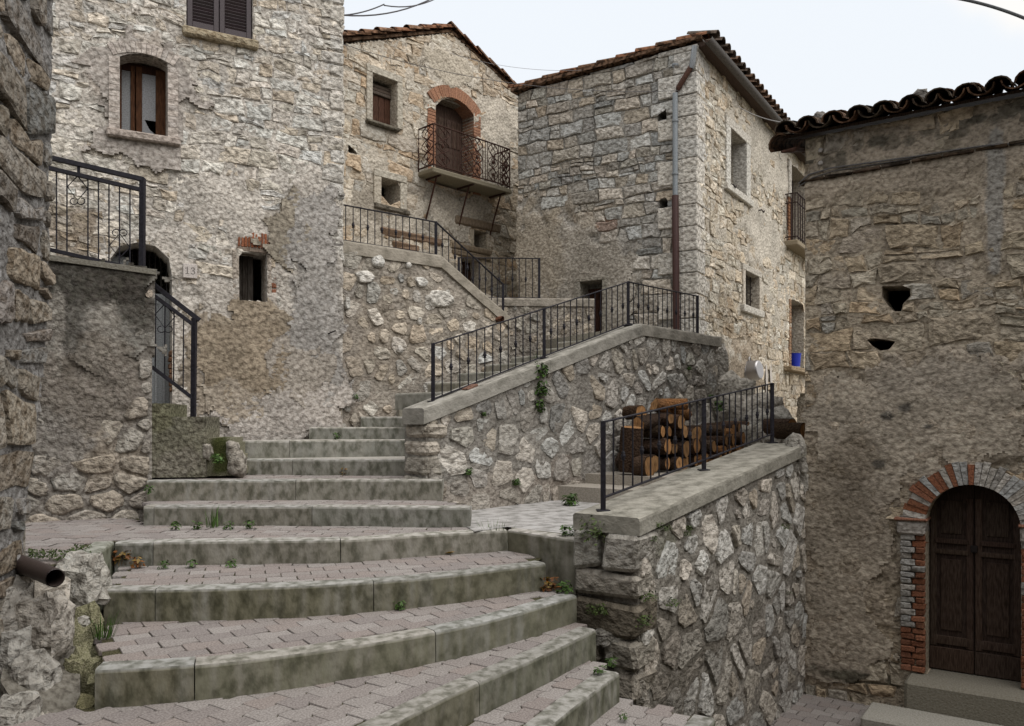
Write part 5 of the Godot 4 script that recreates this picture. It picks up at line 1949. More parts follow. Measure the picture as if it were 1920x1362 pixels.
	var half := db.size.x * 0.5
	var rise := 0.19
	var rad := (half * half + rise * rise) / (2.0 * rise)
	var cy := db.end.y - rad
	var span := asin(clampf((half + 0.1) / (rad + 0.09), -1, 1))
	var nb := 24
	for i in nb:
		var a0 := -span + 2.0 * span * i / nb
		var a1 := -span + 2.0 * span * (i + 1) / nb - 0.005
		var q := []
		for e in [[a0, rad - 0.002], [a1, rad - 0.002], [a1, rad + 0.22], [a0, rad + 0.22]]:
			q.append(wp(w, cx + sin(e[0]) * e[1], cy + cos(e[0]) * e[1], -0.3))
		var mb := MB.new()
		mb.prism(q, w.n3 * rng.randf_range(0.334, 0.342), vary(brick, 0.13))
		put("arch_brick", mb, M.brick, root)
	for k in 2:
		var lf := MB.new()
		var s0 := db.position.x + half * k
		wbox(lf, w, s0 + 0.004, s0 + half - 0.004, db.position.y, db.end.y - 0.04, -0.34, -0.29, 0.004, Color(0.115, 0.08, 0.065))
		var leaf := put("door_leaf", lf, M.wood, root)
		for j in 3:
			var pn := MB.new()
			var s1 := s0 + 0.05 + j * (half - 0.09) / 3.0
			wbox(pn, w, s1 + 0.01, s1 + (half - 0.09) / 3.0 - 0.01, db.position.y + 0.9, db.end.y - 0.3, -0.29, -0.275, 0.005, vary(Color(0.13, 0.09, 0.072), 0.08))
			put("door_panel", pn, M.wood, leaf)
		var lp := MB.new()
		wbox(lp, w, s0 + 0.06, s0 + half - 0.06, db.position.y + 0.1, db.position.y + 0.75, -0.29, -0.275, 0.006, Color(0.12, 0.085, 0.07))
		put("door_panel", lp, M.wood, leaf)
	# lower openings
	wall_frame(root, w, "window_frame", low, 0.15, 0.13, 0.05, Color(0.58, 0.54, 0.465), M.render)
	var lb := box_of(low)
	var s2 := MB.new()
	wbox(s2, w, lb.position.x - 0.15, lb.end.x + 0.2, lb.position.y - 0.09, lb.position.y - 0.003, -0.2, 0.09, 0.015, Color(0.17, 0.155, 0.13), 0.01)
	put("window_sill", s2, M.limestone, root)
	wall_frame(root, w, "window_frame", lw2, 0.12, 0.02, 0.02, Color(0.48, 0.43, 0.35), M.mortar)
	var b2 := box_of(lw2)
	var bm := MB.new()
	wbox(bm, w, b2.position.x - 0.5, b2.end.x + 0.35, b2.end.y + 0.02, b2.end.y + 0.2, -0.2, 0.08, 0.03, Color(0.27, 0.22, 0.165), 0.02)
	put("lintel_beam", bm, M.wood, root)
	door_board(root, w, cel, 0.3, Color(0.085, 0.05, 0.036), M.wood, "cellar_door")
	var cb := box_of(cel)
	for k in 4:
		var pk := MB.new()
		wbox(pk, w, cb.position.x + cb.size.x * k / 4.0 + 0.004, cb.position.x + cb.size.x * (k + 1) / 4.0 - 0.004, cb.position.y, cb.end.y - 0.18, -0.3, -0.26, 0.004, vary(Color(0.085, 0.05, 0.036), 0.15))
		put("door_plank", pk, M.wood, root)
	for k in 2:
		var lt := MB.new()
		wbox(lt, w, cb.position.x - 0.25, cb.end.x + 0.25, cb.end.y + 0.01 + k * 0.13, cb.end.y + 0.11 + k * 0.13, -0.2, 0.07 + k * 0.02, 0.02, Color(0.33, 0.28, 0.21), 0.015)
		put("lintel_beam", lt, M.wood, root)
	# wooden blocks showing in the wall behind the railing
	for q in [[770, 445, 55, 9], [760, 462, 26, 6]]:
		var c := sh(w, q[0], q[1])
		var r := sh(w, q[0] + q[2], q[1] - q[3]) - c
		var mb := MB.new()
		wbox(mb, w, c.x - r.x, c.x + r.x, c.y - 0.07, c.y + 0.07, -0.1, 0.06, 0.03, Color(0.34, 0.25, 0.18), 0.03)
		put("wall_beam", mb, M.wood, root)
	balcony(w)

func balcony(w: Dictionary) -> void:
	var s0 := sx(w, 781)
	var s1 := sx(w, 928)
	var y := sh(w, 781, 326).y + 0.03
	var out := 0.45
	var root := thing("balcony", "stone balcony slab with rusty ornate wrought iron railing on the gabled house", "balcony", wp(w, (s0 + s1) * 0.5, y, 0))
	var mb := MB.new()
	wbox(mb, w, s0, s1, y - 0.09, y, -0.1, out + 0.03, 0.015, Color(0.27, 0.24, 0.185), 0.008)
	put("slab", mb, M.concrete, root)
	for q in [0.1, 0.5, 0.92]:
		var s := lerpf(s0, s1, q)
		var br := MB.new()
		bar_box(br, wp(w, s, y - 0.09, out * 0.75), wp(w, s, y - 0.85, 0.02), 0.02, 0.03, RUSTY)
		put("bracket", br, M.rust, root)
		var br2 := MB.new()
		wbox(br2, w, s - 0.02, s + 0.02, y - 0.12, y - 0.092, 0.0, out, 0.004, RUSTY * 0.7)
		put("bracket_arm", br2, M.rust, root)
	var hgt := 0.78
	var cor := [wp(w, s0 + 0.03, 0, 0.02), wp(w, s0 + 0.03, 0, out), wp(w, s1 - 0.03, 0, out), wp(w, s1 - 0.03, 0, 0.02)]
	for k in 3:
		for q in [[hgt, "top_rail"], [0.05, "bottom_rail"]]:
			var r := MB.new()
			bar_box(r, cor[k] + Vector3.UP * (y + q[0]), cor[k + 1] + Vector3.UP * (y + q[0]), 0.03, 0.018, RUSTY)
			put(q[1], r, M.rust, root)
	for k in 4:
		var p := MB.new()
		p.tube([cor[k] + Vector3.UP * y, cor[k] + Vector3.UP * (y + hgt)], 0.013, 6, RUSTY)
		put("post", p, M.rust, root, true)
	# front: groups of interlaced curves between plain bars
	var f0: Vector3 = cor[1]
	var f1: Vector3 = cor[2]
	var curve := func(a: Vector3, b: Vector3, lo: float, hi: float, phase: float, turns: float) -> Array:
		var pts := []
		for k in 17:
			var f := k / 16.0
			pts.append(a.lerp(b, 0.5 + 0.5 * sin(phase + f * PI * turns)) + Vector3.UP * (y + lerpf(lo, hi, f)))
		return pts
	var panel := func(a: Vector3, b: Vector3):
		var m := MB.new()
		for ph in [0.0, PI]:
			m.tube(curve.call(a, b, 0.06, hgt, ph, 3.0), 0.0095, 5, RUSTY)
			m.tube(curve.call(a.lerp(b, 0.25), b.lerp(a, 0.25), 0.06, hgt, ph + PI * 0.5, 4.0), 0.008, 5, RUSTY)
		var c := a.lerp(b, 0.5)
		m.lathe(c + Vector3.UP * (y + hgt * 0.48), Vector3.UP, [[0.0, 0.004], [0.03, 0.03], [0.06, 0.03], [0.1, 0.004]], 8, RUSTY)
		m.lathe(c + Vector3.UP * (y + hgt * 0.2), Vector3.UP, [[0.0, 0.004], [0.02, 0.02], [0.04, 0.02], [0.07, 0.004]], 8, RUSTY)
		put("scrollwork", m, M.rust, root, true)
	for q in [[0.02, 0.2], [0.33, 0.48], [0.48, 0.62], [0.70, 0.83], [0.9, 0.99]]:
		panel.call(f0.lerp(f1, q[0]), f0.lerp(f1, q[1]))
	panel.call(cor[0].lerp(cor[1], 0.2), cor[1])
	panel.call(cor[2], cor[3].lerp(cor[2], 0.2))
	for q in [0.24, 0.29, 0.325, 0.625, 0.66, 0.69, 0.84, 0.87, 0.895]:
		var b := MB.new()
		var p := f0.lerp(f1, q)
		b.tube([p + Vector3.UP * (y + 0.05), p + Vector3.UP * (y + hgt)], 0.007, 6, RUSTY)
		put("baluster", b, M.rust, root, true)

# ---------------------------------------------------------------- corner house with dressed corner stones
const CH := Vector2(2.944, 12.8)
func corner_house() -> void:
	var dl := Vector2(-0.859, 0.511)
	var dr := Vector2(0.55, 0.835).normalized()
	var w := plane(CH + dl * 3.3, CH)
	var wr := plane(CH, CH + dr * 7.6)
	var root := thing("corner_house", "tall grey stone corner house with dressed corner blocks and a tiled eave", "house", at3(CH, 0.6))
	var top := EYE + 6.02
	# left face
	var door := px_rect(w, 1090, 528, 1132, 640)
	var holes := [door, px_rect(w, 1234, 208, 1250, 226), px_rect(w, 1236, 373, 1252, 391)]
	var a := sh(w, 985, 172)
	var b := sh(w, 1305, 84)
	var poly := PackedVector2Array([Vector2(0, EYE + 0.8), Vector2(w.len - 0.02, EYE + 0.8), Vector2(w.len - 0.02, b.y), a, Vector2(0, a.y - 0.05)])
	var raise := px_patches(w, [[1060, 490, 75, 90, 1.0], [1000, 480, 40, 120, 0.95], [1140, 520, 60, 70, 0.95], [1040, 590, 90, 40, 1.0]])
	var stains := px_patches(w, [[1100, 260, 60, 60, 0.3, Color(0.21, 0.205, 0.19)], [1010, 480, 60, 110, 0.5, Color(0.40, 0.35, 0.275)], [1110, 500, 60, 60, 0.6, Color(0.36, 0.335, 0.295)], [1140, 420, 18, 16, 0.8, Color(0.36, 0.20, 0.13)], [1100, 390, 60, 30, 0.3, Color(0.34, 0.27, 0.18)]])
	masonry(w, root, {"poly": poly, "holes": holes, "cell": 0.035, "sw": 0.28, "sh": 0.175, "joint": 0.014, "prot": 0.028, "jit": 0.55, "ay": 1.75, "coursed": true, "wave": 0.035, "angular": true, "amp": 0.012, "sink": 0.004, "lift": 0.06, "raise": raise, "stains": stains, "vary": 0.26,
		"pal": [Color(0.589, 0.576, 0.556), Color(0.533, 0.525, 0.513), Color(0.646, 0.633, 0.613), Color(0.502, 0.469, 0.420), Color(0.455, 0.450, 0.442)], "mortar": Color(0.400, 0.385, 0.358), "plaster": Color(0.471, 0.444, 0.401), "count": 210, "skirt": 0.4, "seed": 600.0, "lump": 0.35}, "wall", "stone")
	plaster_patch(w, root, [[978, 440], [1040, 450], [1120, 470], [1175, 500], [1180, 640], [978, 650]], Color(0.471, 0.444, 0.401), 0.064, [door], stains)
	# right face
	var w1 := px_rect(wr, 1366, 254, 1396, 360)
	var w2 := px_rect(wr, 1394, 514, 1420, 578)
	var w3 := px_rect(wr, 1481, 566, 1507, 692)
	var bd := px_rect(wr, 1480, 320, 1512, 470)
	var cel := px_poly(wr, [[1493, 800], [1493, 750], [1500, 738], [1512, 738], [1512, 800]])
	var hole := px_rect(wr, 1312, 215, 1322, 226)
	var pr := PackedVector2Array([Vector2(0.02, EYE - 0.7), Vector2(wr.len, EYE - 0.7), Vector2(wr.len, top), Vector2(0.02, top)])
	var rr := px_patches(wr, [[1440, 300, 60, 110, 0.6], [1430, 440, 40, 90, 0.7], [1385, 700, 40, 70, 0.8], [1450, 560, 40, 60, 0.5]])
	var rs := px_patches(wr, [[1390, 640, 40, 40, 0.5, Color(0.36, 0.265, 0.17)], [1390, 720, 40, 60, 0.7, Color(0.29, 0.225, 0.155)], [1480, 760, 40, 60, 0.6, Color(0.30, 0.25, 0.19)], [1360, 590, 24, 50, 0.4, Color(0.36, 0.28, 0.19)]])
	masonry(wr, root, {"poly": pr, "holes": [w1, w2, w3, bd, hole, cel], "cell": 0.04, "sw": 0.30, "sh": 0.16, "joint": 0.008, "prot": 0.022, "jit": 0.7, "ay": 1.7, "coursed": true, "wave": 0.05, "angular": true, "amp": 0.015, "sink": -0.006, "lift": 0.035, "raise": rr, "stains": rs,
		"pal": [Color(0.667, 0.618, 0.536), Color(0.599, 0.549, 0.467), Color(0.718, 0.685, 0.619), Color(0.551, 0.493, 0.411)], "mortar": Color(0.581, 0.539, 0.470), "plaster": Color(0.625, 0.589, 0.523), "stone_mat": "warm_stone", "count": 90, "skirt": 0.4, "seed": 660.0, "lump": 0.4}, "side_wall", "stone")
	# dressed corner blocks
	var y := EYE + 0.9
	var k := 0
	while y < top - 0.05:
		var hh := minf(rng.randf_range(0.33, 0.40), top - y)
		var la := 0.62 if k % 2 == 0 else 0.36
		var lr := 0.40 if k % 2 == 0 else 0.66
		var mb := MB.new()
		# a block that turns the corner: its two outer faces stand a little proud
		var ca := wp(w, w.len - la * 0.5 + 0.02, y + hh * 0.5, -lr * 0.5 + 0.05)
		mb.cbox(ca, Basis(w.d3, Vector3.UP, w.n3), Vector3(la + 0.04, hh - 0.012, lr + 0.02), 0.012, vary(Color(0.68, 0.665, 0.64), 0.07), 0.006, rng)
		put("quoin", mb, M.limestone, root)
		y += hh
		k += 1
	# left-hand edge blocks
	shell(root, [CH + dl * 3.26 + dr * 0.06, CH + dl * 3.26 + dr * 7.5, CH + dl * 0.03 + dr * 7.5, CH + dl * 0.05 + dr * 0.06], EYE - 0.7, EYE + 5.98, Color(0.45, 0.42, 0.36), 2)
	# roof slab, verge tiles over the left face and tiles with gutter over the right face
	var rf := MB.new()
	var r0 := at3(CH - dl * 0.12 - dr * 0.1, 6.07)
	var r1 := at3(CH + dl * 3.4 - dr * 0.1, (a.y - EYE) + 0.02)
	var r2 := at3(CH + dl * 3.4 + dr * 7.6, 6.1)
	var r3 := at3(CH - dl * 0.12 + dr * 7.6, 6.1)
	rf.prism([r0, r1, r2, r3], Vector3(0, 0.05, 0), Color(0.2, 0.13, 0.095))
	put("roof", rf, M.clay, root)
	verge_tiles(root, r1 + Vector3(0, 0.06, 0) + Vector3(dr.x, 0, -dr.y) * 0.1, r0 + Vector3(0, 0.06, 0) + Vector3(dr.x, 0, -dr.y) * 0.1, w.n3, 10)
	var covers := [tile_mesh(0.5, 0.1, 0.085, true, Color(0.22, 0.15, 0.115)), tile_mesh(0.5, 0.1, 0.085, true, Color(0.17, 0.14, 0.125))]
	var n := 26
	for i in n:
		var p: Vector3 = wp(wr, 0.05 + 0.27 * i, EYE + 6.16, 0.1)
		place("eave_tile", covers[rng.randi() % 2], root, p, Basis(-wr.n3, Vector3.UP, Vector3(wr.d3)) * Basis(Vector3.BACK, 0.25 + rng.randf_range(-0.04, 0.04)))
	var gut := MB.new()
	var gp := []
	for j in 9:
		gp.append(j)
	var ga := wp(wr, -0.15, EYE + 6.02, 0.24)
	var gb := wp(wr, 7.4, EYE + 6.0, 0.24)
	for e in [ga, gb]:
		for j in 9:
			var an := PI + PI * j / 8.0
			gut.pt(e + wr.n3 * cos(an) * 0.075 + Vector3.UP * sin(an) * 0.075, Color(0.17, 0.175, 0.175))
	for j in 8:
		gut.quad_to(j, j + 1, 9 + j + 1, 9 + j, Vector3.DOWN + wr.n3 * cos(PI + PI * (j + 0.5) / 8.0))
	put("gutter", gut, M.iron, root, true)
	for q in [[0, 8, ga], [9, 17, gb]]:
		pass
	var sof := MB.new()
	wbox(sof, wr, 0.0, 7.4, EYE + 5.97, EYE + 6.06, -0.1, 0.2, 0.01, Color(0.14, 0.10, 0.08))
	put("eave_board", sof, M.wood, root)
	# rain pipe: grey zinc above, brown iron below
	var ps := sx(w, 1270)
	var zinc := MB.new()
	zinc.tube([wp(w, w.len + 0.02, EYE + 5.95, 0.12), wp(w, w.len - 0.02, EYE + 5.72, 0.1), wp(w, w.len - 0.05, EYE + 5.62, 0.1)], 0.045, 10, Color(0.33, 0.37, 0.40))
	put("pipe_head", zinc, M.paint, root, true)
	var bend := MB.new()
	bend.tube([wp(w, w.len - 0.05, EYE + 5.64, 0.1), wp(w, ps + 0.05, EYE + 5.35, 0.1), wp(w, ps, EYE + 5.24, 0.1)], 0.043, 10, Color(0.13, 0.07, 0.05))
	put("pipe_bend", bend, M.rust, root, true)
	var h1 := sh(w, 1270, 372).y
	var up := MB.new()
	up.tube([wp(w, ps, EYE + 5.28, 0.1), wp(w, ps, h1, 0.1)], 0.043, 10, Color(0.32, 0.37, 0.41))
	put("zinc_pipe", up, M.paint, root, true)
	var dn := MB.new()
	dn.tube([wp(w, ps, h1 + 0.02, 0.1), wp(w, ps + 0.03, EYE + 1.2, 0.12)], 0.055, 10, Color(0.075, 0.035, 0.028))
	put("iron_pipe", dn, M.paint, root, true)
	for q in [0.35, 1.2, 2.1]:
		var cl := MB.new()
		cl.lathe(wp(w, ps, h1 + q, 0.1), Vector3.UP, [[0.0, 0.046], [0.0, 0.054], [0.035, 0.054], [0.035, 0.046]], 10, Color(0.28, 0.32, 0.35))
		put("pipe_clamp", cl, M.paint, root, true)
	# doors and windows
	var db := box_of(door)
	wall_frame(root, w, "door_frame", door, 0.1, 0.06, 0.08, Color(0.36, 0.34, 0.3), M.mortar)
	for i in 4:
		var pk := MB.new()
		wbox(pk, w, db.position.x + db.size.x * i / 4.0 + 0.003, db.position.x + db.size.x * (i + 1) / 4.0 - 0.003, db.position.y, db.end.y - 0.08, -0.33, -0.28, 0.004, vary(Color(0.10, 0.05, 0.032), 0.2))
		put("door_plank", pk, M.wood, root)
	var pale := Color(0.60, 0.57, 0.51)
	wall_frame(root, wr, "window_frame", w1, 0.24, 0.17, 0.05, Color(0.70, 0.68, 0.63), M.render)
	wall_frame(root, wr, "window_frame", w2, 0.16, 0.12, 0.05, Color(0.64, 0.60, 0.53), M.render)
	for q in [[w1, 0.13, 0.3], [w2, 0.13, 0.2]]:
		var bb := box_of(q[0])
		var mb := MB.new()
		wbox(mb, wr, bb.position.x - q[2], bb.end.x + q[2], bb.position.y - q[1], bb.position.y - 0.002, -0.22, 0.09, 0.012, Color(0.70, 0.68, 0.63), 0.006)
		put("window_sill", mb, M.render, root)
	var b1 := box_of(w1)
	var cs := MB.new()
	wbox(cs, wr, b1.position.x, b1.position.x + b1.size.x * 0.5, b1.position.y, b1.end.y - 0.1, -0.27, -0.23, 0.005, Color(0.12, 0.06, 0.04))
	put("casement", cs, M.wood, root)
	var b2 := box_of(w2)
	for i in 4:
		var mb := MB.new()
		var s := lerpf(b2.position.x, b2.end.x, (i + 0.5) / 4.0)
		mb.tube([wp(wr, s, b2.position.y, -0.1), wp(wr, s, b2.end.y, -0.1)], 0.011, 6, Color(0.05, 0.04, 0.035))
		put("window_bar", mb, M.iron, root, true)
	for i in 5:
		var mb := MB.new()
		var hh := lerpf(b2.position.y, b2.end.y, (i + 0.5) / 5.0)
		mb.tube([wp(wr, b2.position.x, hh, -0.1), wp(wr, b2.end.x, hh, -0.1)], 0.009, 6, Color(0.05, 0.04, 0.035))
		put("window_bar", mb, M.iron, root, true)
	door_board(root, wr, w3, 0.34, Color(0.115, 0.08, 0.06), M.wood, "shutter_back")
	var b3 := box_of(w3)
	for i in 7:
		var pk := MB.new()
		wbox(pk, wr, b3.position.x, b3.end.x - 0.15, b3.position.y + b3.size.y * i / 7.0, b3.position.y + b3.size.y * (i + 1) / 7.0 - 0.012, -0.3, -0.22, 0.006, vary(Color(0.115, 0.08, 0.06), 0.15))
		put("shutter_board", pk, M.wood, root)
	var s3 := MB.new()
	wbox(s3, wr, b3.position.x - 0.6, b3.end.x + 0.3, b3.position.y - 0.12, b3.position.y - 0.002, -0.2, 0.22, 0.02, Color(0.30, 0.24, 0.17), 0.012)
	put("window_sill", s3, M.warm_stone, root)
	for i in 20:
		var mb := MB.new()
		var yy := b3.position.y + i * 0.075
		wbox(mb, wr, b3.position.x - 0.16, b3.position.x - 0.002, yy, yy + 0.066, -0.25, 0.04, 0.006, vary(Color(0.42, 0.30, 0.2), 0.16))
		put("brick", mb, M.brick, root)
	# side balcony door and its little balcony
	door_board(root, wr, bd, 0.3, Color(0.07, 0.045, 0.036), M.wood, "balcony_door")
	var bb := box_of(bd)
	var jm := MB.new()
	wbox(jm, wr, bb.position.x - 0.22, bb.position.x - 0.002, bb.position.y + bb.size.y * 0.55, bb.end.y, -0.25, 0.06, 0.01, Color(0.55, 0.53, 0.5))
	put("jamb", jm, M.limestone, root)
	for i in 14:
		var mb := MB.new()
		var yy := bb.position.y + i * 0.075
		wbox(mb, wr, bb.position.x - 0.2, bb.position.x - 0.002, yy, yy + 0.066, -0.25, 0.045, 0.006, vary(Color(0.42, 0.24, 0.14), 0.16))
		put("brick", mb, M.brick, root)
	var bal := thing("side_balcony", "small iron railed balcony on the warm side wall of the corner house", "balcony", wp(wr, bb.position.x, bb.position.y, 0))
	var sb := MB.new()
	wbox(sb, wr, bb.position.x - 0.45, bb.end.x + 0.6, bb.position.y - 0.12, bb.position.y, -0.1, 0.3, 0.02, Color(0.32, 0.27, 0.2))
	put("slab", sb, M.concrete, bal)
	var bc := [wp(wr, bb.position.x - 0.42, 0, 0.02), wp(wr, bb.position.x - 0.42, 0, 0.27), wp(wr, bb.end.x + 0.57, 0, 0.27)]
	for j in 2:
		for q in [[1.0, "top_rail"], [0.07, "bottom_rail"], [0.8, "middle_rail"]]:
			var r := MB.new()
			bar_box(r, bc[j] + Vector3.UP * (bb.position.y + q[0]), bc[j + 1] + Vector3.UP * (bb.position.y + q[0]), 0.03, 0.02, Color(0.05, 0.03, 0.025))
			put(q[1], r, M.rust, bal)
		var m := 3 if j == 0 else 13
		for i in m:
			var br := MB.new()
			var p: Vector3 = bc[j].lerp(bc[j + 1], (i + 0.5) / m)
			br.tube([p + Vector3.UP * bb.position.y, p + Vector3.UP * (bb.position.y + 1.0)], 0.012, 6, Color(0.05, 0.03, 0.025))
			put("baluster", br, M.rust, bal, true)
	# iron hooks
	for q in [[1420, 395], [1366, 348]]:
		var c := sh(wr, q[0], q[1])
		var hk := thing("wall_hook", "bent iron hook fixed in the warm stone wall below a window", "hook", wp(wr, c.x, c.y, 0), "iron hooks in the side wall")
		var mb := MB.new()
		mb.tube([wp(wr, c.x, c.y, -0.02), wp(wr, c.x, c.y, 0.09), wp(wr, c.x + 0.05, c.y - 0.04, 0.11), wp(wr, c.x + 0.1, c.y, 0.11)], 0.014, 6, Color(0.04, 0.03, 0.028))
		put("rod", mb, M.rust, hk, true)
	# things hanging and standing on that wall
	var c := sh(wr, 1400, 697)
	var pot := thing("cooking_pot", "dented aluminium pot hanging on the wall of the corner house", "pot", wp(wr, c.x, c.y, 0.05))
	var axis: Vector3 = (wr.n3 * 1.0 + Vector3.UP * 0.1 + wr.d3 * -0.1).normalized()
	var pm := MB.new()
	var pr0 := 0.2
	pm.lathe(wp(wr, c.x, c.y, 0.03), axis, [[0.03, pr0 * 0.96], [0.0, pr0 * 1.0], [-0.005, pr0 * 1.08], [0.012, pr0 * 1.09], [0.02, pr0 * 1.0], [0.05, pr0 * 1.0], [0.06, pr0 * 0.98], [0.2, pr0 * 0.92], [0.225, pr0 * 0.86], [0.235, pr0 * 0.78], [0.232, pr0 * 0.4], [0.232, 0.001]], 28, Color(0.52, 0.53, 0.55))
	put("bowl", pm, M.aluminium, pot, true)
	for e in [-1.0, 1.0]:
		var hm := MB.new()
		var pts := []
		for j in 8:
			var an := PI * j / 7.0
			pts.append(wp(wr, c.x + cos(an) * 0.06, c.y + e * (pr0 * 1.0 + sin(an) * 0.07), 0.06))
		hm.tube(pts, 0.011, 6, Color(0.45, 0.46, 0.48))
		put("handle", hm, M.aluminium, pot, true)
	var bk := thing("bucket", "bright blue plastic bucket standing on the window sill", "bucket", wp(wr, (b3.position.x + b3.end.x) * 0.5, b3.position.y, 0.05))
	var km := MB.new()
	var bc0 := sx(wr, 1491)
	km.lathe(wp(wr, bc0, b3.position.y + 0.04, -0.02), Vector3.UP, [[0.0, 0.125], [0.28, 0.15], [0.29, 0.16], [0.3, 0.155], [0.29, 0.145], [0.02, 0.118], [0.02, 0.001]], 20, Color(0.006, 0.03, 0.50))
	put("pail", km, M.paint, bk, true)
	var kb := MB.new()
	kb.lathe(wp(wr, bc0, b3.position.y + 0.002, -0.02), Vector3.UP, [[0.0, 0.001], [0.0, 0.128], [0.04, 0.13]], 20, Color(0.55, 0.57, 0.6))
	put("white_foot", kb, M.paint, bk, true)
	for q in [[1434, 0.0], [1442, 0.03]]:
		var cc := sh(wr, q[0], 684)
		var cl := thing("hanging_cloth", "white strip of cloth hanging on the wall beside the pot", "cloth", wp(wr, cc.x, cc.y, 0.03), "white cloths on the wall")
		var mb := MB.new()
		var ids := []
		for j in 9:
			for i in 5:
				var f := j / 8.0
				var x := (i / 4.0 - 0.5) * lerpf(0.1, 0.2, f)
				mb.pt(wp(wr, cc.x + x + f * q[1], cc.y - f * 0.62, 0.035 + 0.025 * sin(i * 1.9 + f * 2.0) * f), Color(0.68, 0.66, 0.62))
		for j in 8:
			for i in 4:
				mb.quad_to(j * 5 + i, j * 5 + i + 1, j * 5 + i + 6, j * 5 + i + 5, wr.n3)
		put("fabric", mb, M.plain, cl, true)

# ---------------------------------------------------------------- house on the right with the cellar door
func right_house() -> void:
	var c0 := Vector2(3.21, 8.75)
	var dir := (plan(1920, 7.6) - c0).normalized()
	var w := plane(c0, c0 + dir * 3.0)
	var root := thing("cellar_house", "low rough stone house with curved roof tiles and a brick arched cellar door", "house", wp(w, 1.4, STREET, 0))
	var top := EYE + 3.09
	var door := PackedVector2Array()
	var d0 := sx(w, 1737)
	var d1 := sx(w, 1915)
	var dc := (d0 + d1) * 0.5
	var dr := (d1 - d0) * 0.5
	var dh0 := sh(w, 1826, 1278).y
	var dh1 := sh(w, 1826, 909).y
	door.append(Vector2(d0, dh0))
	for k in 13:
		var a := PI - PI * k / 12.0
		door.append(Vector2(dc + cos(a) * dr, dh1 - dr + sin(a) * dr))
	door.append(Vector2(d1, dh0))
	var hole := px_poly(w, [[1655, 537], [1707, 536], [1708, 556], [1694, 570], [1690, 584], [1676, 584], [1662, 570], [1654, 556]])
	var hole2 := px_poly(w, [[1620, 640], [1640, 634], [1680, 640], [1668, 656], [1650, 658]])
	var poly := rect_poly(0.0, w.len, -0.05, top)
	var raise := px_patches(w, [[1720, 790, 230, 130, 1.0], [1580, 1000, 110, 250, 1.0], [1800, 720, 130, 60, 0.8], [1860, 380, 26, 170, 0.95], [1600, 780, 80, 60, 0.9], [1560, 1200, 70, 100, 0.95], [1850, 830, 100, 50, 0.95], [1700, 300, 300, 26, 0.8]])
	var stains := px_patches(w, [[1780, 270, 20, 12, 0.8, Color(0.25, 0.215, 0.165)], [1600, 860, 70, 50, 0.5, Color(0.19, 0.155, 0.115)],
		[1620, 960, 70, 90, 0.4, Color(0.19, 0.16, 0.13)], [1580, 930, 60, 50, 0.4, Color(0.2, 0.17, 0.135)], [1620, 1270, 110, 34, 0.8, Color(0.07, 0.068, 0.05)], [1866, 370, 18, 160, 0.8, Color(0.33, 0.325, 0.31)], [1760, 700, 150, 50, 0.4, Color(0.36, 0.325, 0.285)], [1650, 870, 14, 10, 0.8, Color(0.08, 0.075, 0.07)], [1700, 765, 14, 8, 0.8, Color(0.09, 0.085, 0.08)], [1665, 780, 12, 8, 0.8, Color(0.1, 0.095, 0.09)], [1740, 800, 12, 6, 0.8, Color(0.09, 0.085, 0.08)]])
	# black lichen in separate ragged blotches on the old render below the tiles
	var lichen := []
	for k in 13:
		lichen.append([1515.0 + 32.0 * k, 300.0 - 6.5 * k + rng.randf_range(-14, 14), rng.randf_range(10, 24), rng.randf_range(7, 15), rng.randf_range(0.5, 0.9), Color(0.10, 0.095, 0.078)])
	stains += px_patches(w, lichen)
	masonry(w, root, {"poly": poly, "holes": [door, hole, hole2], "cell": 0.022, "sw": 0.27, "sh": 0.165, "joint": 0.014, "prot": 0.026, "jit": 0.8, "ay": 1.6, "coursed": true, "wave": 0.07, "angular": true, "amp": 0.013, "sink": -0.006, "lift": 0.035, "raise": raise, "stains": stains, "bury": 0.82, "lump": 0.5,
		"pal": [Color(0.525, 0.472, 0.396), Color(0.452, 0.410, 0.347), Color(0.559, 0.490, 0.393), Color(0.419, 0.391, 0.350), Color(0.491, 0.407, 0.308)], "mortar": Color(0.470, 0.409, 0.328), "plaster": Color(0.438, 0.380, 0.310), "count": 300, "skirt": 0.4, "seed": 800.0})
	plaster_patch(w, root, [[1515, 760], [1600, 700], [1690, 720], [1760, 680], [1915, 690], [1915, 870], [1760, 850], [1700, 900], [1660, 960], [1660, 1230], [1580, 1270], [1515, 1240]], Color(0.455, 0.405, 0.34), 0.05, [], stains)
	# side wall that runs up the alley, and the rest of the house
	var n2: Vector2 = w.n
	shell(root, [c0 - n2 * 0.06 + dir * 0.02, c0 - n2 * 5.0 + dir * 0.02, c0 + dir * 2.98 - n2 * 5.0, c0 + dir * 2.98 - n2 * 0.06], 0.0, EYE + 2.94, Color(0.36, 0.32, 0.27))
	# ledge of flat tiles under the frieze
	for i in 11:
		var mb := MB.new()
		var s := -0.06 + i * 0.28
		wbox(mb, w, s, s + 0.27, EYE + 2.6 + i * 0.004, EYE + 2.628 + i * 0.004, -0.1, 0.075 + rng.randf_range(-0.015, 0.015), 0.006, vary(Color(0.10, 0.075, 0.06), 0.3), 0.006)
		put("ledge_tile", mb, M.clay, root)
	# eave: curved tiles, two rows deep, over a dark board
	var tones := [Color(0.16, 0.095, 0.065), Color(0.12, 0.09, 0.07), Color(0.20, 0.12, 0.085), Color(0.10, 0.08, 0.065)]
	var cov := []
	var cha := []
	for t in tones:
		cov.append(tile_mesh(0.48, 0.115, 0.095, true, t))
		cha.append(tile_mesh(0.48, 0.115, 0.095, false, t))
	var slope := 0.28
	var back: Vector3 = (-w.n3 * cos(slope) + Vector3.UP * sin(slope)).normalized()
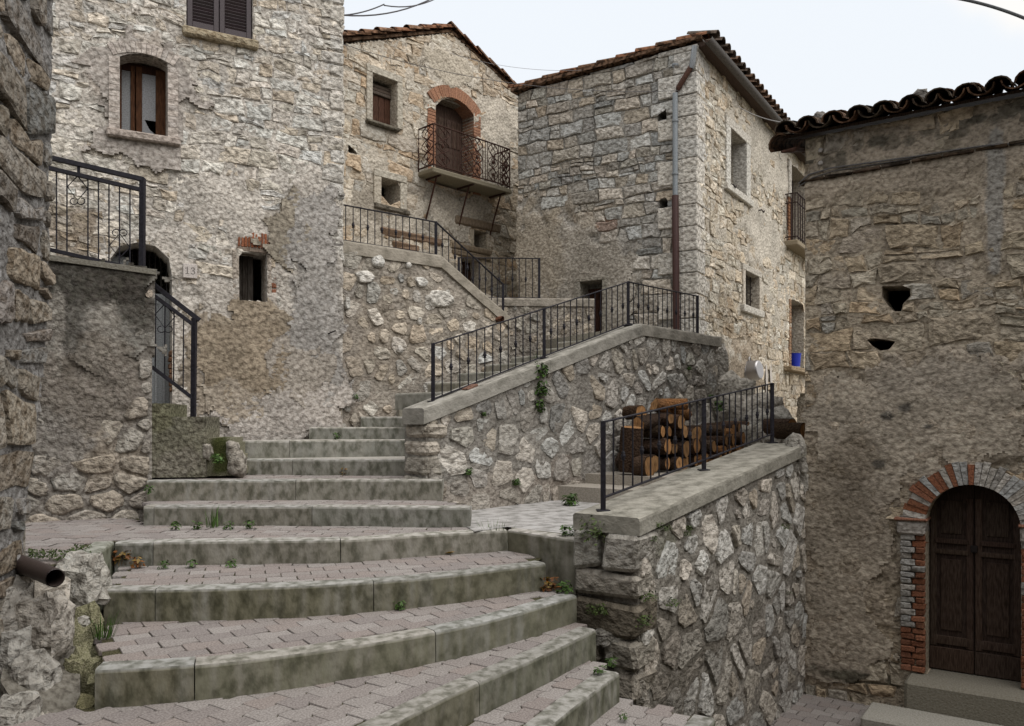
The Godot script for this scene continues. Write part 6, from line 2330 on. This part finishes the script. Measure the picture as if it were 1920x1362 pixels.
	var nrm: Vector3 = (w.n3 * sin(slope) + Vector3.UP * cos(slope)).normalized()
	for row in 4:
		for i in 15:
			var s := -0.14 + i * 0.245 + rng.randf_range(-0.012, 0.012)
			var o := wp(w, s, EYE + 3.06, 0.33) + back * (0.22 + row * 0.36) + nrm * (0.012 * (row % 2))
			var side := back.cross(nrm)
			var bs := Basis(back, nrm, side)
			place("channel_tile", cha[rng.randi() % 4], root, o + Vector3(w.d3) * 0.122, bs * Basis(Vector3.UP, rng.randf_range(-0.03, 0.03)))
			place("cover_tile", cov[rng.randi() % 4], root, o + nrm * 0.05 + back * rng.randf_range(-0.03, 0.03), bs * Basis(Vector3.UP, rng.randf_range(-0.05, 0.05)) * Basis(Vector3.BACK, rng.randf_range(-0.03, 0.03)))
	# verge tiles hanging over the alley side
	for row in 4:
		var o := wp(w, -0.2, EYE + 2.99, 0.3) + back * (0.22 + row * 0.4)
		place("verge_tile", cov[row], root, o, Basis(back, (nrm - Vector3(w.d3) * 0.9).normalized(), back.cross((nrm - Vector3(w.d3) * 0.9).normalized())))
		var mb := MB.new()
		mb.cbox(o - Vector3.UP * 0.09 + Vector3(w.d3) * 0.1, Basis(back, nrm, back.cross(nrm)), Vector3(0.42, 0.04, 0.16), 0.01, Color(0.11, 0.06, 0.045), 0.01, rng)
		put("verge_board", mb, M.wood, root)
	var deck := MB.new()
	var da := wp(w, -0.16, EYE + 3.115, 0.13)
	var dbb := wp(w, w.len, EYE + 3.115, 0.13)
	deck.prism([da, dbb, dbb + back * 5.0, da + back * 5.0], Vector3(0, -0.03, 0), Color(0.12, 0.09, 0.07))
	put("roof_deck", deck, M.wood, root)
	for q in [[1540, 203, 14], [1728, 172, 16], [1480, 230, 12], [1823, 160, 7]]:
		var mb := MB.new()
		var p := sh(w, q[0], q[1])
		blob(mb, wp(w, p.x, EYE + 3.26, 0.08), Vector3.ONE * q[2] * 0.004, 0.3, Color(0.24, 0.23, 0.22), q[0], 12)
		put("roof_stone", mb, M.limestone, root, true)
	# cellar door: brick jambs, whitewashed arch, two panelled leaves
	var br := Color(0.33, 0.16, 0.10)
	var white := Color(0.50, 0.485, 0.465)
	var jw := 0.23
	var spring := dh1 - dr
	for sd in [0, 1]:
		var y := dh0 + 0.02
		var row := 0
		while y < spring:
			var f := (y - dh0) / (spring - dh0)
			var x0: float = d0 - jw if sd == 0 else d1
			var split := jw * (0.45 if row % 2 == 0 else 0.6)
			for q in [[x0 + 0.004, x0 + split - 0.003], [x0 + split + 0.003, x0 + jw - 0.004]]:
				var inner: bool = (q[0] > x0 + 0.05) if sd == 0 else (q[0] < x0 + 0.05)
				var plast := f > 0.28 and not (inner and rng.randf() < 0.85)
				var mb := MB.new()
				wbox(mb, w, q[0], q[1], y, y + 0.056, -0.3, 0.068 + rng.randf_range(-0.012, 0.008) + (0.01 if plast else 0.0), 0.008, vary(white * 0.8 if plast else br, 0.3 if not plast else 0.12), 0.005)
				put("jamb_brick", mb, M.brick if not plast else M.mortar, root)
			y += 0.063
			row += 1
	var nb := 29
	for i in nb:
		var a0 := PI * (1.0 - float(i) / nb)
		var a1 := PI * (1.0 - (i + 0.9) / nb)
		var mb := MB.new()
		var q := []
		var depth := 0.215 + rng.randf_range(-0.03, 0.03)
		for e in [[a0, dr + 0.002], [a1, dr + 0.002], [a1, dr + depth], [a0, dr + depth]]:
			q.append(wp(w, dc + cos(e[0]) * e[1], spring + sin(e[0]) * e[1], -0.3))
		var wh := i > 16 or i == 13 or (i % 3 == 1) or rng.randf() < 0.2
		mb.prism(q, w.n3 * (0.375 + rng.randf_range(-0.012, 0.018)), vary(white if wh else br * 1.1, 0.2))
		put("arch_brick", mb, M.mortar if wh else M.brick, root)
	# impost stones
	for x0 in [d0 - jw - 0.05, d1 - 0.02]:
		var mb := MB.new()
		wbox(mb, w, x0, x0 + jw + 0.07, spring + 0.02, spring + 0.05, -0.3, 0.115, 0.008, Color(0.40, 0.22, 0.16), 0.004)
		put("impost_tile", mb, M.brick, root)
		var m2 := MB.new()
		wbox(m2, w, x0 + 0.02, x0 + jw + 0.05, spring - 0.13, spring + 0.018, -0.3, 0.095, 0.02, Color(0.44, 0.415, 0.39), 0.008)
		put("impost", m2, M.mortar, root)
	var wood := Color(0.07, 0.05, 0.04)
	var dt := -0.22
	for k in 2:
		var l0 := d0 + dr * k
		var lf := MB.new()
		var outl := []
		var steps_ := 8
		outl.append(wp(w, l0 + 0.003, dh0 + 0.01, dt - 0.05))
		outl.append(wp(w, l0 + dr - 0.003, dh0 + 0.01, dt - 0.05))
		for j in steps_ + 1:
			var s := l0 + dr - 0.003 - (dr - 0.006) * j / steps_
			outl.append(wp(w, s, spring + sqrt(maxf(0.0, dr * dr - (s - dc) * (s - dc))), dt - 0.05))
		lf.prism(outl, w.n3 * 0.05, wood)
		var leaf := put("door_leaf", lf, M.wood, root)
		var fr := 0.07
		for q in [[l0 + 0.01, l0 + fr, dh0 + 0.25, spring + 0.25, 0.018], [l0 + dr - fr, l0 + dr - 0.01, dh0 + 0.25, spring + 0.25, 0.018], [l0 + 0.012, l0 + dr - 0.012, dh0 + 0.27, dh0 + 0.36, 0.02], [l0 + 0.05, l0 + dr - 0.05, spring - 0.22, spring - 0.17, 0.03], [l0 + 0.05, l0 + dr - 0.05, spring - 0.33, spring - 0.28, 0.026], [l0 + 0.004, l0 + dr - 0.004, dh0 + 0.012, dh0 + 0.24, 0.022]]:
			var mb := MB.new()
			wbox(mb, w, q[0], q[1], q[2], q[3], dt, dt + q[4], 0.006, vary(wood * 1.3, 0.12))
			put("door_rail", mb, M.wood, leaf)
		var pn := MB.new()
		wbox(pn, w, l0 + fr + 0.035, l0 + dr - fr - 0.035, dh0 + 0.42, spring - 0.38, dt, dt + 0.016, 0.012, wood * 1.15)
		put("door_panel", pn, M.wood, leaf)
		var p2 := MB.new()
		wbox(p2, w, l0 + fr + 0.035, l0 + dr - fr - 0.035, spring - 0.12, spring + 0.22, dt, dt + 0.014, 0.012, wood * 1.1)
		put("door_panel", p2, M.wood, leaf)
	var lock := MB.new()
	wbox(lock, w, dc - 0.03, dc + 0.03, spring - 0.29, spring - 0.22, dt + 0.02, dt + 0.04, 0.004, Color(0.02, 0.018, 0.016))
	put("lock_plate", lock, M.iron, root)
	# door step and slab
	var st := thing("door_step", "cracked grey concrete doorstep under the arched cellar door", "step", wp(w, dc, 0, 0.3))
	var sm := MB.new()
	wbox(sm, w, d0 - 0.16, w.len, 0.03, dh0 + 0.004, -0.32, 0.36, 0.03, Color(0.25, 0.235, 0.2), 0.012)
	put("block", sm, M.concrete, st)
	var ap := thing("pavement_slab", "flat grey concrete slab on the street in front of the doorstep", "slab", wp(w, dc, 0, 0.7))
	var am := MB.new()
	wbox(am, w, d0 - 0.45, w.len, 0.0, 0.2, 0.36, 0.9, 0.02, Color(0.38, 0.365, 0.345), 0.01)
	put("slab", am, M.concrete, ap)
	# insulators and the cable along the wall
	for q in [[1541, 284], [1541, 308]]:
		var p := sh(w, q[0], q[1])
		var it := thing("insulator", "small white porcelain insulator under the eave of the cellar house", "insulator", wp(w, p.x, p.y, 0.02), "porcelain insulators")
		var mb := MB.new()
		mb.lathe(wp(w, p.x, p.y, 0.0), w.n3, [[0.0, 0.012], [0.03, 0.012], [0.032, 0.022], [0.05, 0.026], [0.062, 0.02], [0.066, 0.001]], 12, Color(0.6, 0.59, 0.57))
		put("knob", mb, M.paint, it, true)
	var pts := []
	for q in [[1500, 347], [1520, 330], [1560, 318], [1640, 307], [1720, 296], [1800, 283], [1860, 275], [1925, 272]]:
		var p := sh(w, q[0], q[1])
		pts.append(wp(w, p.x, p.y, 0.06))
	cable("grey cable running along the wall under the eave of the cellar house", pts, 0.009, Color(0.2, 0.2, 0.2))
	var pts2 := []
	for q in [[1500, 352], [1525, 336], [1565, 323], [1640, 311], [1720, 299]]:
		var p := sh(w, q[0], q[1])
		pts2.append(wp(w, p.x, p.y, 0.05))
	cable("thinner second cable beside the grey one under the cellar house eave", pts2, 0.006, Color(0.16, 0.16, 0.16))

# ---------------------------------------------------------------- firewood
func log_piece(p: Vector3, axis: Vector3, length: float, r: float, label: String, split := false) -> void:
	var t := thing("firewood_log", label, "log", p, "cut firewood logs piled in the alley")
	axis = axis.normalized()
	var up := Vector3.UP if absf(axis.y) < 0.9 else Vector3(1, 0, 0)
	var x := axis.cross(up).normalized()
	var y := x.cross(axis).normalized()
	var n := 12
	var a0 := rng.randf() * TAU
	var rad := []
	for j in n:
		var rr := r * (1.0 + rng.randf_range(-0.12, 0.1))
		if split and j > n / 2:
			rr *= 0.35
		rad.append(rr)
	var bark := MB.new()
	var col := vary(Color(0.085, 0.058, 0.042), 0.3)
	if split:
		col = vary(Color(0.32, 0.17, 0.075), 0.2)
	for e in 4:
		for j in n:
			var a := a0 + TAU * j / n
			bark.pt(p + axis * (length * (e / 3.0 - 0.5)) + (x * cos(a) + y * sin(a)) * rad[j] * (1.0 + rng.randf_range(-0.04, 0.04)), col)
	for e in 3:
		for j in n:
			var j2 := (j + 1) % n
			bark.quad_to(e * n + j, e * n + j2, (e + 1) * n + j2, (e + 1) * n + j, (x * cos(a0 + TAU * (j + 0.5) / n) + y * sin(a0 + TAU * (j + 0.5) / n)))
	put("bark", bark, M.bark, t, true)
	for e in [-1.0, 1.0]:
		var cut := MB.new()
		var c0 := vary(Color(0.56, 0.33, 0.155), 0.28)
		var base: Vector3 = p + axis * (length * 0.5 * e + e * 0.003)
		var mid := cut.pt(base, c0 * 0.62)
		for ring in [[0.3, 0.9], [0.62, 1.05], [0.95, 0.85]]:
			for j in n:
				var a := a0 + TAU * j / n
				cut.pt(base + (x * cos(a) + y * sin(a)) * rad[j] * ring[0], c0 * (ring[1] * rng.randf_range(0.9, 1.08)))
		for j in n:
			var j2 := (j + 1) % n
			cut.tri_to(mid, 1 + j, 1 + j2, axis * e)
			for ring in 2:
				cut.quad_to(1 + ring * n + j, 1 + ring * n + j2, 1 + (ring + 1) * n + j2, 1 + (ring + 1) * n + j, axis * e)
		put("cut_face", cut, M.wood, t)

func firewood() -> void:
	var off := Vector2(0.745, -0.667) * 0.62
	var w := plane(NW_O + off, NW_O + off + NW_D * 8.0)
	var ax: Vector3 = (w.n3 + w.d3 * 0.05).normalized()
	var y0 := EYE - 0.62
	# the tall near part of the pile
	var big := ["thick round firewood log with orange cut end in the bottom row of the tall stack", "round firewood log in the second row of the tall stack", "round firewood log in the third row of the tall stack", "round firewood log in the upper row of the tall stack"]
	var s := sx(w, 1232)
	var rows := [[0.11, 7], [0.105, 6], [0.095, 5], [0.08, 2]]
	var y := y0
	for k in rows.size():
		var r: float = rows[k][0]
		y += r
		for i in rows[k][1]:
			var rr := r * rng.randf_range(0.62, 1.15)
			log_piece(wp(w, s + (0.0 if k % 2 == 0 else 0.11) + i * 0.225 + k * 0.05, y + rng.randf_range(-0.01, 0.02), -0.25 + rng.randf_range(-0.05, 0.05)), ax + w.d3 * rng.randf_range(-0.15, 0.15) + Vector3.UP * rng.randf_range(-0.05, 0.05), 0.5, rr, big[k], rng.randf() < 0.22)
		y += r * 0.78
	# a large log standing on its end and split pieces across the top
	var p := wp(w, sx(w, 1198), y0 + 0.3, -0.1)
	log_piece(p, Vector3(0.05, 1, 0.1), 0.5, 0.135, "upright dark barked log standing at the end of the woodpile")
	log_piece(wp(w, sx(w, 1198) + 0.0, y0 + 0.11, 0.06), ax, 0.16, 0.125, "short round log with bright cut face in front of the upright log")
	log_piece(wp(w, s + 0.18, y0 + 0.62, -0.15), w.d3 * 1.0 + Vector3.UP * 0.1, 0.7, 0.085, "long dark log lying across the top of the woodpile", false)
	log_piece(wp(w, s + 0.62, y0 + 0.76, -0.2), w.d3 * 1.0 - Vector3.UP * 0.16, 0.8, 0.08, "long split orange log sloping across the top of the pile", true)
	log_piece(wp(w, s + 0.55, y0 + 0.82, -0.1), w.d3 * 0.6 + w.n3 * 0.8, 0.32, 0.075, "split wedge of pale wood on the top of the woodpile", true)
	log_piece(wp(w, s - 0.02, y0 + 0.72, -0.3), w.n3 * 1.0 + w.d3 * -0.3, 0.25, 0.085, "pale round log end resting on top beside the wall", false)
	# the lower far part
	var s2 := s + 1.45
	var small := "thin firewood log with orange cut end in the low far part of the pile"
	var yy := y0 + 0.04
	for k in 4:
		for i in 12 - k * 2:
			var r := rng.randf_range(0.06, 0.085)
			log_piece(wp(w, s2 + i * 0.155 + k * 0.07, yy + 0.07 + i * 0.012, -0.2 + rng.randf_range(-0.06, 0.06)), ax + w.d3 * rng.randf_range(-0.2, 0.2), 0.45, r, small, rng.randf() < 0.25)
		yy += 0.125
	for q in [[1462, 800, 9.9], [1483, 808, 9.7]]:
		log_piece(spot(q[0], q[1], q[2]), Vector3(0.5, 0.0, 0.8), 0.4, 0.1, "dark log lying at the top of the alley beside the cellar house", false)
	# pale rock outcrop behind the far end of the pile
	var rk := thing("rock_outcrop", "whitish rock outcrop sloping down behind the far end of the firewood", "rock", spot(1395, 800, 11.5))
	for q in [[1372, 770, 11.9, 46, 60], [1405, 790, 11.7, 60, 50], [1440, 812, 11.3, 50, 40], [1470, 830, 10.6, 40, 30], [1352, 720, 12.1, 14, 60], [1420, 830, 11.2, 60, 40]]:
		var mb := MB.new()
		var sc: float = q[2] / FOCAL
		blob(mb, spot(q[0], q[1], q[2]), Vector3(q[3] * sc, q[4] * sc, q[3] * sc * 0.7), 0.32, vary(Color(0.46, 0.445, 0.42), 0.08), q[0] * 0.11, 20)
		put("rock", mb, M.limestone, rk, true)
	var slab := thing("rubble_end", "rough stones where the alley wall meets the cellar house", "rocks", spot(1497, 830, 8.6))
	for q in [[1492, 838, 8.55, 18, 22], [1500, 870, 8.6, 12, 20], [1503, 905, 8.65, 10, 22]]:
		var mb := MB.new()
		var sc: float = q[2] / FOCAL
		blob(mb, spot(q[0], q[1], q[2]), Vector3(q[3] * sc, q[4] * sc, q[3] * sc), 0.3, Color(0.42, 0.41, 0.39), q[0] * 0.2, 14)
		put("stone", mb, M.limestone, slab, true)

# ---------------------------------------------------------------- overhead wires
func wires() -> void:
	var dk := Color(0.12, 0.12, 0.13)
	cable("overhead cable crossing the sky beside the tall house", sag(spot(636, 28, 9.6), spot(830, -14, 12), 0.12), 0.009, dk)
	cable("second overhead cable looping below the first beside the tall house", sag(spot(636, 29, 9.6), spot(720, 8, 10.5), 0.03) + sag(spot(720, 10, 10.5), spot(840, -16, 12.5), 0.1), 0.008, dk)
	cable("thin wire strung from the gabled house to the corner house", sag(spot(640, 82, 12.9), spot(1272, 170, 12.6), 0.25, 16), 0.005, Color(0.2, 0.2, 0.21))
	cable("very thin wire just below the other one between the two houses", sag(spot(845, 100, 14.9), spot(1090, 132, 13.2), 0.1, 12), 0.003, Color(0.4, 0.4, 0.42))
	cable("thick overhead cable in the bright sky above the curved roof tiles", sag(spot(1790, -4, 6.0), spot(1940, 42, 5.6), -0.02), 0.011, Color(0.14, 0.15, 0.16))
	cable("thin wire from the corner house wall to the roof of the cellar house", sag(spot(1385, 200, 13.6), spot(1485, 232, 9.2), 0.05), 0.006, Color(0.4, 0.4, 0.4))
	var rod := MB.new()
	rod.tube([wp(HW, sx(HW, 606), sh(HW, 606, 630).y, 0.0), wp(HW, sx(HW, 624), sh(HW, 624, 622).y, 0.12)], 0.008, 6, Color(0.03, 0.026, 0.024))
	tag(put("iron_spike", rod, M.rust, self, true), "short iron spike sticking out of the grey plaster of the tall house", "spike")

# ---------------------------------------------------------------- weeds, grass and fallen leaves
func on(u: float, v: float, y: float) -> Vector3:
	return at3(ground(u, v, y), y)

func plants() -> void:
	var foot := "weeds growing at the feet of the risers"
	for q in [[265, 1148, -1.247], [290, 1150, -1.247], [318, 1152, -1.247], [340, 1150, -1.247]]:
		weed("bright green leafy weeds along the foot of the dark riser", on(q[0], q[1] + 4, q[2]) + Vector3(0, 0.0, 0.05), 0.11, 46, "leafy", foot)
	weed("orange withered leaves in the corner beside the landing kerb", on(232, 1058, -1.051) + Vector3(0, 0.0, 0.05), 0.12, 40, "dry")
	weed("brown withered leaves along the riser foot near the landing kerb", on(262, 1062, -1.051) + Vector3(0, 0.0, 0.05), 0.08, 34, "dry")
	weed("green shoots in the corner above the orange leaves", on(222, 1035, -1.051) + Vector3(0.02, 0.05, 0.0), 0.1, 26, "leafy")
	for q in [[362, 1060], [435, 1058], [310, 1062]]:
		weed("small weed at the foot of the step below the landing", on(q[0], q[1] + 3, -1.051) + Vector3(0, 0, 0.03), 0.06, 24, "leafy", "small weeds below the landing")
	weed("tall grass tuft in the corner where the two concrete kerbs meet", on(936, 1026, -1.051) + Vector3(-0.03, 0.0, 0.1), 0.2, 60, "grass")
	weed("grass blades standing in front of the riser above the landing", on(405, 988, -0.883) + Vector3(0, 0, 0.04), 0.15, 18, "grass")
	for q in [[370, 990], [430, 990], [470, 989], [330, 991]]:
		weed("low dark weed along the riser above the side landing", on(q[0], q[1] + 2, -0.883) + Vector3(0, 0, 0.03), 0.07, 30, "leafy", "weeds above the landing")
	weed("leafy green weed at the foot of the grey stair wall", on(1068, 948, -0.883) + Vector3(0, 0.0, 0.05), 0.13, 60, "leafy")
	weed("dark creeping weed on the landing beside the pillar", on(1062, 1004, -0.883) + Vector3(0, 0.0, 0.05), 0.09, 36, "leafy")
	weed("small green weed at the foot of the upper concrete step", on(632, 824, -0.205) + Vector3(0, 0, 0.05), 0.075, 30, "leafy")
	weed("reddish dry weed at the foot of the lichen spotted step", on(650, 890, -0.541) + Vector3(0, 0, 0.06), 0.08, 14, "dry")
	weed("grass along the foot of the step beside the mossy block", on(510, 888, -0.541) + Vector3(0, 0, 0.05), 0.06, 40, "leafy")
	weed("green plant growing from the mossy niche beside the stair block", spot(407, 868, 7.5), 0.09, 50, "leafy")
	weed("green shoots where the parapet wall meets the step", spot(278, 925, 7.0), 0.07, 30, "leafy")
	weed("orange leaves lying at the step end beside the pillar foot", on(1028, 1104, -1.247) + Vector3(0, 0, 0.04), 0.1, 40, "dry")
	weed("green weed between the leaves and the pillar foot", on(1058, 1108, -1.247) + Vector3(0, 0, 0.05), 0.09, 34, "leafy")
	weed("bright green weed at the foot of the broad mossy riser", on(750, 1140, -1.247) + Vector3(0, 0, 0.04), 0.06, 44, "leafy")
	weed("bright green sprig on the lowest step end", on(1125, 1264, -1.62) + Vector3(0, 0.01, 0.03), 0.06, 26, "leafy", "sprigs at the step ends by the alley wall")
	weed("bright green sprig on the lowest step end", on(1145, 1250, -1.62) + Vector3(0, 0.01, 0.03), 0.06, 26, "leafy", "sprigs at the step ends by the alley wall")
	weed("bright green sprig on the lowest step end", on(1168, 1350, -1.8) + Vector3(0, 0.01, 0.03), 0.05, 22, "leafy", "sprigs at the step ends by the alley wall")
	weed("grass growing from the joint beside the step end and rock", on(196, 1195, -1.247) + Vector3(0, 0, 0.02), 0.13, 26, "grass")
	# moss and weeds on walls
	var aw := plane(AW_O, AW_O + AW_D * 3.9)
	for q in [[1205, 1120, 0.11], [1195, 1165, 0.13], [1250, 1130, 0.1], [1215, 1010, 0.07], [1225, 985, 0.08], [1238, 990, 0.08], [1285, 990, 0.07], [1465, 988, 0.09], [1280, 1000, 0.06], [1475, 1110, 0.05]]:
		var c := sh(aw, q[0], q[1])
		weed("cushion of bright moss in a joint of the alley wall", wp(aw, c.x, c.y - 0.02, 0.02), q[2], 90, "moss", "moss cushions in the alley wall joints", aw.n3 * 0.25)
	weed("thick dark moss hanging below the coping at the pillar corner", spot(1112, 990, 5.78), 0.15, 140, "moss", "", Vector3(0, -0.7, 0))
	weed("moss in the dark cleft below the big pillar stone", spot(1120, 1150, 5.72), 0.12, 120, "moss")
	var nw := plane(NW_O, NW_O + NW_D * 5.7)
	for q in [[1010, 700, 0.13, 70], [1012, 735, 0.14, 80], [1008, 765, 0.1, 60]]:
		var c := sh(nw, q[0], q[1])
		weed("leafy plant hanging down the stair wall from its coping", wp(nw, c.x, c.y, 0.03), q[2], q[3], "leafy", "hanging plant on the stair wall", Vector3(0, -0.4, 0))
	for q in [[875, 885, 0.07], [965, 905, 0.07], [1290, 690, 0.05], [1330, 745, 0.07], [905, 775, 0.04]]:
		var c := sh(nw, q[0], q[1])
		weed("small green cushion growing in a joint of the stair wall", wp(nw, c.x, c.y - 0.03, 0.02), q[2], 70, "leafy", "small plants in the stair wall joints")
	for q in [[668, 748, 0.06], [758, 745, 0.05]]:
		weed("tiny green plant in the terrace wall above the upper steps", spot(q[0], q[1], 9.6), q[2], 40, "leafy", "small plants in the terrace wall")
	for q in [[890, 735, 8.4], [945, 725, 8.7], [1010, 675, 9.0]]:
		weed("thin grass growing on the coping behind the stair railing", spot(q[0], q[1], q[2]) + Vector3(0, -0.02, 0), 0.1, 14, "grass", "grass on the stair wall coping")
	weed("dark green weed among the rocks behind the firewood", spot(1350, 770, 11.3), 0.14, 60, "leafy")
	for q in [[1560, 1318], [1600, 1326], [1640, 1335], [1530, 1312]]:
		weed("moss and grass along the foot of the cellar house wall", on(q[0], q[1] - 12, STREET_Y) + Vector3(0, 0.0, 0.0), 0.09, 50, "moss", "moss along the cellar house foot")
	weed("green weed growing between doorstep and pavement slab", on(1765, 1328, STREET_Y + 0.05), 0.06, 40, "leafy", "weeds before the doorstep")
	weed("green weed growing between doorstep and pavement slab", on(1850, 1338, STREET_Y + 0.05), 0.06, 40, "leafy", "weeds before the doorstep")
	# moss strip along the landing beside the pipe
	for q in [[60, 1048], [85, 1050], [110, 1051], [135, 1048], [150, 1040]]:
		weed("dark moss along the landing edge above the drainpipe", on(q[0], q[1], -0.883) + Vector3(0, 0.005, 0), 0.1, 90, "moss", "moss along the landing edge")
	for q in [[842, 1040, 0], [215, 1045, 1], [1032, 1098, 2], [1022, 1094, 3], [750, 933, 4], [1045, 1106, 5]]:
		var lf := MB.new()
		var p := on(q[0], q[1], -1.051 if q[1] < 1060 and q[1] > 1000 else (-0.72 if q[1] < 960 else -1.247)) + Vector3(0, 0.012, 0)
		var a := float(q[2]) * 1.3
		var x := Vector3(cos(a), 0.15, sin(a)) * 0.05
		var z := Vector3(-sin(a), 0.1, cos(a)) * 0.028
		var col := Color(0.45, 0.27, 0.03) if int(q[2]) % 2 == 0 else Color(0.40, 0.15, 0.03)
		var i := lf.pt(p - x, col)
		lf.pt(p + z + Vector3(0, 0.01, 0), col)
		lf.pt(p + x, col)
		lf.pt(p - z + Vector3(0, 0.012, 0), col)
		lf.quad_to(i, i + 1, i + 2, i + 3, Vector3.UP)
		tag(put("fallen_leaf", lf, M.leaf, self), "fallen yellow or orange leaf lying on a step", "leaf", "fallen leaves on the steps")

# ---------------------------------------------------------------- unseen houses added beside and behind the viewer to shade the lower steps
func added_shade_houses() -> void:
	for q in [[Vector2(8.6, 4.4), Vector2(3.3, -2.3), 6.6, "unseen plain house added across the lower street to shade the cellar door side"], [Vector2(2.4, -2.6), Vector2(-5.5, -3.6), 5.5, "unseen plain house added behind the viewer to shade the foot of the steps"]]:
		var a: Vector2 = q[0]
		var b: Vector2 = q[1]
		var d := (b - a).normalized()
		var n := Vector2(d.y, -d.x)
		if n.dot(Vector2(0, 8) - a) > 0.0:
			n = -n
		var root := thing("added_shade_house", q[3], "house", at3((a + b) * 0.5, -3.0))
		var mb := MB.new()
		mb.prism([at3(a, -3.0), at3(b, -3.0), at3(b + n * 4.0, -3.0), at3(a + n * 4.0, -3.0)], Vector3(0, q[2], 0), Color(0.4, 0.36, 0.31))
		put("walls", mb, M.mortar, root)
		var rf := MB.new()
		var y: float = q[2] - 3.0
		rf.prism([at3(a - n * 0.3, y), at3(b - n * 0.3, y), at3(b + n * 4.2, y + 0.9), at3(a + n * 4.2, y + 0.9)], Vector3(0, 0.1, 0), Color(0.25, 0.14, 0.1))
		put("roof", rf, M.clay, root)
